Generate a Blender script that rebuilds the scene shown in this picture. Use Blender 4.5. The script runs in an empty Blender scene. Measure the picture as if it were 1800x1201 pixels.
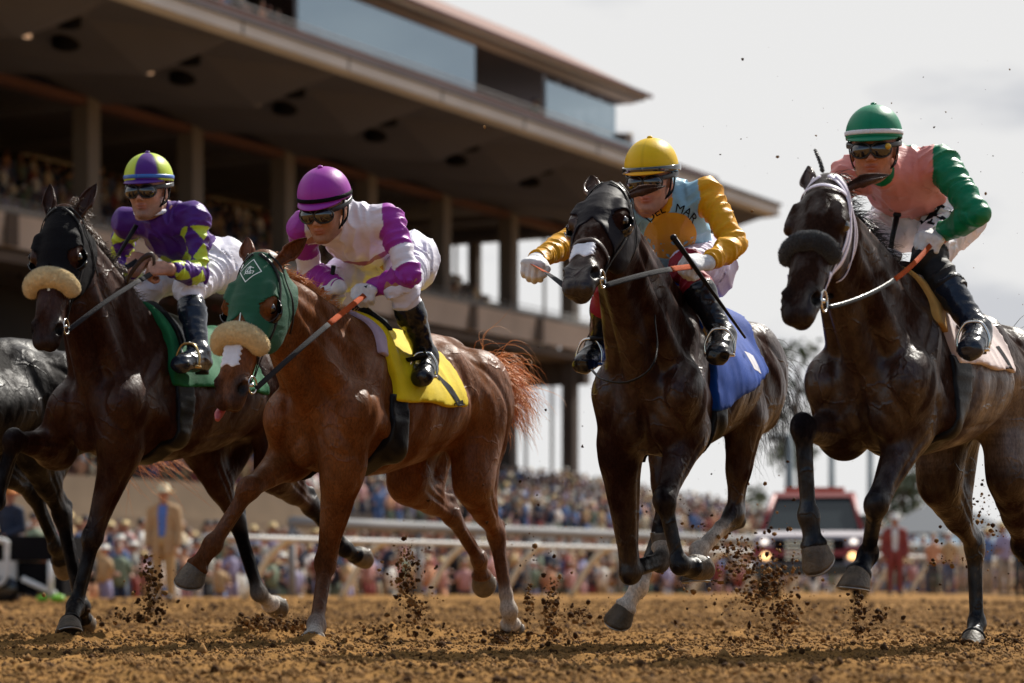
import bpy, math, random
import numpy as np
from mathutils import Vector, Matrix
from mathutils.bvhtree import BVHTree
R = math.radians
random.seed(7)
rng = np.random.default_rng(11)
sc = bpy.context.scene
COL = sc.collection

# ---------------------------------------------------------------- camera
F = 4500.0            # focal length in photograph pixels (1800 wide)
HZ = 1027.0           # horizon row
CH = 0.27             # camera height
cam_d = bpy.data.cameras.new('camera')
cam = bpy.data.objects.new('camera', cam_d); COL.objects.link(cam)
cam.location = (0, 0, CH); cam.rotation_euler = (R(90), 0, 0)
cam_d.sensor_width = 36.0; cam_d.lens = F/1800*36
cam_d.shift_y = (HZ-600.5)/1800
cam_d.clip_start = 0.5; cam_d.clip_end = 5000
cam_d.dof.use_dof = True; cam_d.dof.focus_distance = 10.7; cam_d.dof.aperture_fstop = 2.6
sc.camera = cam

# ---------------------------------------------------------------- world, sun, exposure
SUN_AZ, SUN_EL = R(36), R(46)     # azimuth from +Y towards +X (behind the horses, from the right)
w = bpy.data.worlds.new('World'); sc.world = w; w.use_nodes = True
nt = w.node_tree; N = nt.nodes; Lk = nt.links
for n in list(N): N.remove(n)
out = N.new('ShaderNodeOutputWorld'); bg = N.new('ShaderNodeBackground')
sky = N.new('ShaderNodeTexSky'); sky.sky_type = 'NISHITA'; sky.sun_disc = False
sky.sun_elevation = SUN_EL; sky.sun_rotation = SUN_AZ
tc = N.new('ShaderNodeTexCoord'); mp = N.new('ShaderNodeMapping'); mp.inputs['Scale'].default_value = (1, 1, 3.2)
n1 = N.new('ShaderNodeTexNoise'); n1.inputs['Scale'].default_value = 3.4; n1.inputs['Detail'].default_value = 7; n1.inputs['Roughness'].default_value = .55
cr = N.new('ShaderNodeValToRGB')
cr.color_ramp.elements[0].position = .30; cr.color_ramp.elements[0].color = (0, 0, 0, 1)
cr.color_ramp.elements[1].position = .50; cr.color_ramp.elements[1].color = (1, 1, 1, 1)
n2 = N.new('ShaderNodeTexNoise'); n2.inputs['Scale'].default_value = 5.0; n2.inputs['Detail'].default_value = 5
cr2 = N.new('ShaderNodeValToRGB')
cr2.color_ramp.elements[0].position = .40; cr2.color_ramp.elements[0].color = (4.7, 4.8, 5.05, 1)
cr2.color_ramp.elements[1].position = .50; cr2.color_ramp.elements[1].color = (6.35, 6.33, 6.30, 1)
mx = N.new('ShaderNodeMix'); mx.data_type = 'RGBA'
Lk.new(tc.outputs['Generated'], mp.inputs['Vector']); Lk.new(mp.outputs[0], n1.inputs['Vector']); Lk.new(mp.outputs[0], n2.inputs['Vector'])
sp = N.new('ShaderNodeSeparateXYZ'); ma1 = N.new('ShaderNodeMath'); ma1.operation = 'MULTIPLY_ADD'; ma1.inputs[1].default_value = .38
# heavier cloud on the sun's side of the sky, breaking into blue on the other
Lk.new(tc.outputs['Generated'], sp.inputs[0]); Lk.new(sp.outputs['Y'], ma1.inputs[0]); Lk.new(n1.outputs['Fac'], ma1.inputs[2]); Lk.new(ma1.outputs[0], cr.inputs['Fac']); Lk.new(n2.outputs['Fac'], cr2.inputs['Fac'])
Lk.new(cr.outputs['Color'], mx.inputs['Factor']); Lk.new(sky.outputs[0], mx.inputs['A']); Lk.new(cr2.outputs['Color'], mx.inputs['B'])
Lk.new(mx.outputs['Result'], bg.inputs['Color']); bg.inputs['Strength'].default_value = .10
Lk.new(bg.outputs[0], out.inputs[0])
sd = bpy.data.lights.new('sun', 'SUN'); sd.energy = 5.0; sd.angle = R(.6); sd.color = (1, .95, .86)
so = bpy.data.objects.new('sun', sd); COL.objects.link(so)
sdir = Vector((math.sin(SUN_AZ)*math.cos(SUN_EL), math.cos(SUN_AZ)*math.cos(SUN_EL), math.sin(SUN_EL)))
so.rotation_euler = sdir.to_track_quat('Z', 'Y').to_euler(); so.location = (0, 0, 30)
sc.view_settings.view_transform = 'Standard'; sc.view_settings.look = 'None'
sc.view_settings.exposure = 0.38; sc.view_settings.gamma = 1.0
sc.cycles.max_bounces = 6; sc.cycles.sample_clamp_indirect = 4

# ---------------------------------------------------------------- helpers
def A(*v): return np.array(v, float)
def nrm(v):
    v = np.asarray(v, float); return v/max(np.linalg.norm(v), 1e-9)
def hexc(h):
    c = [int(h[i:i+2], 16)/255 for i in (0, 2, 4)]
    return tuple((x/12.92 if x <= .04045 else ((x+.055)/1.055)**2.4) for x in c)

MATS = {}
def pm(name, col=(.5, .5, .5), rough=.6, metal=0, spec=.5, coat=0, coatr=.1, sheen=0, attr=False,
       vary=0, vscale=20, bump=0, bscale=50, bdetail=3, emit=None, estr=1, alpha=None, trans=0, stretch=None, rvary=0, bdist=.01):
    if name in MATS: return MATS[name]
    m = bpy.data.materials.new(name); m.use_nodes = True; t = m.node_tree; b = t.nodes['Principled BSDF']
    I = b.inputs
    I['Roughness'].default_value = rough; I['Metallic'].default_value = metal
    I['Specular IOR Level'].default_value = spec; I['Coat Weight'].default_value = coat; I['Coat Roughness'].default_value = coatr
    I['Sheen Weight'].default_value = sheen; I['Transmission Weight'].default_value = trans
    co = t.nodes.new('ShaderNodeTexCoord'); vec = co.outputs['Object']
    if stretch:
        ma = t.nodes.new('ShaderNodeMapping'); ma.inputs['Scale'].default_value = stretch
        t.links.new(vec, ma.inputs['Vector']); vec = ma.outputs[0]
    src = None
    if attr:
        a = t.nodes.new('ShaderNodeVertexColor'); a.layer_name = 'Col'; src = a.outputs['Color']
    else: I['Base Color'].default_value = (*col, 1)
    if vary:
        nn = t.nodes.new('ShaderNodeTexNoise'); nn.inputs['Scale'].default_value = vscale; nn.inputs['Detail'].default_value = 5
        mr = t.nodes.new('ShaderNodeMapRange'); mr.inputs['From Min'].default_value = .3; mr.inputs['From Max'].default_value = .7
        mr.inputs['To Min'].default_value = 1-vary; mr.inputs['To Max'].default_value = 1+vary
        t.links.new(vec, nn.inputs['Vector']); t.links.new(nn.outputs['Fac'], mr.inputs['Value'])
        vm = t.nodes.new('ShaderNodeVectorMath'); vm.operation = 'SCALE'
        if src is None: vm.inputs[0].default_value = col
        else: t.links.new(src, vm.inputs[0])
        t.links.new(mr.outputs[0], vm.inputs['Scale']); src = vm.outputs[0]
        if rvary:
            m2 = t.nodes.new('ShaderNodeMapRange'); m2.inputs['From Min'].default_value = .3; m2.inputs['From Max'].default_value = .7
            m2.inputs['To Min'].default_value = rough-rvary; m2.inputs['To Max'].default_value = rough+rvary
            t.links.new(nn.outputs['Fac'], m2.inputs['Value']); t.links.new(m2.outputs[0], I['Roughness'])
    if src is not None: t.links.new(src, I['Base Color'])
    if bump:
        bn = t.nodes.new('ShaderNodeTexNoise'); bn.inputs['Scale'].default_value = bscale; bn.inputs['Detail'].default_value = bdetail
        bp = t.nodes.new('ShaderNodeBump'); bp.inputs['Strength'].default_value = bump; bp.inputs['Distance'].default_value = bdist
        t.links.new(vec, bn.inputs['Vector']); t.links.new(bn.outputs['Fac'], bp.inputs['Height']); t.links.new(bp.outputs[0], I['Normal'])
    if emit is not None:
        I['Emission Color'].default_value = (*emit, 1); I['Emission Strength'].default_value = estr
    MATS[name] = m; return m

def coat_mat(name, rough, spec0, spec1, coat):
    """short hair over muscle: vein network, ripples, patchy sweat"""
    m = bpy.data.materials.new(name); m.use_nodes = True; t = m.node_tree; b = t.nodes['Principled BSDF']; L = t.links.new; nn = t.nodes.new
    I = b.inputs; I['Coat Weight'].default_value = coat; I['Coat Roughness'].default_value = .18
    tc_ = nn('ShaderNodeTexCoord'); ob = tc_.outputs['Object']; vc = nn('ShaderNodeVertexColor'); vc.layer_name = 'Col'
    def noise(scale, detail, src=ob, rough_=.5, st=None):
        if st:
            mp_ = nn('ShaderNodeMapping'); mp_.inputs['Scale'].default_value = st; L(src, mp_.inputs['Vector']); src = mp_.outputs[0]
        n = nn('ShaderNodeTexNoise'); n.inputs['Scale'].default_value = scale; n.inputs['Detail'].default_value = detail; n.inputs['Roughness'].default_value = rough_; L(src, n.inputs['Vector']); return n
    def rng_(src, a, b_, c, d):
        r_ = nn('ShaderNodeMapRange'); r_.inputs['From Min'].default_value = a; r_.inputs['From Max'].default_value = b_; r_.inputs['To Min'].default_value = c; r_.inputs['To Max'].default_value = d; L(src, r_.inputs['Value']); return r_.outputs[0]
    nA = noise(5.5, 6, st=(1, 1, .55), rough_=.6); nB = noise(130, 4, st=(1, 1, .4), rough_=.7); nC = noise(7, 3)
    sc1 = nn('ShaderNodeVectorMath'); sc1.operation = 'SCALE'; L(vc.outputs['Color'], sc1.inputs[0]); L(rng_(nA.outputs['Fac'], .3, .7, .62, 1.45), sc1.inputs['Scale'])
    sc2 = nn('ShaderNodeVectorMath'); sc2.operation = 'SCALE'; L(sc1.outputs[0], sc2.inputs[0]); L(rng_(nB.outputs['Fac'], .3, .7, .55, 1.5), sc2.inputs['Scale']); L(sc2.outputs[0], I['Base Color'])
    L(rng_(nA.outputs['Fac'], .42, .60, spec0, spec1), I['Specular IOR Level']); L(rng_(nA.outputs['Fac'], .40, .62, rough+.14, rough-.06), I['Roughness'])
    # bump chain: ripples, veins, hair
    ad = nn('ShaderNodeVectorMath'); ad.operation = 'MULTIPLY_ADD'; ad.inputs[1].default_value = (.16, .16, .16); L(nC.outputs['Color'], ad.inputs[0]); L(ob, ad.inputs[2])
    vo = nn('ShaderNodeTexVoronoi'); vo.feature = 'DISTANCE_TO_EDGE'; vo.inputs['Scale'].default_value = 6.5; L(ad.outputs[0], vo.inputs['Vector'])
    vein = rng_(vo.outputs['Distance'], 0, .055, 1, 0)
    msk = rng_(nA.outputs['Fac'], .46, .58, 0, 1); mm = nn('ShaderNodeMath'); mm.operation = 'MULTIPLY'; L(vein, mm.inputs[0]); L(msk, mm.inputs[1])
    b1 = nn('ShaderNodeBump'); b1.inputs['Strength'].default_value = .55; b1.inputs['Distance'].default_value = .035; L(noise(8, 4, st=(1, 1, .6)).outputs['Fac'], b1.inputs['Height'])
    b2 = nn('ShaderNodeBump'); b2.inputs['Strength'].default_value = .5; b2.inputs['Distance'].default_value = .006; L(mm.outputs[0], b2.inputs['Height']); L(b1.outputs[0], b2.inputs['Normal'])
    b3 = nn('ShaderNodeBump'); b3.inputs['Strength'].default_value = .45; b3.inputs['Distance'].default_value = .004; L(nB.outputs['Fac'], b3.inputs['Height']); L(b2.outputs[0], b3.inputs['Normal'])
    L(b3.outputs[0], I['Normal']); MATS[name] = m; return m

def link(o, parent=None):
    COL.objects.link(o)
    if parent is not None: o.parent = parent
    return o
def tag(o, label=None, cat=None, group=None, kind=None):
    if label: o['label'] = label
    if cat: o['category'] = cat
    if group: o['group'] = group
    if kind: o['kind'] = kind
    return o
def empty(name, loc=(0, 0, 0), rz=0, label=None, cat=None, group=None, kind=None):
    o = bpy.data.objects.new(name, None); link(o); o.location = loc; o.rotation_euler = (0, 0, rz); o.empty_display_size = .1
    return tag(o, label, cat, group, kind)
def arr_mesh(name, V, Fq, smooth=True, cols=None, midx=None):
    """V (n,3); Fq = list of int arrays (m,3)/(m,4)"""
    me = bpy.data.meshes.new(name); V = np.asarray(V, np.float32)
    if not isinstance(Fq, list): Fq = [Fq]
    Fq = [np.asarray(f, np.int32) for f in Fq if len(f)]
    me.vertices.add(len(V)); me.vertices.foreach_set('co', V.ravel())
    nl = sum(f.size for f in Fq); nf = sum(len(f) for f in Fq)
    me.loops.add(nl); me.loops.foreach_set('vertex_index', np.concatenate([f.ravel() for f in Fq]))
    tot = np.concatenate([np.full(len(f), f.shape[1], np.int32) for f in Fq])
    st = np.concatenate([[0], np.cumsum(tot)[:-1]]).astype(np.int32)
    me.polygons.add(nf); me.polygons.foreach_set('loop_start', st); me.polygons.foreach_set('loop_total', tot)
    me.polygons.foreach_set('use_smooth', np.full(nf, smooth))
    if midx is not None: me.polygons.foreach_set('material_index', np.asarray(midx, np.int32))
    me.update(calc_edges=True)
    if cols is not None:
        ca = me.color_attributes.new('Col', 'FLOAT_COLOR', 'POINT')
        c4 = np.ones((len(V), 4), np.float32); c4[:, :3] = cols; ca.data.foreach_set('color', c4.ravel())
    return me
def mobj(name, me, mat, parent=None, loc=None):
    o = bpy.data.objects.new(name, me); link(o, parent)
    for m in (mat if isinstance(mat, (list, tuple)) else [mat]): me.materials.append(m)
    if loc is not None: o.location = loc
    return o

class MB:
    """collects boxes / tubes / lofts, then links them as ONE object"""
    def __init__(s): s.V = []; s.Q = []; s.T = []; s.n = 0; s.mq = []; s.mt = []; s.m = 0
    def add(s, V, Q=(), T=()):
        V = np.asarray(V, float).reshape(-1, 3); s.V.append(V)
        if len(Q): s.Q.append(np.asarray(Q, int)+s.n); s.mq += [s.m]*len(Q)
        if len(T): s.T.append(np.asarray(T, int)+s.n); s.mt += [s.m]*len(T)
        s.n += len(V); return s
    def box(s, lo, hi, M=None):
        lo = np.asarray(lo, float); hi = np.asarray(hi, float)
        V = A(*[[(lo, hi)[i][0], (lo, hi)[j][1], (lo, hi)[k][2]] for i in (0, 1) for j in (0, 1) for k in (0, 1)])
        if M is not None: V = V @ M[:3, :3].T + M[:3, 3]
        return s.add(V, [[0, 1, 3, 2], [4, 6, 7, 5], [0, 4, 5, 1], [2, 3, 7, 6], [0, 2, 6, 4], [1, 5, 7, 3]])
    def prism(s, poly, a, b, axis=0):
        """poly: list of 2-D points, extruded between a and b along axis"""
        n = len(poly); P = []
        for t in (a, b):
            for u, v in poly:
                p = [u, v]; p.insert(axis, t); P.append(p)
        s.add(P, [[i, (i+1) % n, n+(i+1) % n, n+i] for i in range(n)])
        c0 = np.mean(P[:n], 0); c1 = np.mean(P[n:], 0)
        s.add(P[:n]+[c0], T=[[(i+1) % n, i, n] for i in range(n)]); s.add(P[n:]+[c1], T=[[i, (i+1) % n, n] for i in range(n)]); return s
    def ring(s, rings, cap=True):
        """rings: (k,m,3) array of closed loops"""
        Rr = np.asarray(rings, float); k, m = Rr.shape[:2]; V = Rr.reshape(-1, 3)
        Q = [[i*m+j, i*m+(j+1) % m, (i+1)*m+(j+1) % m, (i+1)*m+j] for i in range(k-1) for j in range(m)]
        T = []
        if cap:
            V = np.vstack([V, Rr[0].mean(0), Rr[-1].mean(0)]); a = k*m
            T = [[(j+1) % m, j, a] for j in range(m)]+[[(k-1)*m+j, (k-1)*m+(j+1) % m, a+1] for j in range(m)]
        return s.add(V, Q, T)
    def tube(s, pts, r, m=8, flat=None, wide=1.0, cap=True):
        """r scalar or list; flat = preferred normal (thin direction), wide = width/thickness ratio"""
        P = np.asarray(pts, float); n = len(P); r = np.broadcast_to(np.asarray(r, float), (n,))
        Tn = np.gradient(P, axis=0); Tn /= np.linalg.norm(Tn, axis=1)[:, None]+1e-12
        up = np.asarray(flat if flat is not None else ((0, 0, 1) if abs(Tn[0][2]) < .9 else (1, 0, 0)), float)
        rings = []
        for i in range(n):
            u = up-np.dot(up, Tn[i])*Tn[i]; u = u/(np.linalg.norm(u)+1e-12)
            if flat is None: up = u
            v = np.cross(Tn[i], u)
            a = np.arange(m)*2*math.pi/m
            rings.append(P[i]+r[i]*(np.cos(a)[:, None]*u+np.sin(a)[:, None]*v*wide))
        return s.ring(rings, cap)
    def ell(s, c, r, M=None, nu=12, nv=8):
        c = np.asarray(c, float); M = np.eye(3) if M is None else np.asarray(M)
        rings = []
        for i in range(nv+1):
            p = math.pi*(i+.02)/(nv+.04)
            a = np.arange(nu)*2*math.pi/nu
            L = np.stack([np.cos(a)*math.sin(p)*r[0], np.sin(a)*math.sin(p)*r[1], np.full(nu, -math.cos(p)*r[2])], 1)
            rings.append(c+L@M.T)
        return s.ring(rings, True)
    def mesh(s, name, smooth=True, cols=None):
        V = np.vstack(s.V); f = []; mi = []
        if s.Q: f.append(np.vstack(s.Q)); mi += s.mq
        if s.T: f.append(np.vstack(s.T)); mi += s.mt
        return arr_mesh(name, V, f, smooth, cols, mi)
    def build(s, name, mat, parent=None, smooth=True, loc=None, cols=None):
        return mobj(name, s.mesh(name, smooth, cols), mat, parent, loc)

def catmull(P, n=8):
    P = np.asarray(P, float); Q = np.vstack([2*P[0]-P[1], P, 2*P[-1]-P[-2]]); o = []
    for i in range(1, len(Q)-2):
        for k in range(n):
            t = k/n; a, b, c, d = Q[i-1], Q[i], Q[i+1], Q[i+2]
            o.append(.5*((2*b)+(-a+c)*t+(2*a-5*b+4*c-d)*t*t+(-a+3*b-3*c+d)*t**3))
    o.append(P[-1]); return np.array(o)

# ---- value noise
def _h(i, j, k, s=0):
    n = (i*374761393+j*668265263+k*2147483647+s*974634777) & 0xffffffff
    n = ((n ^ (n >> 13))*1274126177) & 0xffffffff
    return ((n ^ (n >> 16)) & 0xffff)/65535.0
def vnoise(p, s=0):
    p = np.asarray(p, float); f = np.floor(p).astype(np.int64); t = p-f; t = t*t*(3-2*t); r = 0
    for a in (0, 1):
        for b in (0, 1):
            for c in (0, 1):
                wgt = (t[..., 0] if a else 1-t[..., 0])*(t[..., 1] if b else 1-t[..., 1])*(t[..., 2] if c else 1-t[..., 2])
                r = r+wgt*_h(f[..., 0]+a, f[..., 1]+b, f[..., 2]+c, s)
    return r*2-1
def fbm(p, o=4, s=0):
    r = 0; a = 1.
    for i in range(o): r = r+a*vnoise(np.asarray(p)*2**i, s+i); a *= .5
    return r

# ---- signed distance field modelling
def prim(a, b, side=(0, 1, 0), up=None, xs=None, rs=None, rt=None, rb=None, off=None, e0=None, e1=None, tn=0, col=0):
    """loft along a->b.  xs fractions; rs half width (side), rt/rb half heights (up / down), off = centre offset along up"""
    a = np.asarray(a, float); b = np.asarray(b, float); X = b-a; Ln = np.linalg.norm(X); X = X/max(Ln, 1e-9)
    if up is not None:
        U = np.asarray(up, float); U = nrm(U-X*np.dot(U, X)); S = np.cross(U, X)
    else:
        S = np.asarray(side, float)
        if abs(np.dot(nrm(S), X)) > .97: S = A(1, 0, 0) if abs(X[0]) < .9 else A(0, 0, 1)
        S = nrm(S-X*np.dot(S, X)); U = np.cross(X, S)
    xs = np.asarray(xs if xs is not None else [0, 1], float); rs = np.asarray(rs, float)
    rt = np.asarray(rt if rt is not None else rs, float); rb = np.asarray(rb if rb is not None else rt, float)
    off = np.asarray(off if off is not None else np.zeros(len(xs)), float)
    e0 = e0 if e0 is not None else min(rs[0], rt[0]); e1 = e1 if e1 is not None else min(rs[-1], rt[-1])
    return dict(a=a, b=b, X=X, L=Ln, S=S, U=U, xs=xs*Ln, rs=rs, rt=rt, rb=rb, off=off, e0=e0, e1=e1, tn=tn, col=col)
def limb(a, b, ra, rb, fl=1.0, side=(0, 1, 0), col=0):
    return prim(a, b, side, rs=[ra*fl, rb*fl], rt=[ra, rb], e0=ra*.8, e1=rb*.8, col=col)
def ellp(c, r, X=(1, 0, 0), side=(0, 1, 0), col=0):
    """ellipsoid: r = (along X, along side, along up)"""
    c = np.asarray(c, float); X = nrm(X)
    return prim(c-X*1e-4, c+X*1e-4, side, rs=[r[1]]*2, rt=[r[2]]*2, e0=r[0], e1=r[0], col=col)
def evalp(p, P):
    D = P-p['a']; x = D@p['X']; s = D@p['S']; u = D@p['U']
    xc = np.clip(x, 0, p['L']); ov = x-xc
    if len(p['xs']) == 2 and p['rs'][0] == p['rs'][1] and p['rt'][0] == p['rt'][1] and p['off'][0] == 0 == p['off'][1] and p['rb'][0] == p['rt'][0]:
        rs = p['rs'][0]; ru = p['rt'][0]; uo = u
    else:
        rs = np.interp(xc, p['xs'], p['rs']); rt = np.interp(xc, p['xs'], p['rt']); rb = np.interp(xc, p['xs'], p['rb'])
        uo = u-np.interp(xc, p['xs'], p['off']); ru = np.where(uo > 0, rt, rb)
    if p['tn']: rs = rs*(1-p['tn']*np.clip(uo/ru, 0, 1)**1.3)
    re = np.where(ov < 0, p['e0'], p['e1'])
    a = ov/re; b = s/rs; c = uo/ru
    k0 = np.sqrt(a*a+b*b+c*c); k1 = np.sqrt((a/re)**2+(b/rs)**2+(c/ru)**2)
    return k0*(k0-1)/(k1+1e-6)
def pbox(p, m):
    rr = np.maximum(np.maximum(p['rs'], p['rt']+np.abs(p['off'])), p['rb']+np.abs(p['off'])).max()
    rr = max(rr, p['e0'], p['e1'])+m
    return np.minimum(p['a'], p['b'])-rr, np.maximum(p['a'], p['b'])+rr

class Field:
    def __init__(s, prims, h, pad=.05, margin=.035):
        """prims: list of (prim, k, mode) mode '+' union '-' carve"""
        s.h = h; s.prims = prims; lo = np.full(3, 1e9); hi = -lo
        for p, k, m in prims:
            if m == '+':
                a, b = pbox(p, 0); lo = np.minimum(lo, a); hi = np.maximum(hi, b)
        s.lo = lo-pad; n = np.ceil((hi+pad-s.lo)/h).astype(int)+1
        s.ax = [s.lo[i]+h*np.arange(n[i]) for i in range(3)]
        s.d = np.full(n, .3, np.float32)
        for p, k, m in prims:
            a, b = pbox(p, k*.5+margin)
            i0 = np.maximum(((a-s.lo)/h).astype(int), 0); i1 = np.minimum(((b-s.lo)/h).astype(int)+2, n)
            if (i1 <= i0).any(): continue
            sl = tuple(slice(i0[i], i1[i]) for i in range(3))
            G = np.stack(np.meshgrid(*[s.ax[i][sl[i]] for i in range(3)], indexing='ij'), -1)
            v = evalp(p, G); d = s.d[sl]
            if m == '+':
                hh = np.maximum(k-np.abs(d-v), 0)/k; s.d[sl] = np.minimum(d, v)-hh*hh*k*.25
            else:
                v = -v; hh = np.maximum(k-np.abs(d-v), 0)/k; s.d[sl] = np.maximum(d, v)+hh*hh*k*.25
    def region(s, fn, off=0.0, lo=None, hi=None, noise=None):
        """solid = field inflated by off, cut by fn(P)<=0"""
        i0 = np.zeros(3, int) if lo is None else np.clip(((np.asarray(lo)-s.lo)/s.h).astype(int), 0, None)
        i1 = np.array(s.d.shape) if hi is None else np.minimum(((np.asarray(hi)-s.lo)/s.h).astype(int)+2, s.d.shape)
        sl = tuple(slice(i0[i], i1[i]) for i in range(3))
        G = np.stack(np.meshgrid(*[s.ax[i][sl[i]] for i in range(3)], indexing='ij'), -1)
        d = s.d[sl]-off
        if noise is not None: d = d-noise(G)
        if fn is not None: d = np.maximum(d, fn(G))
        return nets(d, A(*[s.ax[i][i0[i]] for i in range(3)]), s.h)
    def surf(s, iso=0.0):
        return nets(s.d-iso, s.lo, s.h)
def nets(v, lo, h):
    v = np.pad(v, 1, constant_values=.2); lo = np.asarray(lo)-h
    s = v < 0
    cnt = np.zeros(tuple(np.array(v.shape)-1), np.int8)
    for a in (0, 1):
        for b in (0, 1):
            for c in (0, 1): cnt += s[a:a+cnt.shape[0], b:b+cnt.shape[1], c:c+cnt.shape[2]]
    act = np.argwhere((cnt > 0) & (cnt < 8)); idx = np.full(cnt.shape, -1, np.int32)
    idx[act[:, 0], act[:, 1], act[:, 2]] = np.arange(len(act))
    cor = A(*[(a, b, c) for a in (0, 1) for b in (0, 1) for c in (0, 1)]).astype(int)
    cv = np.stack([v[act[:, 0]+c[0], act[:, 1]+c[1], act[:, 2]+c[2]] for c in cor], 1)
    pos = np.zeros((len(act), 3)); w_ = np.zeros(len(act))
    for i in range(8):
        for ax in (4, 2, 1):
            if i & ax: continue
            j = i | ax; a, b = cv[:, i], cv[:, j]; cr_ = (a < 0) != (b < 0)
            t = np.where(cr_, a/np.where(cr_, a-b, 1), 0)
            pos += np.where(cr_[:, None], cor[i]+t[:, None]*(cor[j]-cor[i]), 0); w_ += cr_
    V = (act+pos/w_[:, None])*h+lo
    Q = []
    for ax in range(3):
        o = [1, 1, 1]; o[ax] = 0
        n = np.array(v.shape)
        a0 = s[tuple(slice(0 if k == ax else 1, n[k]-1) for k in range(3))]
        a1 = s[tuple(slice(1, n[k]) if k == ax else slice(1, n[k]-1) for k in range(3))]
        e = np.argwhere(a0 != a1); sg = a0[e[:, 0], e[:, 1], e[:, 2]]
        e = e+np.array(o); u, w2 = [k for k in range(3) if k != ax]
        def g(du, dw):
            q = e.copy(); q[:, u] -= du; q[:, w2] -= dw; return idx[q[:, 0], q[:, 1], q[:, 2]]
        q = np.stack([g(1, 1), g(0, 1), g(0, 0), g(1, 0)], 1)
        flip = sg if ax != 1 else ~sg
        q[~flip] = q[~flip][:, ::-1]; Q.append(q)
    Q = np.vstack(Q); Q = Q[(Q >= 0).all(1)]
    return V, Q
def vcol(V, prims, pal, tau=.012, base=0):
    """blend palette colours of the primitives near each vertex"""
    W = np.zeros((len(V), len(pal))); W[:, base] += 1e-6
    for p, k, m in prims:
        if m != '+': continue
        a, b = pbox(p, .08); msk = ((V > a) & (V < b)).all(1)
        if msk.any(): W[msk, p['col']] += np.exp(-np.clip(evalp(p, V[msk]), -.03, 1)/tau)
    W /= W.sum(1)[:, None]; return W
def box_fn(lo, hi):
    lo = np.asarray(lo); hi = np.asarray(hi)
    return lambda G: np.maximum(lo-G, G-hi).max(-1)
def smoothV(V, Q, it=2, lam=.5):
    E = np.vstack([Q[:, [0, 1]], Q[:, [1, 2]], Q[:, [2, 3]], Q[:, [3, 0]]])
    n = len(V); c = np.bincount(E[:, 0], minlength=n)+np.bincount(E[:, 1], minlength=n)
    for _ in range(it):
        S = np.stack([np.bincount(E[:, 0], V[E[:, 1], k], n)+np.bincount(E[:, 1], V[E[:, 0], k], n) for k in range(3)], 1)
        V = V+lam*(S/np.maximum(c, 1)[:, None]-V)
    return V
def unproj(px, py, Y): return A((px-900)/F*Y, Y, CH+(HZ-py)/F*Y)
def proj(P): return (900+F*P[0]/P[1], HZ-F*(P[2]-CH)/P[1])
# ================================================================= HORSES
SKIN_H = 0.009
def torus_pts(c, r, u, v, n=20, ph=0, sweep=2*math.pi):
    a = ph+np.linspace(0, sweep, n)
    return c+r*(np.cos(a)[:, None]*u+np.sin(a)[:, None]*v)

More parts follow.
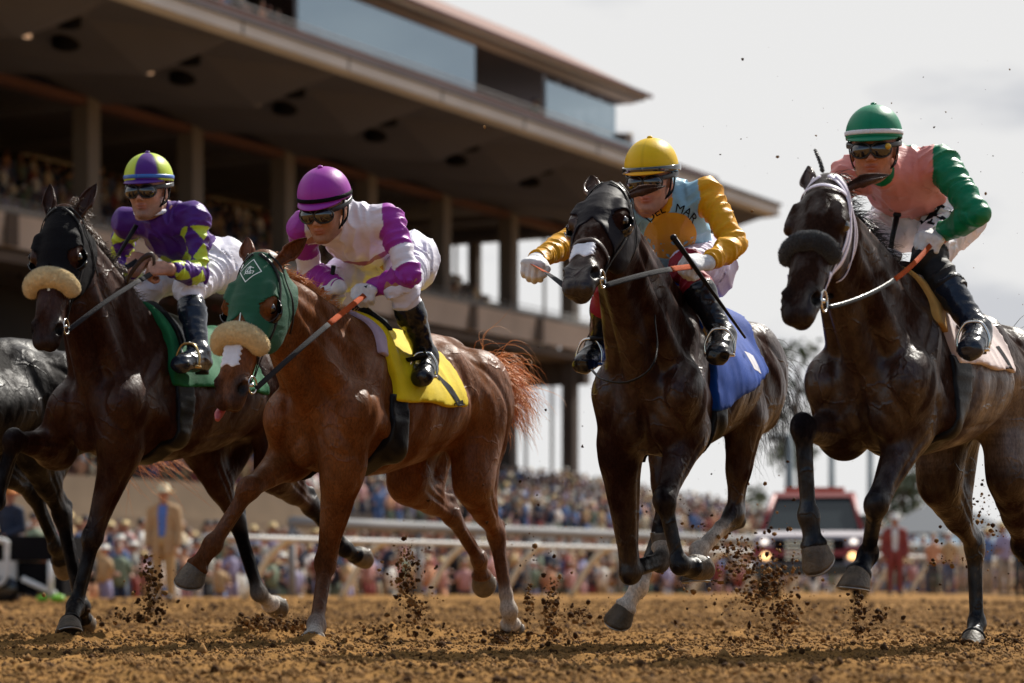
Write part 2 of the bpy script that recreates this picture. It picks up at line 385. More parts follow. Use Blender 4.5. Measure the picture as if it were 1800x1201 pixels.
class Horse:
    def __init__(s, X0, Y0, th, dz, pitch, name='racehorse', label='', group='galloping racehorses'):
        th = R(th); s.th = th; s.h = A(-math.sin(th), -math.cos(th), 0); s.l = A(math.cos(th), -math.sin(th), 0)
        s.O = A(X0, Y0, 0); s.dz = dz; s.pitch = R(pitch)
        s.root = empty(name, s.O, math.atan2(s.h[1], s.h[0]), label, 'horse', group)
        s.ch = A(0, 0, CH)
    def w2l(s, v): return A(np.dot(v, s.h), np.dot(v, s.l), v[2])
    def P(s, px, py, so):
        """pixel ray meets the vertical plane s = so; local coordinates"""
        if isinstance(px, str): return A(py[0], py[1] if py[1] is not None else so, py[2])
        u = (px-900)/F; hx, hy = s.h[:2]; lx, ly = s.l[:2]
        t = (u*(s.O[1]+so*ly)-(s.O[0]+so*lx))/(hx-u*hy)
        Y = s.O[1]+so*ly+t*hy
        return A(t, so, CH+(HZ-py)/F*Y)
    def Pt(s, px, py, t):
        """pixel ray meets the transverse plane at t; local coordinates"""
        u = (px-900)/F; hx, hy = s.h[:2]; lx, ly = s.l[:2]
        so = (u*(s.O[1]+t*hy)-(s.O[0]+t*hx))/(lx-u*ly); Y = s.O[1]+so*ly+t*hy
        return A(t, so, CH+(HZ-py)/F*Y)
    def PY(s, px, py, Y): return s.w2l(unproj(px, py, Y)-s.O)
    def ray(s, px, py, ref, L, so, near=None, name=''):
        """point on pixel ray at distance L from ref, closest to plane s = so"""
        p0 = s.P(px, py, so)
        if isinstance(px, str): return ref+nrm(p0-ref)*L
        o = s.w2l(A(0, 0, CH)-s.O); d = nrm(p0-o)
        b = np.dot(ref-o, d); q = np.dot(ref-o, ref-o)-L*L; disc = b*b-q
        if disc < 0:
            r = o+d*b; print('   %s short: need %.2f have %.2f' % (name, np.linalg.norm(r-ref), L))
            return r
        c = [o+d*(b-math.sqrt(disc)), o+d*(b+math.sqrt(disc))]
        if near == 'front': return c[0]
        if near == 'back': return c[1]
        c.sort(key=lambda v: abs(v[1]-so)); r = c[0]
        if abs(r[1]-so) > .13: print('   %s lateral %.2f (want %.2f) plane len %.2f vs %.2f' % (name, r[1], so, np.linalg.norm(p0-ref), L)); r = .5*(r+p0)
        return r
    def T(s, t, y, z):
        c, q = math.cos(s.pitch), math.sin(s.pitch); zz = z-1.2
        return A(t*c-zz*q, y, 1.2+s.dz+t*q+zz*c)
    def TV(s, t, y, z): return s.T(t, y, z)-s.T(0, 0, 0)
    @staticmethod
    def ik(a, b, l1, l2, bend):
        v = b-a; d = np.linalg.norm(v); u = v/max(d, 1e-6); d = min(d, (l1+l2)*.999)
        x = (l1*l1-l2*l2+d*d)/(2*d); hgt = math.sqrt(max(l1*l1-x*x, 0))
        w_ = nrm(bend-u*np.dot(bend, u)); return a+u*x+w_*hgt

    def body(s, legs, poll, muzz, yaw, roll=0, pal=None, neck_up=.0, headL=.625, socks={}, only=None, taildir=None, hscale=1.07):
        Pm = []; T = s.T; k0 = .06; LB = 1.17
        def add(p, k=.04, m='+'): Pm.append((p, k, m))
        # trunk
        secs = [(-1.02, 1.36, 1.15, 1.27, .10), (-.92, 1.46, 1.07, 1.27, .19), (-.75, 1.545, 1.02, 1.28, .25), (-.52, 1.55, 1.00, 1.25, .265),
                (-.28, 1.51, .92, 1.19, .29), (0, 1.50, .86, 1.16, .285), (.18, 1.545, .84, 1.14, .245), (.34, 1.53, .86, 1.14, .20), (.48, 1.38, .90, 1.12, .155)]
        xs = A(*[q[0] for q in secs]); a = T(xs[0], 0, 1.2); b = T(xs[-1], 0, 1.2)
        add(prim(a, b, (0, 1, 0), xs=(xs-xs[0])/(xs[-1]-xs[0]), rs=[q[4] for q in secs], rt=[q[1]-q[3] for q in secs], rb=[q[3]-q[2] for q in secs],
                 off=[q[3]-1.2 for q in secs], e0=.07, e1=.09, tn=.45))
        add(limb(T(.36, 0, 1.43), T(.0, 0, 1.44), .085, .06, .8), .06)
        add(limb(T(-.35, 0, 1.46), T(-.8, 0, 1.50), .05, .05, 1.2), .06)
        for sg in (-1, 1):
            y = sg
            add(limb(T(.24, .115*y, 1.40), T(.47, .155*y, 1.12), .085, .10, .62), .07)
            add(limb(T(.30, .13*y, 1.36), T(.47, .175*y, 1.14), .045, .05, .7), .03)
            add(ellp(T(.505, .140*y, 1.10), (.080, .07, .10)), .07)
            add(ellp(T(.54, .074*y, 1.00), (.080, .080, .14)), .024)
            add(limb(T(.56, .05*y, 1.12), T(.44, .06*y, .90), .06, .06), .05)
            add(limb(T(.05, .17*y, 1.22), T(.22, .19*y, .98), .10, .085, .72), .035)
            add(limb(T(.42, .17*y, 1.08), T(.16, .19*y, 1.04), .07, .07, .7), .025)
            add(ellp(T(-.80, .14*y, 1.30), (.27, .135, .20)), .06)
            add(limb(T(-.45, .13*y, 1.38), T(-.75, .17*y, 1.18), .12, .14, .75), .06)
            add(limb(T(-.98, .10*y, 1.32), T(-.92, .14*y, 1.08), .10, .11, .8), .05)
        add(limb(T(.58, 0, 1.06), T(.40, 0, .88), .05, .05), .05)
        # legs
        n_trunk = len(Pm)
        s.hoofs = []; s.J = {}
        for key, g in legs.items():
            sg = 1 if key[1] == 'l' else -1; fore = key[0] == 'f'; so = g.get('s', .13)*sg
            sk = socks.get(key)
            if fore:
                sh = T(.50+g.get('prot', 0), .16*sg, 1.09)
                kp = s.P(*g['knee'][:2], so)
                el0 = T(.27+g.get('prot', 0)*1.3, .165*sg, .93)
                K = s.ray(*g['knee'][:2], el0, g.get('fa', .41), so, g.get('kn'), key+' knee')
                El = s.ik(sh, K, .27, g.get('fa', .41), A(-1, 0, g.get('bend', .3)))
                Ft = s.ray(*g['fet'][:2], K, g.get('cn', .265), so, g.get('fn'), key+' fet'); Toe = s.ray(*g['toe'][:2], Ft, .185, so, g.get('tn'), key+' toe')
                lim = [(El, K)]
                add(limb(sh+A(-.02, 0, -.01), El, .105, .105, .72), .07)
                ax = nrm(K-El)
                add(prim(El-ax*.04, K, (0, 1, 0), xs=[0, .22, .5, .8, 1], rs=[.072, .070, .056, .041, .037], rt=[.085, .085, .062, .045, .042], rb=[.10, .085, .062, .046, .042], col=0, e0=.07), .045)
                add(prim(El+ax*.29, K, (0, 1, 0), xs=[0, .6, 1], rs=[.034, .034, .034], rt=[.038, .039, .039], col=1), .005)
                add(limb(El+A(-.03, .02*sg, .06), El+ax*.2+A(0, .025*sg, 0), .06, .03, .7), .03)
                cr_ = nrm(Ft-K); dor = nrm(np.cross(cr_, A(0, 1, 0)))
                add(ellp(K+dor*.006, (.052, .039, .046), cr_, col=1), .018)
                add(ellp(K-dor*.034+cr_*.0, (.032, .024, .020), cr_, col=1), .018)
                cs, cf = .0245, .031
            else:
                hip = T(-.78, .15*sg, 1.20)
                Hk = s.P(*g['hock'][:2], so); st0 = hip+nrm(A(.25, 0, -1))*.36
                if np.linalg.norm(Hk-hip) > .76: Hk = s.ray(*g['hock'][:2], hip, .75, so, g.get('kn'), key+' hock')
                St = s.ik(hip, Hk, g.get('fem', .37), .43, A(1, 0, .15)); St = St+A(0, .035*sg, 0)
                K = Hk; Ft = s.ray(*g['fet'][:2], K, g.get('cn', .33), so, g.get('fn'), key+' fet'); Toe = s.ray(*g['toe'][:2], Ft, .185, so, g.get('tn'), key+' toe')
                add(limb(hip, .75*St+.25*hip, .185, .125, .72), .07); add(limb(.5*St+.5*hip, St, .12, .092, .75), .05)
                mid = .45*St+.55*Hk
                isch = T(-.99, .11*sg, 1.25)
                add(limb(isch, mid, .10, .055, .75), .06)
                ax = nrm(Hk-St)
                add(prim(St, Hk, (0, 1, 0), xs=[0, .3, .6, .88, 1], rs=[.078, .070, .047, .033, .034], rt=[.085, .078, .052, .040, .042], rb=[.11, .088, .055, .04, .04]), .05)
                cr_ = nrm(Ft-K); dor = nrm(np.cross(cr_, A(0, 1, 0)))
                calc = Hk-dor*.062-cr_*.045
                add(limb(St+ax*.24-dor*.05, calc, .03, .018, .8, col=1), .022)
                add(limb(calc, Hk+cr_*.07-dor*.02, .026, .026, .85, col=1), .02)
                add(ellp(Hk, (.062, .037, .046), cr_, col=1), .022)
                cs, cf = .0265, .034
            kk = 1
            def seg(f0, f1): return K+(Ft-K)*f0, K+(Ft-K)*f1
            a1, b1 = seg(0, 1)
            wf = {None: 9, 'sock': .35, 'fet': .8, 'pastern': 1.0}[sk]   # where white begins along the cannon
            if wf < .9:
                a1, b1 = seg(0, wf); a2, b2 = seg(wf, 1)
                add(prim(a2, b2, (0, 1, 0), rs=[cs, cs+.002], rt=[cf*.72, cf*.78], rb=[cf*.8, cf*.85], col=2), .012)
                add(limb(a2-dor*.024, b2-dor*.026, .016, .018, .9, col=2), .012)
            add(prim(a1, b1, (0, 1, 0), rs=[cs+.004, cs], rt=[cf*.85, cf*.72], rb=[cf*.9, cf*.8], col=1), .022)
            add(limb(a1-dor*.026, b1-dor*.026, .018, .017, .9, col=1), .014)
            fc = 2 if sk in ('sock', 'fet') else 1
            add(ellp(Ft, (.040, .034, .038), cr_, col=fc), .02)
            add(ellp(Ft-dor*.024+cr_*.01, (.030, .026, .024), cr_, col=fc), .02)
            pa = nrm(Toe-Ft); Cor = Ft+(Toe-Ft)*.54
            add(limb(Ft, Cor, .031, .032, .95, col=2 if sk else 1), .018)
            add(ellp(Cor, (.022, .046, .040), pa, col=2 if sk else 1), .016)
            s.hoofs.append((Cor, pa, key)); s.J[key] = dict(K=K, Ft=Ft, Toe=Toe, U=El if fore else St)
            print('   %s K %s Ft %s Toe %s' % (key, np.round(K, 2), np.round(Ft, 2), np.round(Toe, 2)))
        for p, k, m in Pm[n_trunk:]:
            for q in ('rs', 'rt', 'rb'): p[q] = p[q]*(LB if p[q].max() < .075 else 1.05)
            p['e0'] *= LB; p['e1'] *= LB
        # head frame
        s.has_head = poll is not None
        if s.has_head:
            s.k = hscale; HP = s.P(*poll) if len(poll) == 3 else s.Pt(poll[0], poll[1], poll[3])
            HM = s.ray(muzz[0], muzz[1], HP, headL, HP[1], 'front', 'head')
            Ax = nrm(HM-HP); ya = R(yaw); lat = s.w2l(A(math.cos(ya), -math.sin(ya), math.sin(R(roll))))
            lat = nrm(lat-Ax*np.dot(lat, Ax)); Nn = np.cross(Ax, lat); s.HP, s.Ax, s.lat, s.Nn = HP, Ax, lat, Nn
            print('   head P', np.round(HP, 2), 'M', np.round(HM, 2), 'Ax', np.round(Ax, 2), 'N', np.round(Nn, 2)); H = s.H
            def hp(x0, l0, n0, x1, l1, n1, r0, r1, fl=1, col=0): return limb(H(x0, l0, n0), H(x1, l1, n1), r0, r1, fl, lat, col)
            # neck
            nb = T(.33, 0, 1.25)
            nk = H(.085, 0, -.115)
            v = nk-nb; Ln = np.linalg.norm(v); print('   neck len %.2f' % Ln)
            up = nrm(np.cross(v, A(0, 1, 0)))
            xs = [0, .18, .38, .6, .8, 1]
            add(prim(nb, nk, (0, 1, 0), xs=xs, rs=[.185, .160, .130, .108, .095, .085], rt=[.25, .225, .20, .175, .15, .115], rb=[.27, .235, .195, .165, .14, .11],
                     off=[0, .02, .035+neck_up, .035+neck_up, .02, 0], e0=.12, e1=.05, tn=.5), .07)
            for sg in (-1, 1):   # brachiocephalic muscle and jugular edge
                add(limb(T(.50, .12*sg, 1.16), nk+A(0, .045*sg, 0)-up*.02, .075, .045, .75), .04)
                add(limb(T(.22, .07*sg, 1.42), nk+A(0, .03*sg, 0)+up*.04, .07, .05, .75), .05)
            add(limb(T(.57, 0, 1.08), nk-up*.09, .065, .055), .05)
            # skull
            n_head = len(Pm)
            xs = [0, .10, .20, .30, .40, .50, .565, .60]
            add(prim(H(0, 0, 0), H(.60, 0, 0), lat, xs=A(*xs)/.60, rs=[.070, .088, .094, .078, .063, .060, .060, .049],
                     rt=[.070, .088, .085, .068, .053, .047, .046, .038], rb=[.09, .11, .12, .098, .074, .060, .058, .05],
                     off=[-.02, -.015, -.01, -.006, -.003, -.002, -.004, -.008], e0=.06, e1=.02, col=0), .04)
            for sg in (-1, 1):
                add(ellp(H(.205, .052*sg, -.085), (.135, .040, .085), Ax, lat), .03)
                add(hp(.13, .075*sg, .035, .215, .088*sg, .028, .022, .026), .02)
                add(hp(.17, .092*sg, .012, .22, .094*sg, .006, .018, .016), .015)
                add(hp(.26, .080*sg, -.01, .42, .050*sg, -.015, .014, .012), .02)
                add(hp(.30, .030*sg, .045, .50, .022*sg, .028, .022, .02), .03)
                add(ellp(H(.545, .046*sg, .014), (.044, .027, .038), Ax, lat, col=3), .018)
                add(ellp(H(.600, .026*sg, .0), (.034, .030, .034), Ax, lat, col=3), .02)
                Pm.append((ellp(H(.556, .064*sg, .026), (.030, .022, .021), nrm(Ax+.35*Nn), lat), .006, '-'))
                Pm.append((ellp(H(.212, .112*sg, .016), (.028, .018, .020), Ax, lat), .008, '-'))
                add(hp(.185, .097*sg, .028, .235, .098*sg, .026, .008, .007), .008)
                Pm.append((hp(.50, .055*sg, -.030, .60, .042*sg, -.022, .005, .005), .005, '-'))
            add(ellp(H(.575, 0, -.048), (.045, .034, .024), Ax, lat, col=3), .015)
            add(hp(.36, 0, -.06, .55, 0, -.05, .035, .028), .02)
            for p, k, m in Pm[n_head:]:
                for q in ('rs', 'rt', 'rb', 'off'): p[q] = p[q]*s.k
                p['e0'] *= s.k; p['e1'] *= s.k
            s.eyes = [H(.212, .093*sg, .016) for sg in (-1, 1)]
        s.prims = Pm; pal = np.array(pal)
        s.F = Field(Pm, SKIN_H)
        V, Q = s.F.surf(0)
        V = smoothV(V, Q, 1, .4)
        W = vcol(V, Pm, pal)
        V = s.sculpt(V, Q)
        # hoof-ward black on lower legs only below the knees already comes from the palette
        cols = W@pal
        if s.has_head:   # dark nostril pits
            for sg in (-1, 1):
                d = np.linalg.norm((V-s.H(.556, .056*sg, .020)), axis=1); cols *= np.clip((d-.014)/.02, .10, 1)[:, None]
        cols *= (1+.10*fbm(V*5, 3, 5))[:, None]
        if hasattr(s, 'tint'): s.tint(V, cols)
        # dust and mud flecks on the lower legs and belly
        mud = np.clip(.62-V[:, 2], 0, 1)*1.1+.04; fl = np.clip((vnoise(V*95, 31)-.45)*3, 0, 1)*np.clip(vnoise(V*14, 33)+.5, 0, 1)*np.clip(mud, 0, .55)
        cols = cols*(1-fl[:, None])+A(.15, .095, .045)*fl[:, None]
        me = arr_mesh('body', V, Q, True, cols)
        s.body_o = mobj('body', me, MATS[s.matname] if hasattr(s, 'matname') else MATS['coat'], s.root)
        s.bvh = BVHTree.FromPolygons([tuple(v) for v in V], [tuple(q) for q in Q])
        for Cor, pa, key in s.hoofs: s.hoof(Cor, pa)
        if s.has_head:
            for e in s.eyes: MB().ell(e, (.024, .024, .024), nu=20, nv=14).build('eye', MATS['eye'], s.root)
        return s
    def sculpt(s, V, Q):
        """press muscle grooves into the coat and raise the bellies between them"""
        T = s.T; me = arr_mesh('tmp', V, Q, True); nr = np.zeros(len(V)*3); me.vertices.foreach_get('normal', nr); nr = nr.reshape(-1, 3); bpy.data.meshes.remove(me)
        bv = BVHTree.FromPolygons([tuple(v) for v in V], [tuple(q) for q in Q]); L = []
        for g in (-1, 1):
            def ln(pts, a, w, tp=True): L.append(([T(p[0], p[1]*g, p[2]) if tp else p for p in pts], a, w))
            ln([(.22, .12, 1.45), (.36, .17, 1.32), (.48, .19, 1.18), (.54, .17, 1.06)], -.013, .022)
            ln([(.14, .2, 1.40), (.04, .25, 1.22), (.06, .25, 1.08), (.16, .24, .97), (.26, .2, .90)], -.014, .022)
            ln([(.22, .16, 1.36), (.32, .2, 1.20), (.30, .22, 1.08), (.22, .22, 1.02)], -.010, .018)
            ln([(.30, .15, 1.38), (.38, .19, 1.24), (.42, .2, 1.14)], .008, .020)
            ln([(.12, .2, 1.22), (.16, .24, 1.10), (.22, .23, 1.0)], .010, .030)
            ln([(.42, .20, 1.04), (.34, .21, .98), (.30, .20, .90)], -.010, .018)
            ln([(.58, .13, 1.12), (.58, .14, 1.0), (.52, .15, .90)], -.012, .018)
            ln([(.58, .05, 1.02), (.57, .09, .96), (.50, .12, .90)], -.006, .014)
            ln([(-.50, .2, 1.46), (-.68, .25, 1.36), (-.80, .28, 1.20), (-.86, .26, 1.04)], -.013, .024)
            ln([(-.86, .16, 1.46), (-.98, .2, 1.30), (-.99, .2, 1.12), (-.94, .2, .98)], -.013, .022)
            ln([(-.40, .2, 1.42), (-.44, .28, 1.28), (-.52, .27, 1.14), (-.56, .24, 1.04)], -.016, .030)
            ln([(-.52, .22, 1.34), (-.64, .28, 1.22), (-.66, .27, 1.08)], .012, .035)
            ln([(-.78, .2, 1.40), (-.90, .25, 1.24), (-.93, .24, 1.08)], .010, .028)
            ln([(.05, .25, .92), (-.15, .27, .95), (-.35, .25, 1.0)], -.006, .014)
            for k in range(7): ln([(-.06-.075*k, .26, 1.36), (-.02-.075*k, .29, 1.2), (.03-.075*k, .29, 1.02)], -.0035, .013)
            for key, j in s.J.items():
                if (key[1] == 'l') != (g > 0): continue
                K, Ft = j['K'], j['Ft']; c = nrm(Ft-K); d = nrm(np.cross(c, A(0, 1, 0)))
                for y in (-1, 1): ln([K+c*.06-d*.012+A(0, .03*y, 0), Ft-c*.05-d*.012+A(0, .03*y, 0)], -.006, .009, False)
                U_ = j.get('U')
                if U_ is not None:
                    c = nrm(K-U_); d = nrm(np.cross(c, A(0, 1, 0))); ll = np.linalg.norm(K-U_)
                    for y in (-1, 1):
                        ln([U_+c*.04+d*.015+A(0, .08*y, 0), U_+c*ll*.5+d*.008+A(0, .06*y, 0), K-c*.05+A(0, .04*y, 0)], -.010, .014, False)
                        ln([U_+c*.06-d*.04+A(0, .08*y, 0), U_+c*ll*.45-d*.03+A(0, .055*y, 0), K-c*.08-d*.02+A(0, .04*y, 0)], -.007, .012, False)
            if s.has_head:
                H = s.H; nk = H(.085, .05*g, -.115); sh = T(.50, .15*g, 1.22); wi = T(.25, .10*g, 1.48)
                ln([nk, .6*nk+.4*sh+A(0, .03*g, 0), sh], -.013, .024, False)
                ln([H(.05, .07*g, -.06), .5*H(.05, .07*g, -.06)+.5*wi+A(-.03, .03*g, -.06), wi+A(.05, .03*g, -.12)], -.010, .026, False)
                ln([H(.10, .07*g, -.08), .5*H(.1, .07*g, -.08)+.5*T(.4, .14*g, 1.35), T(.38, .16*g, 1.33)], .008, .03, False)
                ln([H(.10, .085*g, -.04), H(.18, .095*g, -.02), H(.27, .088*g, -.015), H(.36, .07*g, -.012)], -.004, .010, False)
                ln([H(.27, .085*g, .02), H(.36, .065*g, .015), H(.47, .058*g, .005)], .0035, .007, False)
                ln([H(.24, .06*g, .07), H(.34, .045*g, .055), H(.46, .035*g, .04)], -.004, .012, False)
                ln([H(.10, .09*g, -.09), H(.17, .10*g, -.14), H(.27, .08*g, -.16)], -.006, .012, False)
                ln([H(.535, .035*g, -.035), H(.56, .055*g, -.03), H(.52, .07*g, -.02)], -.004, .008, False)
        L.append(([T(.62, 0, 1.14), T(.62, 0, 1.02), T(.58, 0, .92)], -.016, .018))
        dsp = np.zeros(len(V))
        for pts, a, w in L:
            C = catmull(pts, 4); P_ = []
            for p in C:
                loc, n_, i_, d_ = bv.find_nearest(Vector(p)); P_.append(np.array(loc) if loc is not None and d_ < .10 else p)
            P_ = np.array(P_); lo, hi = P_.min(0)-3*w, P_.max(0)+3*w; m = np.where(((V > lo) & (V < hi)).all(1))[0]
            if not len(m): continue
            best = np.full(len(m), 9.); tt = np.zeros(len(m)); X = V[m]; n = len(P_)-1
            for i in range(n):
                ab = P_[i+1]-P_[i]; l2 = ab@ab+1e-12; u = np.clip((X-P_[i])@ab/l2, 0, 1); dd = np.linalg.norm(X-P_[i]-u[:, None]*ab, axis=1); k = dd < best; best[k] = dd[k]; tt[k] = ((i+u)/n)[k]
            dsp[m] += a*np.exp(-(best/w)**2)*np.sin(np.clip(tt, .02, .98)*math.pi)**.5
        return V+nr*dsp[:, None]
    def H(s, x, l, n): return s.HP+(s.Ax*x+s.lat*l+s.Nn*n)*s.k
    def Hc(s, G):
        D = (G-s.HP)/s.k; return D@s.Ax, D@s.lat, D@s.Nn
    def hoof(s, C, pa):
        y = nrm(A(0, 1, 0)-pa*pa[1]); dor = np.cross(pa, y); sn = nrm(pa*math.cos(R(40))-dor*math.sin(R(40)))
        fw = nrm(np.cross(sn, y))*1.0
        rings = []; m = 28; a = np.arange(m)*2*math.pi/m
        sole_c = C+pa*.072+dor*-.012
        for i in range(9):
            t = i/8.; tb = t**.9
            c = (C-pa*.006)*(1-t)+sole_c*t
            nn = nrm(pa*(1-t)+sn*t); f = nrm(np.cross(nn, y)); yy = y
            rx = .043+.024*tb; ry = .044+.020*tb
            if i == 0: rx -= .006; ry -= .006
            sh = 1-.10*np.clip(-np.cos(a), 0, 1)*t
            rings.append(c+(np.cos(a)*sh)[:, None]*f*rx+np.sin(a)[:, None]*yy*ry*(1+.0*t))
        rings.append(sole_c-sn*.001+(rings[-1]-sole_c)*.90)
        rings.append(sole_c-sn*.014+(rings[-2]-sole_c)*.62)
        r = np.array(rings); wob = 1+.012*vnoise(r*90, 3)[..., None]
        o = MB().ring(C+(r-C)*wob, True).build('hoof', MATS['hoof'], s.root)
        aa = np.linspace(-2.35, 2.35, 24)
        shoe = sole_c+sn*.004+np.cos(aa)[:, None]*fw*.060+np.sin(aa)[:, None]*y*.056
        MB().tube(shoe, .0045, 6, flat=sn, wide=2.0).build('horseshoe', MATS['shoe'], o)
    def ear(s, sg, tip, base=(0.0, .062, -.005), w=.036, pal=(.03, .012, .008), L=.15, fwd=.0):
        """leaf shaped, curled ear.  tip: direction in head coordinates (x,l,n)"""
        B = s.H(base[0], base[1]*sg, base[2]); D = nrm(s.Ax*tip[0]+s.lat*tip[1]+s.Nn*tip[2])
        face = nrm(s.Nn*tip[5]+s.lat*tip[4]+s.Ax*tip[3]); face = nrm(face-D*np.dot(face, D)); sd = np.cross(D, face)
        n, m = 18, 14; V = []
        for i in range(n):
            v = i/(n-1.); ww = w*(math.sin(min(v*1.35+.42, math.pi/2)) if v < .4 else (1-((v-.4)/.6)**1.9)**.9*1.0)*(1.0)+.0015
            op = 2.5-1.0*v    # opening half angle
            c = B+D*(v*L-.015)-face*(.010*(1-v))+face*.014*math.sin(v*3)
            for layer, th_ in ((0, 1.0), (1, .80)):
                for j in range(m):
                    a = -op+2*op*j/(m-1) if layer == 0 else op-2*op*j/(m-1)
                    rr = ww*th_
                    V.append(c-face*(rr*math.cos(a)*.75)+sd*(rr*math.sin(a)))
        V = np.array(V); M2 = 2*m
        Q = [[i*M2+j, i*M2+(j+1) % M2, (i+1)*M2+(j+1) % M2, (i+1)*M2+j] for i in range(n-1) for j in range(M2)]
        t = np.repeat(np.linspace(0, 1, n), M2); p = np.asarray(pal)
        cols = p*(1-.55*np.clip((t-.7)/.3, 0, 1))[:, None]
        me = arr_mesh('ear', V, np.array(Q), True, cols)
        return mobj('ear', me, MATS[getattr(s, 'matname', 'coat')], s.root)
    def snap(s, pts, off=.004, n=6, maxd=.12):
        """lay a guessed path on the coat"""
        C = catmull(pts, n); o = []; nn = []
        for p in C:
            loc, nor, i, d = s.bvh.find_nearest(Vector(p))
            if loc is None or d > maxd: o.append(p); nn.append(nn[-1] if nn else A(0, 1, 0)); continue
            o.append(np.array(loc)+np.array(nor)*off); nn.append(np.array(nor))
        o = np.array(o); nn = np.array(nn)
        for _ in range(2):
            o[1:-1] = .5*o[1:-1]+.25*(o[:-2]+o[2:]); nn[1:-1] = .5*nn[1:-1]+.25*(nn[:-2]+nn[2:])
        return o, nn
    def strap(s, name, pts, r, wide, mat, off=.004, parent=None, n=6):
        o, nn = s.snap(pts, off, n)
        return MB().tubeN(o, r, nn, wide).build(name, mat, parent or s.root)
    def cloth(s, name, fn, off, mat, lo=None, hi=None, noise=None, cols=None, fld=None, parent=None, it=None):
        V, Q = (fld or s.F).region(fn, off, lo, hi, noise); V = smoothV(V, Q, it or (3 if fld else 1), .4)
        c = None if cols is None else cols(V)
        return mobj(name, arr_mesh(name, V, Q, True, c), mat, parent or s.root)
    def hood(s, col_mat, xf=.255, kl=1.25, eye_r=.050, off=.006, ear_r=.05, cups=(1, -1), cupmat=None):
        F2 = s.Fhead()
        def fn(G):
            x, l, n = s.Hc(G)
            lim = xf+kl*np.abs(l)+.45*np.clip(-n, 0, .12)
            d = np.maximum(x-lim, -.02-x+.3*np.clip(-n-.05, 0, 1))
            d = np.maximum(d, -n-.165)
            for sg in (-1, 1):
                e = np.sqrt((x-.212)**2+(n-.010)**2+((l-.10*sg)*.55)**2)
                d = np.maximum(d, eye_r-e)
                e = np.sqrt((x-.0)**2+(l-.062*sg)**2+(n+.01)**2)
                d = np.maximum(d, ear_r*.78-e)
            return d
        def nz(G): return .0012*vnoise(G*A(20, 20, 70), 4)
        o = s.cloth('blinker_hood', fn, off, col_mat, fld=F2, noise=nz)
        s.hood_bvh = BVHTree.FromPolygons([tuple(v.co) for v in o.data.vertices], [tuple(p.vertices) for p in o.data.polygons])
        for sg in cups:
            mb = MB(); n, m = 12, 9; V = []
            for layer in (0, 1):
                for i in range(n):
                    for j in range(m):
                        ph = R(88)+R(190)*i/(n-1); b = j/(m-1)*R(76)
                        rr = .054+(-.0035 if layer else 0); rad = rr*math.cos(b)+.003; hgt = .052*math.sin(b)*(1-.08*layer)
                        V.append(s.H(.212+rad*math.sin(ph), (.080+hgt)*sg, .006+rad*math.cos(ph)))
            V = np.array(V); Q = []
            for l_ in (0, 1):
                for i in range(n-1):
                    for j in range(m-1):
                        q = l_*n*m+i*m+j; Q.append([q, q+1, q+m+1, q+m] if l_ == 0 else [q, q+m, q+m+1, q+1])
            o_ = n*m
            for j in range(m-1):
                for i in (0, n-1): q = i*m+j; Q.append([q, q+1, q+1+o_, q+o_])
            for i in range(n-1):
                for j in (0, m-1): q = i*m+j; Q.append([q, q+m, q+m+o_, q+o_])
            mb.add(V, Q).build('blinker_cup', cupmat or MATS['blackgloss'], s.root)
        return o
    def Fhead(s, h=.0045):
        c = s.H(.2, 0, -.03); Pm = []
        for p, k, m in s.prims:
            a, b = pbox(p, k)
            if ((a < c+.42) & (b > c-.42)).all() and m == '+': Pm.append((p, k, m))
        f = Field.__new__(Field); f.h = h; f.prims = Pm; f.lo = c-.36; nn_ = int(.72/h)
        f.ax = [f.lo[i]+h*np.arange(nn_) for i in range(3)]; f.d = np.full((nn_,)*3, .3, np.float32)
        for p, k, m in Pm:
            a, b = pbox(p, k*.5+.03); i0 = np.maximum(((a-f.lo)/h).astype(int), 0); i1 = np.minimum(((b-f.lo)/h).astype(int)+2, nn_)
            if (i1 <= i0).any(): continue
            sl = tuple(slice(i0[i], i1[i]) for i in range(3)); G = np.stack(np.meshgrid(*[f.ax[i][sl[i]] for i in range(3)], indexing='ij'), -1)
            v = evalp(p, G); d = f.d[sl]; hh = np.maximum(k-np.abs(d-v), 0)/k; f.d[sl] = np.minimum(d, v)-hh*hh*k*.25
        return f
    def noseband(s, x, mat, r=.030, span=.105, name='fleece_noseband', drop=.02, top=.062):
        """sheepskin roll over the bridge of the nose"""
        a = np.linspace(-1, 1, 9); pts = [s.H(x+drop*abs(t)**2*1.6, span*math.sin(t*1.35)/math.sin(1.35), (top+.012)*math.cos(t*1.45)+.0) for t in a]
        C = catmull(pts, 5); Pp = []
        for i in range(len(C)-1):
            t = abs(i/(len(C)-1)*2-1); rr = r*(1-.22*t**3)
            Pp.append((limb(C[i], C[i+1], rr, rr), .02, '+'))
        f = Field(Pp, .0035, .02)
        V, Q = f.region(None, 0, noise=lambda G: .0012*vnoise(G*190, 2)+.0016*vnoise(G*45, 3))
        o = mobj(name, arr_mesh(name, V, Q, True), mat, s.root)
        # wool tufts
        idx = rng.choice(len(V), min(7000, len(V)), replace=False); me = o.data; nr = np.zeros(len(V)*3); me.vertices.foreach_get('normal', nr); nr = nr.reshape(-1, 3)
        p = V[idx]; n = nr[idx]+rng.normal(0, .35, (len(idx), 3)); n /= np.linalg.norm(n, axis=1)[:, None]
        u = np.cross(n, rng.normal(0, 1, n.shape)); u /= np.linalg.norm(u, axis=1)[:, None]
        L = rng.uniform(.004, .010, len(idx))[:, None]; w_ = .0011
        w3 = np.cross(n, u)
        Vt = np.stack([p+u*w_, p-u*.5*w_+w3*.87*w_, p-u*.5*w_-w3*.87*w_, p+n*L], 1).reshape(-1, 3); b = np.arange(len(idx))[:, None]*4
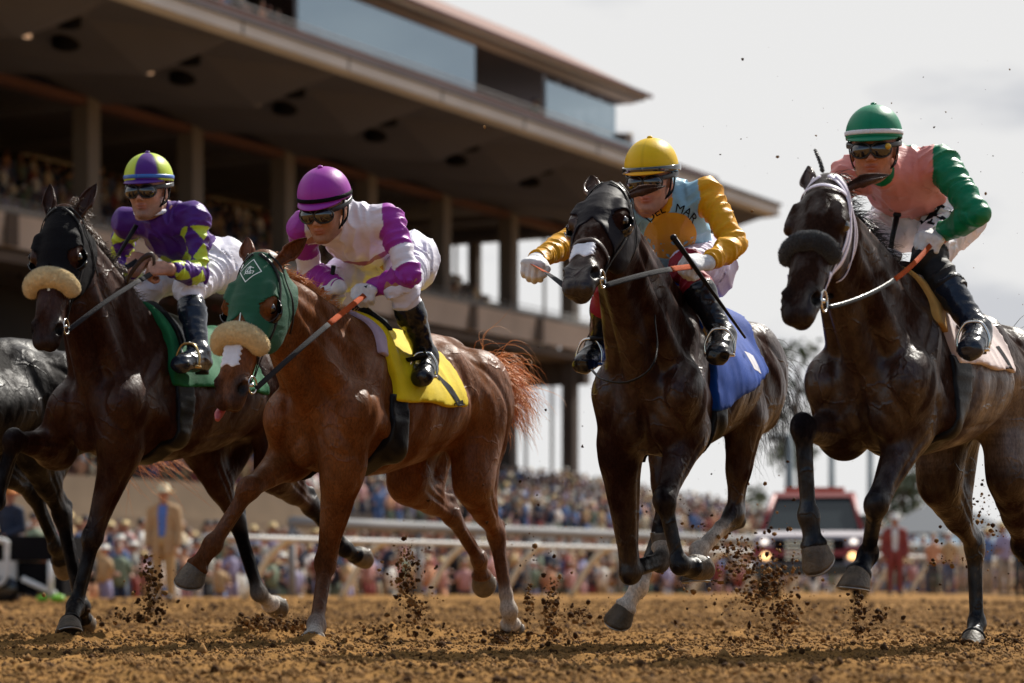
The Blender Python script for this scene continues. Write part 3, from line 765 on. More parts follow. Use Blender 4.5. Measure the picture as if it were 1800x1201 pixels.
        Tt = np.vstack([b+A(0, 1, 3).astype(int), b+A(1, 2, 3).astype(int), b+A(2, 0, 3).astype(int)])
        mobj('wool', arr_mesh('wool', Vt, Tt, True), mat, o)
        return o
    def hair(s, name, roots, dirs, L, mat, r=.0016, n=7, sag=.3, curl=.02, jit=.15, parent=None, flow=None):
        """many thin strands, root points + start directions"""
        mb_V = []; mb_Q = []; base = 0
        for i, (p, d) in enumerate(zip(roots, dirs)):
            d = nrm(d+rng.normal(0, jit, 3)); ln = L*rng.uniform(.6, 1.1); q = np.array(p, float); st = ln/n; P_ = [q.copy()]
            ph = rng.uniform(0, 6.3, 3); fr = rng.uniform(5, 12)
            for k in range(n):
                q = q+d*st; d = nrm(d+A(0, 0, -sag/n)+(flow if flow is not None else 0)/n+curl*np.sin(ph+fr*k/n))
                P_.append(q.copy())
            P_ = np.array(P_); u = nrm(np.cross(P_[-1]-P_[0], rng.normal(0, 1, 3))); v = nrm(np.cross(P_[-1]-P_[0], u))
            rr = r*(1-np.linspace(0, 1, n+1)**2*.85)[:, None]
            V = np.stack([P_+u*rr, P_-u*rr*.5+v*rr*.87, P_-u*rr*.5-v*rr*.87], 1).reshape(-1, 3)
            Q = [[k*3+j, k*3+(j+1) % 3, (k+1)*3+(j+1) % 3, (k+1)*3+j] for k in range(n) for j in range(3)]
            mb_V.append(V); mb_Q.append(np.array(Q)+base); base += len(V)
        return mobj(name, arr_mesh(name, np.vstack(mb_V), np.vstack(mb_Q), True), mat, parent or s.root)

def _tubeN(s, P, r, nn, wide=1.0, m=8):
    P = np.asarray(P, float); n = len(P); r = np.broadcast_to(np.asarray(r, float), (n,)); wide = np.broadcast_to(np.asarray(wide, float), (n,))
    Tn = np.gradient(P, axis=0); Tn /= np.linalg.norm(Tn, axis=1)[:, None]+1e-12; rings = []
    for i in range(n):
        u = nn[i]-np.dot(nn[i], Tn[i])*Tn[i]; u = u/(np.linalg.norm(u)+1e-12); v = np.cross(Tn[i], u); a = (np.arange(m)+.5)*2*math.pi/m
        sq = 1/np.maximum(np.abs(np.cos(a)), np.abs(np.sin(a)))**.6
        rings.append(P[i]+r[i]*((np.cos(a)*sq)[:, None]*u+(np.sin(a)*sq)[:, None]*v*wide[i]))
    return s.ring(rings, True)
MB.tubeN = _tubeN
# ================================================================= MATERIALS
coat_mat('coat', .44, .02, .26, .0)
coat_mat('coat_sweat', .34, .01, .46, .0)
pm('hoof', (.085, .062, .040), .55, vary=.45, vscale=25, bump=.5, bscale=90, stretch=(1, 1, 1))
pm('shoe', (.35, .33, .31), .35, 1)
pm('eye', (.012, .006, .004), .06, spec=.8, coat=1, coatr=.02)
pm('blackgloss', (.010, .010, .012), .22, coat=.4)
pm('blackcloth', (.005, .0045, .006), .7, sheen=.0, spec=.08, bump=.35, bscale=160)
pm('blacklycra', (.008, .006, .010), .6, sheen=.0, bump=.2, bscale=40, spec=.12)
pm('greenhood', hexc('165038'), .6, sheen=.06, spec=.25, bump=.3, bscale=260, vary=.1, vscale=12)
pm('fleece', hexc('e8cf9c'), .95, sheen=.3, vary=.12, vscale=90, bump=.6, bscale=260)
pm('fleece_black', (.018, .018, .02), .9, sheen=.4, vary=.3, vscale=90, bump=.6, bscale=260)
pm('leather', (.035, .016, .011), .45, coat=.1, spec=.3, vary=.2, bump=.2, bscale=150)
pm('blackleather', (.008, .007, .007), .40, coat=.04, spec=.15, bump=.15, bscale=120)
pm('whitestrap', hexc('d9d2e2'), .42, coat=.2, vary=.06, vscale=40)
pm('grey_rubber', (.030, .029, .032), .8, spec=.12, bump=.5, bscale=300, vary=.1)
pm('orange_rubber', hexc('a8481a'), .8, spec=.12, bump=.5, bscale=300, vary=.12)
pm('metal', (.7, .68, .64), .22, 1)
pm('brass', (.6, .42, .18), .3, 1)
pm('tape', hexc('d6d8e2'), .6, vary=.06, vscale=60, bump=.25, bscale=80)
pm('tongue', hexc('9a4248'), .4, coat=.1)
pm('silk', rough=.42, spec=.22, attr=True, vary=.05, vscale=18, bump=.40, bscale=11, bdetail=5, bdist=.02, stretch=(1, 1, 2.2))
pm('silk_soft', rough=.6, spec=.25, attr=True, vary=.06, vscale=18, bump=.35, bscale=10, bdetail=5, bdist=.02, stretch=(1, 1, 2.2))
pm('breech', hexc('dcdae6'), .62, spec=.3, vary=.05, vscale=20, bump=.35, bscale=10, bdetail=5, bdist=.02, stretch=(1, 1, 2.2))
pm('boot', (.008, .008, .010), .24, coat=.25, coatr=.10, bump=.5, bscale=22, spec=.4, bdist=.015)
pm('boot_blue', (.010, .015, .028), .24, coat=.25, coatr=.12, bump=.5, bscale=22, spec=.4, bdist=.015)
pm('glove', hexc('dcdcdc'), .7, bump=.4, bscale=220, vary=.12, vscale=40)
pm('skin', rough=.48, spec=.45, attr=True, vary=.10, vscale=60, bump=.25, bscale=220)
pm('helmet_silk', rough=.45, spec=.22, sheen=.0, attr=True, bump=.12, bscale=30, coat=.03)
pm('lens', (.012, .010, .012), .10, coat=.8, coatr=.04, spec=.7)
pm('lens_brown', (.10, .07, .06), .12, coat=.8, coatr=.04)
pm('frame', (.015, .015, .017), .35)
pm('mane_orange_lit', hexc('d2853e'), .5, sheen=.1)  # chestnut hair brightened: the sun's glow from behind is put into the colour
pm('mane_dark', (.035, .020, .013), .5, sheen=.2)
pm('mane_lit', (.16, .11, .08), .4)  # sunlit version of the dark mane, the light painted into its colour
pm('mane_black', (.012, .010, .010), .45)
pm('text_black', (.010, .010, .014), .8, spec=.1)
pm('text_white', hexc('dfe8e2'), .6)
pm('gold', hexc('c09a2c'), .5)
def clothm(n, h, **k): return pm(n, hexc(h), .65, sheen=.03, spec=.15, vary=.10, vscale=14, bump=.3, bscale=380, **k)
clothm('cl_green', '16603a'); clothm('cl_yellow', 'e0c414'); clothm('cl_blue', '003f98'); clothm('cl_pink', 'd6c6c2'); clothm('cl_tan', 'b98f4e'); clothm('cl_white', 'd8d6dc'); clothm('cl_lilac', 'b9a6b8')
# ================================================================= JOCKEYS
class Jockey:
    """J: joint positions in the horse's local frame"""
    def __init__(s, hs, label, J, face_yaw, face_pitch, face_roll=0, skin=(.42, .20, .12), headscale=1.0, stub=None):
        s.hs = hs; s.J = J
        s.root = empty('person', hs.O, hs.root.rotation_euler[2], label, 'jockey', 'jockeys riding in the race')
        # head frame: f = facing, u = up, l = the person's left
        y, p, r = R(face_yaw), R(face_pitch), R(face_roll)
        fw = A(-math.sin(y)*math.cos(p), -math.cos(y)*math.cos(p), -math.sin(p))
        lf = A(math.cos(y), -math.sin(y), 0); up = np.cross(fw, lf)
        lf2 = lf*math.cos(r)+up*math.sin(r); up = np.cross(fw, lf2)
        s.f, s.u, s.l = hs.w2l(fw), hs.w2l(up), hs.w2l(lf2); s.C = J['head']; s.hsz = headscale
        s.skin = A(*skin); s.stub = stub
    def h(s, f, l, u): return s.C+(s.f*f+s.l*l+s.u*u)*s.hsz
    def hc(s, G):
        D = (G-s.C)/s.hsz; return D@s.f, D@s.l, D@s.u
    def hand(s, W, D, B, sg, k=.006, grip=1.0, sc_=1.0):
        """palm and five fingers.  W wrist, D wrist->knuckles, B back of the hand, sg thumb side sign"""
        D = nrm(D); B = nrm(B-D*np.dot(B, D)); S = np.cross(B, D)*sg; o = []
        c = sc_
        o.append((prim(W, W+D*.078*c, S, rs=[.027*c, .041*c], rt=[.018*c, .016*c], e0=.015, e1=.012), .02, '+'))
        Ls = [.040, .045, .042, .033]
        for i in range(4):
            q = (1.5-i); K = W+D*(.082-.004*abs(q-.5))*c+S*q*.0195*c
            l1 = Ls[i]*c; g = grip
            a1 = K+nrm(D*(1-.75*g)-B*(.15+.75*g))*l1; a2 = a1+nrm(-D*(g*1.0-.5)-B*.35)*l1*.72; a3 = a2+nrm(-D*.9*g+D*(1-g)*.6-B*-.35*g)*l1*.5
            o += [(limb(K-D*.012, K, .0098*c, .0100*c), .010, '+'), (limb(K, a1, .0100*c, .0090*c), .005, '+'), (limb(a1, a2, .0090*c, .0082*c), .004, '+'), (limb(a2, a3, .0082*c, .0074*c), .004, '+')]
        T0 = W+D*.028*c+S*.028*c; T1 = T0+nrm(D*.75+S*.6-B*.45)*.036*c; T2 = T1+nrm(D*.7-S*.25-B*.6)*.030*c; T3 = T2+nrm(D*.3-S*.75-B*.4)*.020*c
        o += [(limb(T0, T1, .0145*c, .0110*c), .014, '+'), (limb(T1, T2, .0108*c, .0100*c), .004, '+'), (limb(T2, T3, .0098*c, .0085*c), .004, '+')]
        return o
    def build(s, bare=False, gloves=(1, 1), handdirs=None, hgrip=1.0):
        J = s.J; u = .005; hd = s.h; Pm = []; add = lambda p, k=.015, m='+': Pm.append((p, k, m)); z = s.hsz
        def he(f, l, u_, r, col=0): return ellp(hd(f, l, u_), A(*r)*z, s.f, s.l, col)
        def hl(a, b, r0, r1, fl=1, col=0): return limb(hd(*a), hd(*b), r0*z, r1*z, fl, s.l, col)
        s.head_prims = HPm = []
        ha = lambda p, k=.012, m='+': (Pm.append((p, k, m)), HPm.append((p, k, m)))
        ha(he(-.005, 0, .035, (.096, .076, .088)), .02)
        ha(he(.030, 0, -.030, (.062, .062, .075)), .03)
        ha(prim(hd(.045, 0, -.02), hd(.060, 0, -.095), s.l, rs=[.052*z, .026*z], rt=[.030*z, .020*z], e0=.03, e1=.012), .025)
        ha(hl((.020, .045, -.070), (.066, .012, -.098), .020, .018), .025); ha(hl((.020, -.045, -.070), (.066, -.012, -.098), .020, .018), .025)
        ha(he(.076, 0, -.098, (.014, .018, .012)), .012)
        for g in (-1, 1):
            ha(he(.066, .034*g, -.028, (.020, .020, .016)), .02)
            ha(he(.082, .020*g, .022, (.012, .018, .008)), .012)
            ha(he(-.002, .074*g, -.012, (.016, .008, .030)), .006)
            Pm.append((he(.086, .030*g, .002, (.010, .016, .010)), .012, '-'))
        ha(hl((.084, 0, .012), (.106, 0, -.030), .009, .011), .010)
        ha(he(.098, .011, -.036, (.011, .009, .007)), .006); ha(he(.098, -.011, -.036, (.011, .009, .007)), .006)
        ha(he(.085, 0, -.058, (.013, .022, .0055), 1), .006); ha(he(.083, 0, -.069, (.012, .019, .0060), 1), .005)
        Pm.append((he(.100, 0, -.0635, (.012, .022, .0016)), .003, '-'))
        nk0 = hd(-.030, 0, -.045); nk1 = .5*(J['shl']+J['shr'])+A(0, 0, .02)
        neck = limb(nk0, nk1, .054, .062); ha(neck, .03)
        # torso
        ch = .5*(J['shl']+J['shr']); pv = .5*(J['hipl']+J['hipr']); ax = nrm(pv-ch); wd = nrm(J['shl']-J['shr'])
        s.torso = TP = []
        tadd = lambda p, k: (Pm.append((p, k, '+')), TP.append((p, k, '+')))
        tl = np.linalg.norm(pv-ch)
        tadd(prim(ch+ax*.02, pv, wd, xs=[0, .25, .55, .8, 1], rs=[.135, .150, .138, .132, .145], rt=[.085, .105, .095, .095, .105], e0=.06, e1=.05), .05)
        tadd(limb(J['shl']*.9+ch*.1, J['shr']*.9+ch*.1, .058, .058), .05)
        tadd(limb(nk1+A(0, 0, 0), ch+ax*.1, .065, .09), .05)
        for k in ('shl', 'shr'): tadd(ellp(J[k], (.056, .056, .056)), .04)
        s.armp = {}
        for sd, sg in (('l', 1), ('r', -1)):
            sh, el, wr = J['sh'+sd], J['el'+sd], J['wr'+sd]
            ap = [(limb(sh, el, .054, .040), .03, '+'), (limb(el, el+(wr-el)*.35, .041, .042), .02, '+'), (limb(el+(wr-el)*.3, wr, .042, .027, 1), .02, '+')]
            s.armp[sd] = ap; Pm += ap
        s.legp = {}
        for sd in 'lr':
            hp, kn, an, toe = J['hip'+sd], J['kn'+sd], J['an'+sd], J['toe'+sd]
            lp = [(limb(hp, kn, .098, .058), .05, '+'), (ellp(kn, (.056, .056, .056)), .02, '+'), (limb(kn, kn+(an-kn)*.4, .052, .052), .02, '+'), (limb(kn+(an-kn)*.35, an, .052, .034), .02, '+')]
            fd = nrm(toe-an); heel = an-fd*.03-A(0, 0, .05)
            fp = [(limb(an, heel, .034, .030), .02, '+'), (limb(heel, toe, .030, .026, 1.25), .02, '+'), (limb(an, toe, .034, .022, 1.2), .03, '+')]
            s.legp[sd] = (lp, fp); Pm += lp+fp
        s.handp = {}
        for sd, sg in (('l', 1), ('r', -1)):
            d, b, t = J['hd'+sd]
            s.handp[sd] = s.hand(J['wr'+sd], d, b, t, grip=J.get('grip'+sd, 1.0), sc_=1.16); Pm += s.handp[sd]
        f = Field(Pm, u, .03, .03); V, Q = f.surf()
        sk = s.skin; pal = np.array([sk, sk*A(.95, .62, .60)])
        W = vcol(V, Pm, pal, .004); cols = W@pal
        fx, lx, ux = s.hc(V); st = (fx > .03) & (ux < -.05) & (ux > -.13) & (np.abs(lx) < .06)
        cols[st] *= (1-.16*np.clip((ux[st]+.05)/-.03, 0, 1))[:, None]
        cols *= (1+.16*fbm(V*70, 3, 5)+.10*vnoise(V*22, 9))[:, None]
        if s.stub is not None:
            fx, lx, ux = s.hc(V); k = np.clip((-.045-ux)/.02, 0, 1)*np.clip((ux+.16)/.03, 0, 1)*(fx > 0)*(.75+.25*vnoise(V*300, 3))*s.stub[0]; k = k*(1-.6*((np.abs(ux+.063) < .010) & (np.abs(lx) < .022)))
            cols = cols*(1-k[:, None])+A(*s.stub[1])*k[:, None]
        V = smoothV(V, Q, 1, .3)
        s.body_o = mobj('body', arr_mesh('body', V, Q, True, cols), MATS['skin'], s.root); s.Fd = f
        return s
    def garment(s, name, prims, off, mat, color=None, folds=.004, fs=14, fdir=None, cut=None, h=.005, kx=1.0, it=1, seed=1):
        f = Field(prims, h, .04, .05)
        segs = [(s.J[a+x], s.J[b+x]) for x in 'lr' for a, b in (('sh', 'el'), ('el', 'wr'), ('hip', 'kn'), ('kn', 'an'))]
        Wd = nrm(s.J['shl']-s.J['shr'])
        def nz2(G):
            best = np.full(G.shape[:-1], .105); q = G*7+Wd*(G@Wd)[..., None]*17
            for a, b in segs:
                ax = nrm(b-a); x = (G-a)@ax; r_ = np.linalg.norm(G-a-np.clip(x, 0, np.linalg.norm(b-a))[..., None]*ax, axis=-1); m = r_ < best
                best = np.where(m, r_, best); q = np.where(m[..., None], G*8+(ax*.8+A(.3, .3, .3))*x[..., None]*26, q)
            n_ = vnoise(q+.7*np.stack([vnoise(G*9, 8)]*3, -1), seed); return folds*(.9-2.2*np.abs(n_)**.7+.35*vnoise(q*2.1, seed+3))
        def nz(G):
            if fs > 15 and fs < 20: return nz2(G)
            q = G*fs*A(.55, .75, 1.5)+.6*np.stack([vnoise(G*7, 8)]*3, -1)
            if fdir is not None: d = nrm(fdir); q = q-np.multiply.outer(q@d, d)*.8
            r = 1-np.abs(vnoise(q, seed))*2
            return folds*(r*.7+.25*vnoise(q*2.3, seed+3))
        V, Q = f.region(cut, off, noise=nz); V = smoothV(V, Q, it, .35)
        me = arr_mesh(name, V, Q, True, None if color is None else color(V))
        o = mobj(name, me, mat, s.root); o['_'] = 0; del o['_']; return o, V, Q
    def jersey(s, color, mat='silk', hem=.98, off=.010, cuff=.97, folds=.008, collar=None):
        J = s.J; Pm = list(s.torso)
        Pm = [(dict(p), k, m) for p, k, m in Pm]
        for sd in 'lr':
            for p, k, m in s.armp[sd]: Pm.append((p, k, m))
        nk = s.h(-.02, 0, -.075); nk1 = .5*(J['shl']+J['shr']); Pm.append((limb(nk1+(nk-nk1)*.55, nk1, .058, .09), .03, '+'))
        ch = .5*(J['shl']+J['shr']); pv = .5*(J['hipl']+J['hipr']); ax = nrm(pv-ch); tl = np.linalg.norm(pv-ch)
        nax = nrm(nk-nk1); nlen = np.linalg.norm(nk-nk1)
        def cut(G):
            d = (G-ch)@ax-tl*hem
            # keep the arms: only cut the trunk side
            for sd in 'lr':
                wr, el = J['wr'+sd], J['el'+sd]; a = nrm(wr-el); L = np.linalg.norm(wr-el)
                ad = np.linalg.norm(G-(el+np.clip((G-el)@a, 0, L)[..., None]*a), axis=-1)
                sh = J['sh'+sd]; a2 = nrm(el-sh); L2 = np.linalg.norm(el-sh); ad2 = np.linalg.norm(G-(sh+np.clip((G-sh)@a2, 0, L2)[..., None]*a2), axis=-1)
                near = np.minimum(ad, ad2) < .085
                d = np.where(near, np.maximum(np.where(np.minimum(ad, ad2) < .075, -.05, -.02), 0*d-.05), d)
                c = (G-el)@a-L*cuff; d = np.where(ad < .075, np.maximum(d, np.where(ad < ad2+.02, c, -.05)), d)
            hx, hl_, hu = s.hc(G); nn = (G-nk1)@nax-nlen*.80
            return np.maximum(d, np.where(np.linalg.norm(G-nk, axis=-1) < .09, nn, -.05))
        return s.garment('jersey', Pm, off, MATS[mat], color, folds, 17, None, cut, seed=int(abs(s.C[0])*100))
    def tubecut(s, a, b, lo=0, hi=1.):
        ax = nrm(b-a); L = np.linalg.norm(b-a)
        return lambda G: np.maximum((G-a)@ax-L*hi, L*lo-(G-a)@ax)
    def breeches(s, color=None, mat='breech', off=.012, end=.30):
        J = s.J; Pm = []
        ch = .5*(J['shl']+J['shr']); pv = .5*(J['hipl']+J['hipr']); ax = nrm(pv-ch); wd = nrm(J['shl']-J['shr'])
        Pm.append((prim(pv-ax*.16, pv+ax*.03, wd, rs=[.126, .150], rt=[.085, .112], e0=.03, e1=.07), .05, '+'))
        for sd in 'lr':
            lp, fp = s.legp[sd]; Pm += lp
            Pm.append((ellp(J['hip'+sd]+ax*.03, (.115, .10, .115), ax, wd), .06, '+'))
        def cut(G):
            d = np.full(G.shape[:-1], -.05)
            for sd in 'lr':
                kn, an = J['kn'+sd], J['an'+sd]; a = nrm(an-kn); L = np.linalg.norm(an-kn)
                x = (G-kn)@a; r = np.linalg.norm(G-kn-np.clip(x, 0, L)[..., None]*a, axis=-1)
                d = np.where(r < .09, np.maximum(d, x-L*end), d)
            return d
        return s.garment('breeches', Pm, off, MATS[mat], color, .008, 18, None, cut, seed=9)
    def boots(s, mat='boot', top=.22, off=.012):
        for sd in 'lr':
            lp, fp = s.legp[sd]; kn, an, toe = s.J['kn'+sd], s.J['an'+sd], s.J['toe'+sd]
            cutf = s.tubecut(kn, an, top, 9)
            def cut(G, c=cutf, an=an):
                return np.where(np.linalg.norm(G-an, axis=-1) < .22, -.05, c(G))
            ax = nrm(an-kn)
            def nzf(G): return 0
            o, V, Q = s.garment('boot', lp[2:]+fp, off, MATS[mat], None, .0035, 26, None, cut, seed=4)
            heel = an-nrm(toe-an)*.03-A(0, 0, .05)
            MB().tube([heel-A(0, 0, .030), heel-A(0, 0, .055)], [.034, .032], 12).build('heel', MATS['blackleather'], o)
    def gloves(s, which='lr', mat='glove', logo=None):
        r = []
        for sd in which:
            W, el = s.J['wr'+sd], s.J['el'+sd]; a = nrm(W-el)
            Pm = s.handp[sd]+[(limb(W-a*.035, W+a*.01, .030, .028), .012, '+')]
            o, V, Q = s.garment('glove', Pm, .0035, MATS[mat], None, .0012, 60, None, None, h=.004, seed=2)
            r.append(o); s.glove_bvh = BVHTree.FromPolygons([tuple(v) for v in V], [tuple(q) for q in Q])
        return r
    def helmet(s, colf, band=None, bandmat=None, peak=(.0,), button=True, peakcol=None, bw=.010, bz=-.004, strap='blackcloth'):
        """silk covered skull cap with peak"""
        nu, nv = 64, 26; V = []; cols = []
        RX, RY, RZ = .120, .099, .100; c0 = .058
        for i in range(nv+1):
            p = R(99)*i/nv
            for j in range(nu):
                a = 2*math.pi*j/nu; cp, sp = math.cos(p), math.sin(p)
                seam = 1+.006*abs(math.cos(a*3))**.3
                x = RX*sp*math.cos(a)*seam-.012; y = RY*sp*math.sin(a)*seam; zz = c0+RZ*cp-(.012*(sp**8)*(-math.cos(a)*.5+.5))
                V.append((x, y, zz)); cols.append(colf(a, p))
        V = np.array(V); cols = np.array(cols)
        q = [[i*nu+j, (i+1)*nu+j, (i+1)*nu+(j+1) % nu, i*nu+(j+1) % nu] for i in range(nv) for j in range(nu)]
        # inner rim
        rim = V[-nu:]*A(.93, .93, 1)+A(0, 0, .012); n0 = len(V); V = np.vstack([V, rim]); cols = np.vstack([cols, cols[-nu:]*.3])
        q += [[n0-nu+j, n0+j, n0+(j+1) % nu, n0-nu+(j+1) % nu] for j in range(nu)]
        W = s.C+(V[:, :1]*s.f+V[:, 1:2]*s.l+V[:, 2:]*s.u)*s.hsz
        s.helm = mobj('helmet', arr_mesh('helmet', W, np.array(q), True, cols), MATS['helmet_silk'], s.root)
        # peak
        n, m = 25, 8; V = []; pc = peakcol if peakcol is not None else colf(0, R(95))
        for lay in (0, 1):
            for i in range(n):
                a = R(-64)+R(128)*i/(n-1)
                for j in range(m):
                    t = j/(m-1.); e = max(0, math.cos(a*1.38))**.7
                    rr = 1.0+t*.24*e
                    V.append(((RX*.985*math.cos(a))*rr-.012, RY*.985*math.sin(a)*(1+t*.12*e), c0-.012-.010*t*e-.006*t*t*e-.008*(1-math.cos(a))-(.003 if lay else 0)))
        V = np.array(V); Q = []
        for i in range(n-1):
            for j in range(m-1):
                k = i*m+j; Q.append([k, k+m, k+m+1, k+1]); k += n*m; Q.append([k, k+1, k+m+1, k+m])
            k = i*m+m-1; Q.append([k, k+m, k+m+n*m, k+n*m])
        W = s.C+(V[:, :1]*s.f+V[:, 1:2]*s.l+V[:, 2:]*s.u)*s.hsz
        mobj('peak', arr_mesh('peak', W, np.array(Q), True, np.tile(A(*pc), (len(V), 1))), MATS['helmet_silk'], s.helm)
        if button:
            mb = MB(); M = np.stack([s.f, s.l, s.u], 1); mb.ell(s.h(-.012, 0, c0+RZ+.002), (.011*z_(s), .011*z_(s), .006*z_(s)), M)
            mb.build('button', MATS['helmet_silk'], s.helm, cols=np.tile(A(*colf(0.3, .02)), (mb.n, 1)))
        if band is not None:
            a = np.linspace(0, 2*math.pi, 60); rr = 1.018
            pts = [s.h(RX*rr*math.cos(t)-.012, RY*rr*math.sin(t), c0+bz-.004*(1-math.cos(t))) for t in a]
            nn = [s.f*math.cos(t)+s.l*math.sin(t) for t in a]
            MB().tubeN(pts, .0022, nn, bw/.0022).build('helmet_band', band, s.helm)
        # harness: straps to the chin
        for g in (-1, 1):
            pts = [s.h(.015, .088*g, .050), s.h(.022, .080*g, -.02), s.h(.030, .066*g, -.06), s.h(.050, .034*g, -.098), s.h(.056, 0, -.112)]
            MB().tube(catmull(pts, 6), .0026, 6, flat=s.l, wide=3.4).build('chin_strap', MATS[strap], s.helm)
            pts = [s.h(-.045, .084*g, .050), s.h(-.015, .080*g, -.03), s.h(.028, .068*g, -.058)]
            MB().tube(catmull(pts, 6), .0026, 6, flat=s.l, wide=3.0).build('chin_strap', MATS[strap], s.helm)
        return s.helm
    def goggles(s, lens='lens', size=1.0, strapm='frame', glint=None):
        Pm = [];
        for g in (-1, 1): Pm += [(ellp(s.h(.090, .033*g, -.002), A(.026, .038*size, .029*size)*s.hsz, nrm(s.f+s.l*g*.35), s.l), .014, '+')]
        Pm += [(limb(s.h(.100, .02, .006), s.h(.100, -.02, .006), .012, .012), .01, '+')]
        f = Field(Pm, .0035, .02); V, Q = f.surf()
        o = mobj('goggles', arr_mesh('goggles', smoothV(V, Q, 1), Q), MATS[lens], s.root)
        mb = MB(); 
        for g in (-1, 1):
            c = s.h(.101, .035*g, -.002); n_ = nrm(s.f+s.l*g*.35); u_ = s.u; v_ = np.cross(n_, u_)
            a = np.linspace(0, 2*math.pi, 28); pts = c+np.cos(a)[:, None]*v_*.0365*size*s.hsz+np.sin(a)[:, None]*u_*.0275*size*s.hsz
            mb.tube(pts, .0035, 6)
        mb.build('goggle_frame', MATS['frame'], o)
        a = np.linspace(R(38), R(322), 44)
        pts = [s.h(.118*math.cos(t)-.012 if math.cos(t) > 0 else .126*math.cos(t)-.012, .096*math.sin(t), .010+.022*(1-math.cos(t))*.5) for t in a]; nn = [s.f*math.cos(t)+s.l*math.sin(t) for t in a]
        pts = np.array(pts)
        MB().tubeN(pts, .0016, nn, 6.5).build('goggle_strap', MATS[strapm], o)
        return o
def z_(s): return s.hsz
def flat_text(txt, size, mat, name='lettering', font=None):
    c = bpy.data.curves.new(name, 'FONT'); c.body = txt; c.size = size; c.align_x = 'CENTER'; c.align_y = 'CENTER'; c.resolution_u = 6
    o = bpy.data.objects.new(name, c); COL.objects.link(o); dg = bpy.context.evaluated_depsgraph_get(); dg.update()
    me = bpy.data.meshes.new_from_object(o.evaluated_get(dg)); COL.objects.unlink(o); bpy.data.objects.remove(o)
    return me
def drape(name, me_or_polys, place, bvh, direction, off, mat, parent, sub=2):
    """lay flat 2-D shapes on a surface. place(x,y)->3-D point in front of it; cast along direction"""
    import bmesh
    bm = bmesh.new()
    if hasattr(me_or_polys, 'vertices'): bm.from_mesh(me_or_polys)
    else:
        for poly in me_or_polys: bm.faces.new([bm.verts.new((x, y, 0)) for x, y in poly])
    bmesh.ops.triangulate(bm, faces=bm.faces[:])
    for _ in range(sub): bmesh.ops.subdivide_edges(bm, edges=bm.edges[:], cuts=1, use_grid_fill=True)
    bmesh.ops.triangulate(bm, faces=bm.faces[:])
    dv = Vector(direction).normalized(); ok = []
    for v in bm.verts:
        p = Vector(place(v.co.x, v.co.y)); loc, nor, i, d = bvh.ray_cast(p, dv)
        if loc is None: loc, nor, i, d = bvh.find_nearest(p); 
        v.co = loc-dv*off
    me = bpy.data.meshes.new(name); bm.to_mesh(me); bm.free()
    return mobj(name, me, mat, parent)
def stroke(p, w):
    """polyline -> quads in 2-D"""
    o = []
    for a, b in zip(p[:-1], p[1:]):
        a = A(*a); b = A(*b); d = nrm(b-a); n = A(-d[1], d[0])*w/2; a = a-d*w*.3; b = b+d*w*.3
        o.append([tuple(a+n), tuple(a-n), tuple(b-n), tuple(b+n)])
    return o
# ================================================================= GROUND
def gh(x, y):
    """height of the harrowed dirt"""
    x, y = np.broadcast_arrays(np.asarray(x, float), np.asarray(y, float)); p = np.stack([x, y, x*0], -1)
    near = np.clip((26-y)/16, .5, 1)
    h = .014*fbm(p*A(.9, 2.2, 1), 3, 1)+.009*(1-np.abs(vnoise(p*A(4, 7, 1), 4))*2)
    c = np.maximum(vnoise(p*A(11, 13, 1), 7), 0)**1.3*.022+np.maximum(vnoise(p*A(24, 27, 1), 9), 0)**1.2*.014+.004*vnoise(p*60, 12)
    return (h+c*near)*np.clip(1.0, 0, 1)-.018
MOUNDS = [(-.82, 10.78, .20, .035), (-1.98, 11.6, .22, .05), (-.02, 12.5, .16, .05), (2.04, 11.25, .22, .05), (-2.2, 13.2, .2, .05), (-1.3, 12.9, .3, .06), (-.55, 13.3, .32, .05)]
def gh2(x, y):
    h = gh(x, y)
    for mx_, my, r, a in MOUNDS: h = h+a*np.exp(-(((x-mx_)/r)**2+((y-my)/r)**2))*(.5+1.2*np.abs(vnoise(np.stack([x*16, y*16, x*0], -1), 3)))
    return h
xs = np.concatenate([-np.geomspace(600, 4.6, 26), np.arange(-4.5, 4.5, .0155), np.geomspace(4.6, 600, 26)])
ys = np.concatenate([[-300, -60, -15, -2, 2, 4], np.geomspace(4.6, 17, 430), np.geomspace(17.2, 60, 110), [80, 120, 200, 400, 900, 2500]])
X, Y = np.meshgrid(xs, ys, indexing='ij'); Z = gh2(X, Y); Z[(np.abs(X) > 6) | (Y > 60) | (Y < 4)] = -.012
nx_, ny_ = X.shape; idn = np.arange(nx_*ny_).reshape(nx_, ny_)
q = np.stack([idn[:-1, :-1], idn[1:, :-1], idn[1:, 1:], idn[:-1, 1:]], -1).reshape(-1, 4)
pm('dirt', hexc('866338'), .95, spec=.05, vary=.30, vscale=9, bump=.7, bscale=75, bdetail=9, bdist=.012)
g = mobj('dirt_track', arr_mesh('dirt_track', np.stack([X, Y, Z], -1).reshape(-1, 3), q, True), MATS['dirt']); tag(g, 'loose brown dirt of the race track', kind='structure'); 
pm('clod', hexc('84623a'), .95, spec=.15, vary=.35, vscale=30, bump=.6, bscale=140, bdetail=6)
pm('clod_dark', hexc('422b15'), .95, spec=.15, vary=.35, vscale=30, bump=.6, bscale=140, bdetail=6)
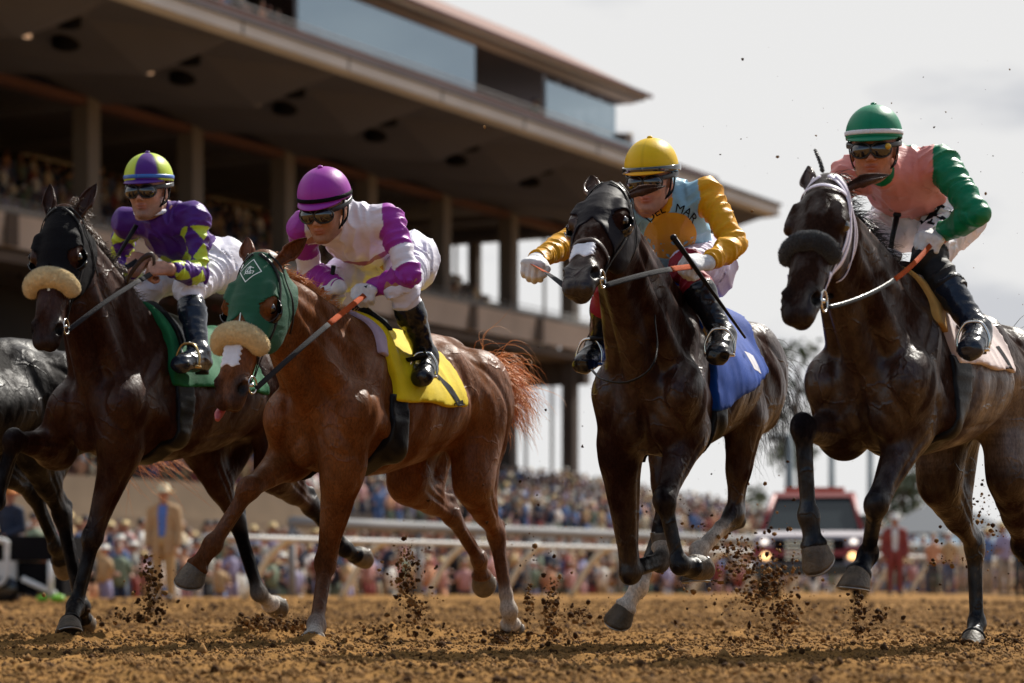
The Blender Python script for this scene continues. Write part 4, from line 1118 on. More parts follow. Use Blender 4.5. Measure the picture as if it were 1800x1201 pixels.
def lumps(P, r, name, mat, label, kind='stuff', small=False):
    """irregular crumbs"""
    if small:
        ico = A((0, 0, 1), (1, 0, 0), (0, 1, 0), (-1, 0, 0), (0, -1, 0), (0, 0, -1)); tf = np.array([(0, 1, 2), (0, 2, 3), (0, 3, 4), (0, 4, 1), (5, 2, 1), (5, 3, 2), (5, 4, 3), (5, 1, 4)])
    else:
        ico = A((0, 0, 1), (.894, 0, .447), (.276, .851, .447), (-.724, .526, .447), (-.724, -.526, .447), (.276, -.851, .447), (.724, .526, -.447), (-.276, .851, -.447), (-.894, 0, -.447), (-.276, -.851, -.447), (.724, -.526, -.447), (0, 0, -1))
        tf = np.array([(0, 1, 2), (0, 2, 3), (0, 3, 4), (0, 4, 5), (0, 5, 1), (1, 6, 2), (2, 7, 3), (3, 8, 4), (4, 9, 5), (5, 10, 1), (2, 6, 7), (3, 7, 8), (4, 8, 9), (5, 9, 10), (1, 10, 6), (6, 11, 7), (7, 11, 8), (8, 11, 9), (9, 11, 10), (10, 11, 6)])
    n = len(P); k = len(ico); sc_ = rng.uniform(.55, 1.35, (n, k, 1)); a = rng.uniform(0, 6.3, n); c_, s_ = np.cos(a)[:, None], np.sin(a)[:, None]
    V = ico[None]*sc_*rng.uniform(.7, 1.2, (n, 1, 3)); V = np.stack([V[..., 0]*c_-V[..., 1]*s_, V[..., 0]*s_+V[..., 1]*c_, V[..., 2]], -1)*np.asarray(r)[:, None, None]+np.asarray(P)[:, None]
    T = (tf[None]+np.arange(n)[:, None, None]*k).reshape(-1, 3)
    o = mobj(name, arr_mesh(name, V.reshape(-1, 3), T, True, None, np.repeat(rng.integers(0, 2, n), len(tf)) if isinstance(mat, list) else None), mat); return tag(o, label, kind=kind)
n = 210000; yy = 5+rng.uniform(0, 1, n)**1.7*19; xx = rng.uniform(-1, 1, n)*(.22*yy+.5); rr = (rng.gamma(2.2, .0016, n)+.0016)*(1+np.clip(yy-12, 0, 12)*.07); rr *= np.where(rng.random(n) < .006, 2.0, 1)
lumps(np.stack([xx, yy, gh2(xx, yy)+rr*.4], 1), rr, 'dirt_crumbs', MATS['clod'], 'crumbs of dirt scattered over the track', small=True)
n = 9000; yy = 5+rng.uniform(0, 1, n)**1.5*14; xx = rng.uniform(-1, 1, n)*(.22*yy+.5); rr = rng.gamma(2.5, .0022, n)+.005
lumps(np.stack([xx, yy, gh2(xx, yy)+rr*.3], 1), rr, 'dirt_clods', [MATS['clod'], MATS['clod_dark']], 'larger clods of dirt lying among the crumbs')
n = 16000; yy = rng.uniform(16, 44, n); xx = rng.uniform(-1, 1, n)*(.23*yy+.5); rr = rng.gamma(2.0, .0055, n)+.007
lumps(np.stack([xx, yy, gh(xx, yy)+rr*.2], 1), rr, 'dirt_clods', [MATS['clod'], MATS['clod_dark']], 'clods of dirt over the far half of the track', small=True)
def spray(label, cl, n, Y, dark=.8, rmax=.012, drift=(0, 0)):
    P = []; r = []
    for i in range(n):
        px, py, sx, sy = cl[rng.integers(len(cl))]
        w_ = rng.choice([.7, 1.3, 2.6], p=[.45, .35, .20])
        P.append(unproj(px+rng.normal(0, sx)*w_+(py-1100)*.0, py+rng.normal(0, sy)*w_, Y+rng.normal(0, .16))); r.append(min(rng.gamma(.9, .0045)+.0012, rmax*1.35))
    for i in range(int(n*1.3)):
        px, py, sx, sy = cl[rng.integers(len(cl))]; w_ = rng.choice([1.2, 2.2, 4.0]); P.append(unproj(px+rng.normal(0, sx)*w_, py+rng.normal(0, sy)*w_*.8, Y+rng.normal(0, .2))); r.append(rng.uniform(.0006, .0020))
    P = np.array(P); P[:, 2] = np.maximum(P[:, 2], gh2(P[:, 0], P[:, 1])+.004)
    return lumps(P, np.array(r), 'flying_dirt', [MATS['clod_dark'], MATS['clod']], label)
spray('dark dirt thrown up in a column before the man in the tan suit', [(262, 1010, 7, 14), (268, 1040, 9, 16), (262, 1075, 14, 14), (220, 1085, 30, 8)], 520, 12.6)
spray('churned dirt around the hind hoof of the black hooded bay', [(480, 1098, 26, 8), (440, 1095, 14, 6), (520, 1100, 10, 5)], 620, 12.5)
spray('dirt column rising between the chestnut\'s legs', [(708, 1020, 8, 22), (722, 1055, 9, 18), (716, 980, 14, 20), (735, 1075, 6, 8), (680, 1106, 30, 5)], 700, 12.4)
spray('thick dirt clods behind the planted hind hoof of the chestnut', [(972, 1050, 8, 20), (968, 1085, 9, 14), (975, 1110, 7, 7), (930, 1060, 4, 30), (880, 1122, 22, 7), (1020, 1080, 14, 8)], 800, 12.2)
spray('dirt thrown up right of the dark horse\'s white feet', [(1372, 1070, 10, 12), (1385, 1085, 12, 14), (1365, 1110, 16, 10), (1300, 1130, 22, 6), (1330, 1010, 40, 20), (1270, 960, 26, 20)], 700, 11.8)
spray('broad fan of fine dirt in front of the red truck', [(1360, 1015, 26, 22), (1300, 985, 30, 22), (1330, 1050, 30, 16)], 900, 12.4, rmax=.008)
spray('thin twist of dirt under the raised fore hoof', [(1508, 1060, 5, 12), (1504, 1085, 6, 10), (1512, 1108, 9, 5), (1545, 1085, 8, 6)], 300, 11.0, rmax=.010)
spray('specks of dirt flying behind the horse at the right', [(1718, 850, 32, 40), (1722, 900, 26, 30), (1670, 985, 30, 20), (1750, 930, 40, 40)], 230, 11.6, rmax=.009)
spray('churned dirt around the planted hind hoof at the right', [(1715, 1142, 26, 6), (1680, 1135, 20, 4), (1785, 1135, 16, 7)], 420, 11.2)
spray('fine grit hanging in the air across the straight', [(1050, 700, 60, 60), (1230, 930, 90, 60), (1540, 260, 160, 90), (900, 900, 120, 60), (1180, 860, 60, 60), (1700, 430, 60, 120)], 200, 11.9, rmax=.006)

# ================================================================= GRANDSTAND
CN, SN = math.cos(R(28.07)), math.sin(R(28.07))
def QP(q, p, z): return A(q*CN+p*SN, -q*SN+p*CN, z)
pm('concrete', hexc('c2b2a6'), .85, vary=.12, vscale=.6, bump=.2, bscale=8)
pm('concrete_dark', hexc('5c5048'), .9, vary=.15, vscale=.5)
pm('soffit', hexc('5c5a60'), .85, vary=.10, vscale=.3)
pm('fascia', hexc('c6c4c0'), .8, vary=.08, vscale=.4)
pm('redbrown', hexc('5e3f38'), .85, vary=.15, vscale=.5)
pm('rooftile', hexc('6e4438'), .8, vary=.2, vscale=2, bump=.4, bscale=6)
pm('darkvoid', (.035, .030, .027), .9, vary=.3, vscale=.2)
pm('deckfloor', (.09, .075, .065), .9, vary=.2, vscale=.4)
pm('seatblue', hexc('33405e'), .6, vary=.4, vscale=1.2)
pm('colm', hexc('6e6863'), .85, vary=.08, vscale=.5)
pm('galv', hexc('8a8a8a'), .75, spec=.2, vary=.08, vscale=1)
pm('railwhite', hexc('cdcdca'), .7, spec=.2)
pm('railpost', hexc('d8ccb2'), .6)
gm = bpy.data.materials.new('windscreen'); gm.use_nodes = True; t_ = gm.node_tree; b_ = t_.nodes['Principled BSDF']
b_.inputs['Base Color'].default_value = (.35, .45, .52, 1); b_.inputs['Roughness'].default_value = .04; b_.inputs['Metallic'].default_value = .85
b_.inputs['Alpha'].default_value = .80; MATS['windscreen'] = gm
ge = empty('grandstand', (0, 0, 0), -R(28.07), 'long brown racecourse grandstand with an overhanging roof and open end', 'grandstand')
def qb(name, mat, q0, q1, p0, p1, z0, z1, parent=None):
    return MB().box((q0, p0, z0), (q1, p1, z1)).build(name, MATS[mat], parent or ge, smooth=False)
P0, P1 = 20., 123.5; QC = -62.; QE = -51.9
# lower roof: soffit with folded facets, fascia, deck above
mb = MB(); bays = np.arange(P1-.0, P0, -7.02)
for i, p in enumerate(bays[:-1]):
    pa, pb_ = p, bays[i+1]; pmid = .5*(pa+pb_); zc, ze = 19.35, 19.38
    a = (QE+1.1, pa, ze); b = (QE+1.1, pb_, ze); m_ = (QE-2.6, pmid, ze+.40); c = (QC, pa, zc-.15); d = (QC, pb_, zc-.15); e = (QC, pmid, zc+.42); f_ = (QE-2.6, pa, ze-.95); g_ = (QE-2.6, pb_, ze-.95)
    V = [a, b, g_, m_, f_, c, e, d]
    mb.add(V, T=[(0, 1, 3), (0, 3, 4), (1, 2, 3), (4, 3, 6), (4, 6, 5), (3, 2, 7), (3, 7, 6)])
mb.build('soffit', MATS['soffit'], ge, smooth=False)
qb('deck_slab', 'soffit', -75, QE+1.1, P0, P1, 19.85, 20.0)
mb = MB().prism([(QE+1.1, 19.36), (QE+1.6, 19.44), (QE+1.6, 19.88), (QE+1.1, 19.88)], P0, P1+.3, axis=1); mb.build('fascia', MATS['fascia'], ge, smooth=False)
qb('fascia_lip', 'soffit', QE+1.12, QE+1.75, P0, P1+.35, 19.883, 20.02)
mb = MB().prism([(QE+.9, 20.003), (QE+.9, 20.55), (QE+.2, 20.55), (QE+.2, 20.003)], P0, P1-6, axis=1); mb.build('deck_parapet', MATS['redbrown'], ge, smooth=False)
mb = MB().prism([(QE+1.1, 19.36), (QE+1.6, 19.44), (QE+1.3, 19.88), (-75, 19.88), (-75, 19.1), (QC, 19.1)], P1+.003, P1+.5, axis=1); mb.build('end_fascia', MATS['soffit'], ge, smooth=False)
# upper level
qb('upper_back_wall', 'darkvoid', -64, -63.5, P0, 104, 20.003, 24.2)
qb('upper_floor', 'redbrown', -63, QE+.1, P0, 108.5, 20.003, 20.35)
UQ = -53.3
for p0, p1, nm in ((80.6, 94.3, 0), (100.8, 107.9, 1)):
    o = qb('windscreen_panel', 'windscreen', UQ+1.2, UQ+1.25, p0, p1, 20.75, 22.9 if nm == 0 else 22.6)
    for p in np.arange(p0, p1+.1, (p1-p0)/5): MB().box((UQ+1.1, p-.03, 20.7), (UQ+1.19, p+.03, 22.85)).build('mullion', MATS['galv'], o, smooth=False)
qb('windscreen_panel', 'windscreen', UQ+2.2, UQ+2.25, 103.5, 108.3, 20.1, 20.7)
qb('end_post', 'concrete_dark', UQ, UQ+1.6, 108.3, 109.0, 20.003, 21.4)
# upper roof with hip end
UE = -53.0
def hx(q, p, z): return (q, p, z)
ru = MB(); e0, e1 = P0, 113.3
V = [hx(UE+.1, e0, 24.16), hx(UE+.1, e1+.1, 24.16), hx(-66, e1+.1, 24.16), hx(-66, e0, 24.16), hx(UE-3.6, e0, 26.3), hx(UE-3.6, e1-5, 26.3), hx(-66, e1-5, 26.3), hx(-66, e0, 26.3)]
ru.add(V, [(0, 1, 5, 4), (1, 2, 6, 5), (4, 5, 6, 7)]); ru.build('upper_roof', MATS['rooftile'], ge, smooth=False)
qb('upper_soffit', 'soffit', -66, UE-.05, e0, e1-.05, 23.85, 24.1)
MB().prism([(UE-.9, 23.75), (UE, 23.9), (UE+.05, 24.15), (UE-.9, 24.15)], e0, e1, axis=1).build('upper_fascia', MATS['fascia'], ge, smooth=False)
MB().prism([(UE+.06, 24.0), (UE+.22, 24.0), (UE+.22, 24.17), (UE+.11, 24.17)], e0, e1+.3, axis=1).build('gutter', MATS['redbrown'], ge, smooth=False)
qb('upper_end_fascia', 'fascia', -66, UE-.9, e1-.003, e1+.09, 23.8, 24.15)
for p in np.arange(104, P0, -14.04): qb('upper_column', 'concrete_dark', -60.3, -59.8, p-.2, p+.2, 20.353, 23.95)
# joints, pilasters, rails and lamps that break up the long faces
for p in bays[1:]:
    qb('fascia_joint', 'darkvoid', QE+1.603, QE+1.62, p-.04, p+.04, 19.45, 19.87)
    qb('pilaster', 'concrete_dark', QC+1.46, QC+1.56, p-.35, p+.35, 12.7, 13.9)
    MB().tube([(QE-4, p+2.2, 19.2), (QE-4, p+2.2, 18.98)], .14, 10).build('ceiling_light', pm('warmlamp', (.9, .7, .5), .5, emit=(1, .62, .38), estr=.30), ge)
for z_r in (20.75, 20.95): MB().tube([(QE+.55, p, z_r) for p in np.linspace(P0, 106, 12)], .035, 6).build('handrail', MATS['galv'], ge)
for z_r in (14.25, 14.45): MB().tube([(QC+1.3, p, z_r) for p in np.linspace(P0, P1, 12)], .03, 6).build('handrail', MATS['galv'], ge)
for k in range(26):      # lit signs and screens deep under the roof
    p = rng.uniform(45, 110); qb('lit_sign', 'warmlamp', -70.2, -70.1, p, p+rng.uniform(.5, 1.3), 17.6, 17.6+rng.uniform(.25, .4))
# columns, beams, middle deck
for p in np.arange(P1-.6, P0, -7.02):
    c_ = qb('column', 'colm', QC-.38, QC+.38, p-.38, p+.38, 12.6, 19.3)
    qb('column', 'concrete_dark', QC-.34, QC+.34, p-.34, p+.34, 5.5, 12.19)  # darker concrete than the column above, painting in shade below the balcony
    qb('beam', 'soffit', -74, QC-.38, p-.25, p+.25, 18.95, 19.3)
MB().prism([(QC-.3, 19.0), (QC+.3, 19.0), (QC+.3, 19.33), (QC-.3, 19.33)], P0, P1, axis=1).build('edge_beam', MATS['redbrown'], ge, smooth=False)
MB().prism([(QC+1.3, 12.7), (QC+1.5, 13.9), (QC+1.2, 13.9), (QC+1.0, 12.7)], P0, P1+.2, axis=1).build('balcony_front', MATS['concrete'], ge, smooth=False)
qb('balcony_rail', 'galv', QC+1.25, QC+1.45, P0, P1, 13.95, 14.15)
qb('middle_slab', 'concrete_dark', -74, QC+1.0, P0, P1, 12.2, 12.6)
mb = MB()
for k in range(9): mb.box((QC-.9-.85*k-.86, P0, 12.603), (QC-.9-.85*k, P1-.2, 13.2+.58*k))
mb.build('seating_tier', MATS['deckfloor'], ge, smooth=False)
mb = MB()
for k in range(9): mb.box((QC-.9-.85*k-.7, P0, 13.205+.58*k), (QC-.9-.85*k-.35, P1-3, 13.62+.58*k))
mb.build('seats', MATS['seatblue'], ge, smooth=False)
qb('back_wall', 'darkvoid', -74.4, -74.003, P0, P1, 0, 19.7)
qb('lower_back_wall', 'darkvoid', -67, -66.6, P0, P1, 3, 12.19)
for (z0, z1, qa, qb_) in ((11.0, 12.19, -66.6, QC+.9),): qb('end_beam', 'concrete_dark', qa, qb_, P1-.6, P1, z0, z1)
for qv in (-63.8, -66.2, -69.3, -71.8): qb('end_mullion', 'galv', qv-.06, qv+.06, P1-.2, P1-.05, 12.6, 19.1)
qb('end_post', 'colm', -68.3, -67.7, P1-.6, P1-.1, 12.6, 19.1)
qb('end_wall', 'concrete_dark', -74, -66, P1-.4, P1-.1, 3.0, 12.19)
for qv in (-63.3, -64.9): qb('end_mullion', 'galv', qv-.05, qv+.05, P1-.3, P1-.1, 5, 11.0)
# lamps and vents under the soffit
for i in range(len(bays)-1):
    pc = .5*(bays[i]+bays[i+1])
    for dq, dp, r_, nm in ((-4.3, 1.2, .5, 'speaker'), (-2.3, -1.2, .42, 'vent'), (-6.8, -2.2, .45, 'vent')):
        mb = MB(); a = np.linspace(0, 2*math.pi, 19)[:-1]
        mb.ring([[(QE+dq+rr*math.cos(t), pc+dp+rr*math.sin(t), z) for t in a] for rr, z in ((r_, 19.6), (r_, 19.15 if nm == 'speaker' else 19.2), (r_*.6, 19.05 if nm == 'speaker' else 19.15))])
        mb.build('ceiling_'+nm, MATS['blackcloth'], ge)
# ---- lower stand in the sun
le = empty('bleachers', (0, 0, 0), -R(28.07), 'sunlit lower terrace of grey bleachers packed with spectators', 'bleachers')
mb = MB()
for k in range(11): mb.box((-44-1.7*(k+1), 76, 0), (-44-1.7*k, 205 if k < 4 else 124, 2.2+.29*k))
mb.build('terrace', MATS['concrete_dark'], le, smooth=False)
mb = MB()
for k in range(4): mb.box((-55.5-1.7*(k+1), P0, 0), (-55.5-1.7*k, 75.9, 3.6+.29*k))
mb.build('terrace', MATS['concrete_dark'], le, smooth=False)
qb('front_band', 'galv', -43.95, -43.6, 78, 205, 1.65, 2.15, le)
qb('front_wall', 'concrete_dark', -43.98, -43.7, 76, 205, 0, 1.64, le)
wl = MB().box((-54.9, P0, 0), (-46.0, 77, 2.3)); wl.box((-55.4, P0, 2.303), (-47, 76, 3.5)); o = wl.build('block_wall', pm('blockwall', hexc('8f7c66'), .9, vary=.1, vscale=1.0), None, smooth=False); o.rotation_euler = (0, 0, -R(28.07)); tag(o, 'beige block wall behind the crowd at the left', 'wall')

# ================================================================= RUNNING RAIL
re_ = empty('running_rail', (0, 0, 0), -R(28.07), 'white running rail on slanted goose neck posts along the far side', 'rail')
MB().tube([(-24.1, p, 1.05) for p in np.linspace(34.5, 150, 60)], .045, 10, flat=(0, 0, 1), wide=1.1).build('top_rail', MATS['railwhite'], re_)
for p in np.arange(37.2, 150, 3.15):
    MB().tube(catmull([(-24.1, p, 1.02), (-24.25, p-.02, 1.0), (-24.6, p-.05, .72), (-25.05, p-.1, 0)], 4), .065, 8).build('post', MATS['railpost'], re_)
ge2 = MB().tube([(-30.5, p, 1.62) for p in np.linspace(47, 150, 30)], .13, 10).tube([(-30.5, p, 1.2) for p in np.linspace(47, 150, 30)], .04, 8)
for p in np.arange(47, 150, 5.5): ge2.box((-30.56, p-.06, 0), (-30.44, p+.06, 1.5))
ge2 = ge2.build('crowd_barrier', MATS['galv']); ge2.rotation_euler = (0, 0, -R(28.07)); tag(ge2, 'thick grey barrier pipe running in front of the standing crowd', 'barrier')

# ================================================================= SPECTATORS (small, out of focus)
SHIRTS = dict(white='e4ded4', blue='56709c', navy='2a3348', tan='b8966a', cream='d8c6a4', pink='c4918c', black='1e1d20', lavender='9a92b0', peach='c88e68', grey='8a8880', red='94423a', sage='6c7a64')
HATS = dict(none=None, straw='d8bc84', white='dedad0', dark='22202a')
SK = [(.42, .20, .13), (.30, .14, .08), (.52, .28, .19)]
pm('crowdskin0', SK[0], .6); pm('crowdskin1', SK[1], .6); pm('crowdskin2', SK[2], .6)
def spectator_mesh(shirt, hat, k, sit=False):
    mb = MB(); sk, sh, ht, tr = 0, 1, 2, 3; lean = rng.normal(0, .03); tw = rng.normal(0, .3)
    H0 = 1.30 if sit else 1.70
    z0 = H0-.24
    mb.m = 0; mb.ell((lean, 0, z0+.12), (.078, .095, .115), nu=12, nv=8); mb.tube([(0, 0, z0-.1), (lean, 0, z0+.05)], .052, 8)
    mb.m = 1; rings = []
    for z, rx, ry in ((z0-.04, .07, .06), (z0-.08, .16, .09), (z0-.16, .195, .115), (z0-.35, .165, .11), (z0-.52, .155, .11), (z0-.62, .17, .12)):
        a = np.arange(14)*2*math.pi/14; rings.append(np.stack([np.cos(a)*rx, np.sin(a)*ry, np.full(14, z)], 1))
    mb.ring(rings)
    pose = rng.integers(4)
    for sg in (-1, 1):
        s0 = A(.18*sg, 0, z0-.11)
        e = s0+A(.05*sg, -.02, -.27) if pose != 1 else s0+A(.10*sg, -.08, -.20)
        wv = e+(A(0, -.05, -.24) if pose == 0 else A(-.06*sg, -.20, -.02) if pose in (2, 1) else A(.02*sg, -.12, .20*(sg > 0)-.15))
        mb.m = 1; mb.tube([s0, e], [.052, .043], 8); mb.m = 0; mb.tube([e, wv], [.036, .028], 8); mb.ell(wv, (.035, .03, .045), nu=8, nv=5)
    mb.m = 3
    if sit:
        for sg in (-1, 1): mb.tube([(.09*sg, 0, z0-.6), (.10*sg, -.42, z0-.6), (.10*sg, -.42, z0-1.0)], [.085, .07, .05], 8)
    else:
        for sg in (-1, 1): mb.tube([(.09*sg, 0, z0-.58), (.10*sg, -.01, z0-1.0), (.10*sg, 0, .05)], [.095, .07, .05], 8); mb.box((.05*sg if sg > 0 else -.15, -.16, 0), (.15 if sg > 0 else -.05, .08, .07))
    mb.m = 2
    if hat != 'none':
        br = .19 if hat == 'straw' else .13
        a = np.arange(16)*2*math.pi/16
        mb.ring([[(lean+r*math.cos(t)*1.0, r*math.sin(t), z) for t in a] for r, z in ((br, z0+.165), (br, z0+.175), (.095, z0+.185), (.088, z0+.25), (.05, z0+.275))])
    else:
        mb.ell((lean, .018, z0+.155), (.086, .092, .098), nu=12, nv=7)
    me = mb.mesh('spectator')
    for mname in ('crowdskin%d' % (k % 3),): me.materials.append(MATS[mname])
    me.materials.append(pm('shirt_'+shirt, hexc(SHIRTS[shirt]), .8, vary=.15, vscale=6)); me.materials.append(pm('hat_'+hat, hexc(HATS[hat]), .8) if hat != 'none' else pm('hair%d' % (k % 3), [(.02, .013, .01), (.10, .05, .02), (.25, .17, .09)][k % 3], .6))
    me.materials.append(pm('trousers%d' % (k % 3), [(.10, .11, .16), (.36, .28, .20), (.05, .05, .05)][k % 3], .85))
    return me
VAR = []
names = list(SHIRTS)
for i in range(24):
    sh = names[i % len(names)]; ht = ['none', 'straw', 'none', 'white', 'none', 'dark'][(i*7) % 6]; VAR.append((sh, ht, spectator_mesh(sh, ht, i)))
HT = dict(none='without a hat', straw='and straw hat', white='and white cap', dark='and dark hat')
def person_at(q, p, z, where, i=None, scale=1.0):
    sh, ht, me = VAR[rng.integers(len(VAR)) if i is None else i]
    o = bpy.data.objects.new('person', me); COL.objects.link(o); o.location = QP(q, p, z); o.rotation_euler = (0, 0, -R(28.07)+R(90)+rng.normal(0, .5)); o.scale = (scale,)*3
    tag(o, 'spectator in a %s top %s %s' % (sh, HT[ht], where), 'spectator', 'spectators %s' % where); return o
spots = []
ap = 'behind the white rail'
for row, q in enumerate((-33.5, -35.6, -38.2, -41.3)):
    p = 40+row*3
    while p < 118-row*2:
        spots.append((q+rng.normal(0, .3), p, 0, ap)); p += rng.uniform(.62, 1.35)*(1+row*.06)
left = 'below the beige wall at the left'
for q in (-34.0, -38.5, -43.0):
    p = 36
    while p < 62: spots.append((q+rng.normal(0, .3), p, 0, left)); p += rng.uniform(.6, 1.3)
print('apron people', len(spots))
# what the frame sees
def inview(q, p, z):
    P = QP(q, p, z+1.2); a = proj(P); return -20 < a[0] < 1820
spots = [s_ for s_ in spots if inview(*s_[:3])]; rng.shuffle(spots)
spots = [(float(a), float(b), float(c), str(d)) for a, b, c, d in spots]
bal = 'on the shaded middle balcony'
b_sp = [(QC+.2-.85*rng.integers(0, 4), rng.uniform(50, 121), 12.9, bal) for _ in range(46)]
b_sp = [(q, p, 12.6+max(0, round((QC-.4-q)/.85))*.58, w_) for q, p, z, w_ in b_sp]
upp = 'on the top deck under the upper roof'
u_sp = [(-53.4+rng.normal(0, .3), p, 20.35, upp) for p in list(np.arange(74, 84, .75))+list(np.arange(102, 112, .62))]
cand = spots[:215]+b_sp+u_sp
for s_ in cand: person_at(*s_)
print('individual people', len(cand))
def lo_person(k):
    """coarse figure: list of (V, quads, tris, slot) with slots skin, head cover, shirt, trousers"""
    mb = MB(); z0 = 1.0; a = np.arange(7)*2*math.pi/7
    mb.m = 0; mb.ell((0, 0, z0+.12), (.08, .09, .115), nu=7, nv=5)
    mb.m = 2; mb.ring([np.stack([np.cos(a)*rx, np.sin(a)*ry, np.full(7, z)], 1) for z, rx, ry in ((z0-.02, .06, .06), (z0-.07, .17, .09), (z0-.17, .20, .12), (z0-.38, .17, .12), (z0-.58, .18, .13))])
    for sg in (-1, 1):
        s0 = A(.19*sg, 0, z0-.11); up_ = rng.random() < .3; e = s0+A(.06*sg, -.04, -.25); wv = e+(A(-.05*sg, -.16, .18) if up_ else A(-.05*sg, -.18, -.06))
        mb.m = 2; mb.tube([s0, e], [.055, .045], 5); mb.m = 0; mb.tube([e, wv], [.038, .030], 5)
    mb.m = 3
    for sg in (-1, 1): mb.tube([(.09*sg, 0, z0-.55), (.10*sg, -.05, z0-.8), (.10*sg, -.02, -.7)], [.095, .08, .06], 5)
    mb.m = 1; h_ = rng.random()
    if h_ < .22: mb.ring([[(r*math.cos(t), r*math.sin(t), z) for t in a] for r, z in ((.18, z0+.165), (.18, z0+.175), (.09, z0+.19), (.08, z0+.26))])
    else: mb.ell((0, .018, z0+.15), (.088, .094, .10), nu=7, nv=5)
    return mb, h_ < .22
LO = [lo_person(k) for k in range(14)]
def crowd_stuff(name, pts, label, mats, nh):
    """mats: skins (3), hair (2), hats (3), clothes"""
    V = []; Q = []; T = []; mq = []; mt = []; n = 0
    for (q, p, z) in pts:
        mb, hat = LO[rng.integers(len(LO))]; v = np.vstack(mb.V).copy(); s_ = rng.uniform(.88, 1.12); v[:, 2] = (v[:, 2])*s_; a = math.pi/2+rng.normal(0, .5)
        c_, s2 = math.cos(a), math.sin(a); v = np.stack([v[:, 0]*c_-v[:, 1]*s2+q, v[:, 0]*s2+v[:, 1]*c_+p+rng.normal(0, .05), v[:, 2]+z], 1)
        mp = np.array([rng.integers(0, 3), rng.integers(5, 8) if hat or rng.random() < .15 else rng.integers(3, 5), rng.integers(8, len(mats)), rng.integers(8, len(mats))])
        V.append(v); Q.append(np.vstack(mb.Q)+n); T.append(np.vstack(mb.T)+n); mq.append(mp[mb.mq]); mt.append(mp[mb.mt]); n += len(v)
    me = arr_mesh(name, np.vstack(V), [np.vstack(Q), np.vstack(T)], True, None, np.concatenate(mq+mt))
    o = mobj(name, me, mats); o.rotation_euler = (0, 0, -R(28.07)); return tag(o, label, kind='stuff')
for k_, v_ in SHIRTS.items(): pm('shirt_'+k_, hexc(v_), .8, vary=.15, vscale=6)
cm = [MATS['crowdskin0'], MATS['crowdskin1'], MATS['crowdskin2'], pm('hair0', (.02, .013, .01)), pm('hair1', (.10, .05, .02)), pm('hat_straw', hexc('d8bc84')), pm('hat_white', hexc('dedad0')), pm('hat_dark', hexc('22202a')),
      MATS['shirt_white'], MATS['shirt_navy'], MATS['shirt_black'], MATS['shirt_tan'], MATS['shirt_navy'], MATS['shirt_blue']]+[MATS['shirt_'+k] for k in SHIRTS]
pts = []
for k in range(11):
    p = 77
    while p < (200 if k < 4 else 123): pts.append((-44.7-1.7*k, p, 2.2+.29*k)); p += rng.uniform(.55, 1.0)*(1+1.2*(p > 124))
crowd_stuff('terrace_crowd', pts, 'packed crowd filling the sunlit lower terrace', cm, 0)
pts = []
for k in range(4):
    p = 40
    while p < 75: pts.append((-56.2-1.7*k, p, 3.6+.29*k)); p += rng.uniform(.55, 1.0)
crowd_stuff('terrace_crowd', pts, 'rows of spectators above the beige wall at the left', cm, 0)
pts = []
for q, zz in ((-31.6, .0), (-32.3, .12), (-32.9, .25), (-34.6, .55), (-36.8, .6), (-40.0, .65), (-42.5, .7)):
    p = 38
    while p < 122: pts.append((q+rng.normal(0, .2), p, zz-.35+rng.uniform(-.05, .28))); p += rng.uniform(.5, 1.5)*(.8 if zz < .3 else 1.2)
crowd_stuff('apron_crowd', pts, 'people sitting and standing deeper in the crowd behind the white rail', cm, 0)
pts = []
for k in range(9):
    p = 50
    while p < 121: pts.append((QC-1.2-.85*k, p, 13.1-.3+.58*k)); p += rng.uniform(.55, 1.2)
crowd_stuff('balcony_crowd', pts, 'shadowy crowd seated under the grandstand roof', cm, 0)

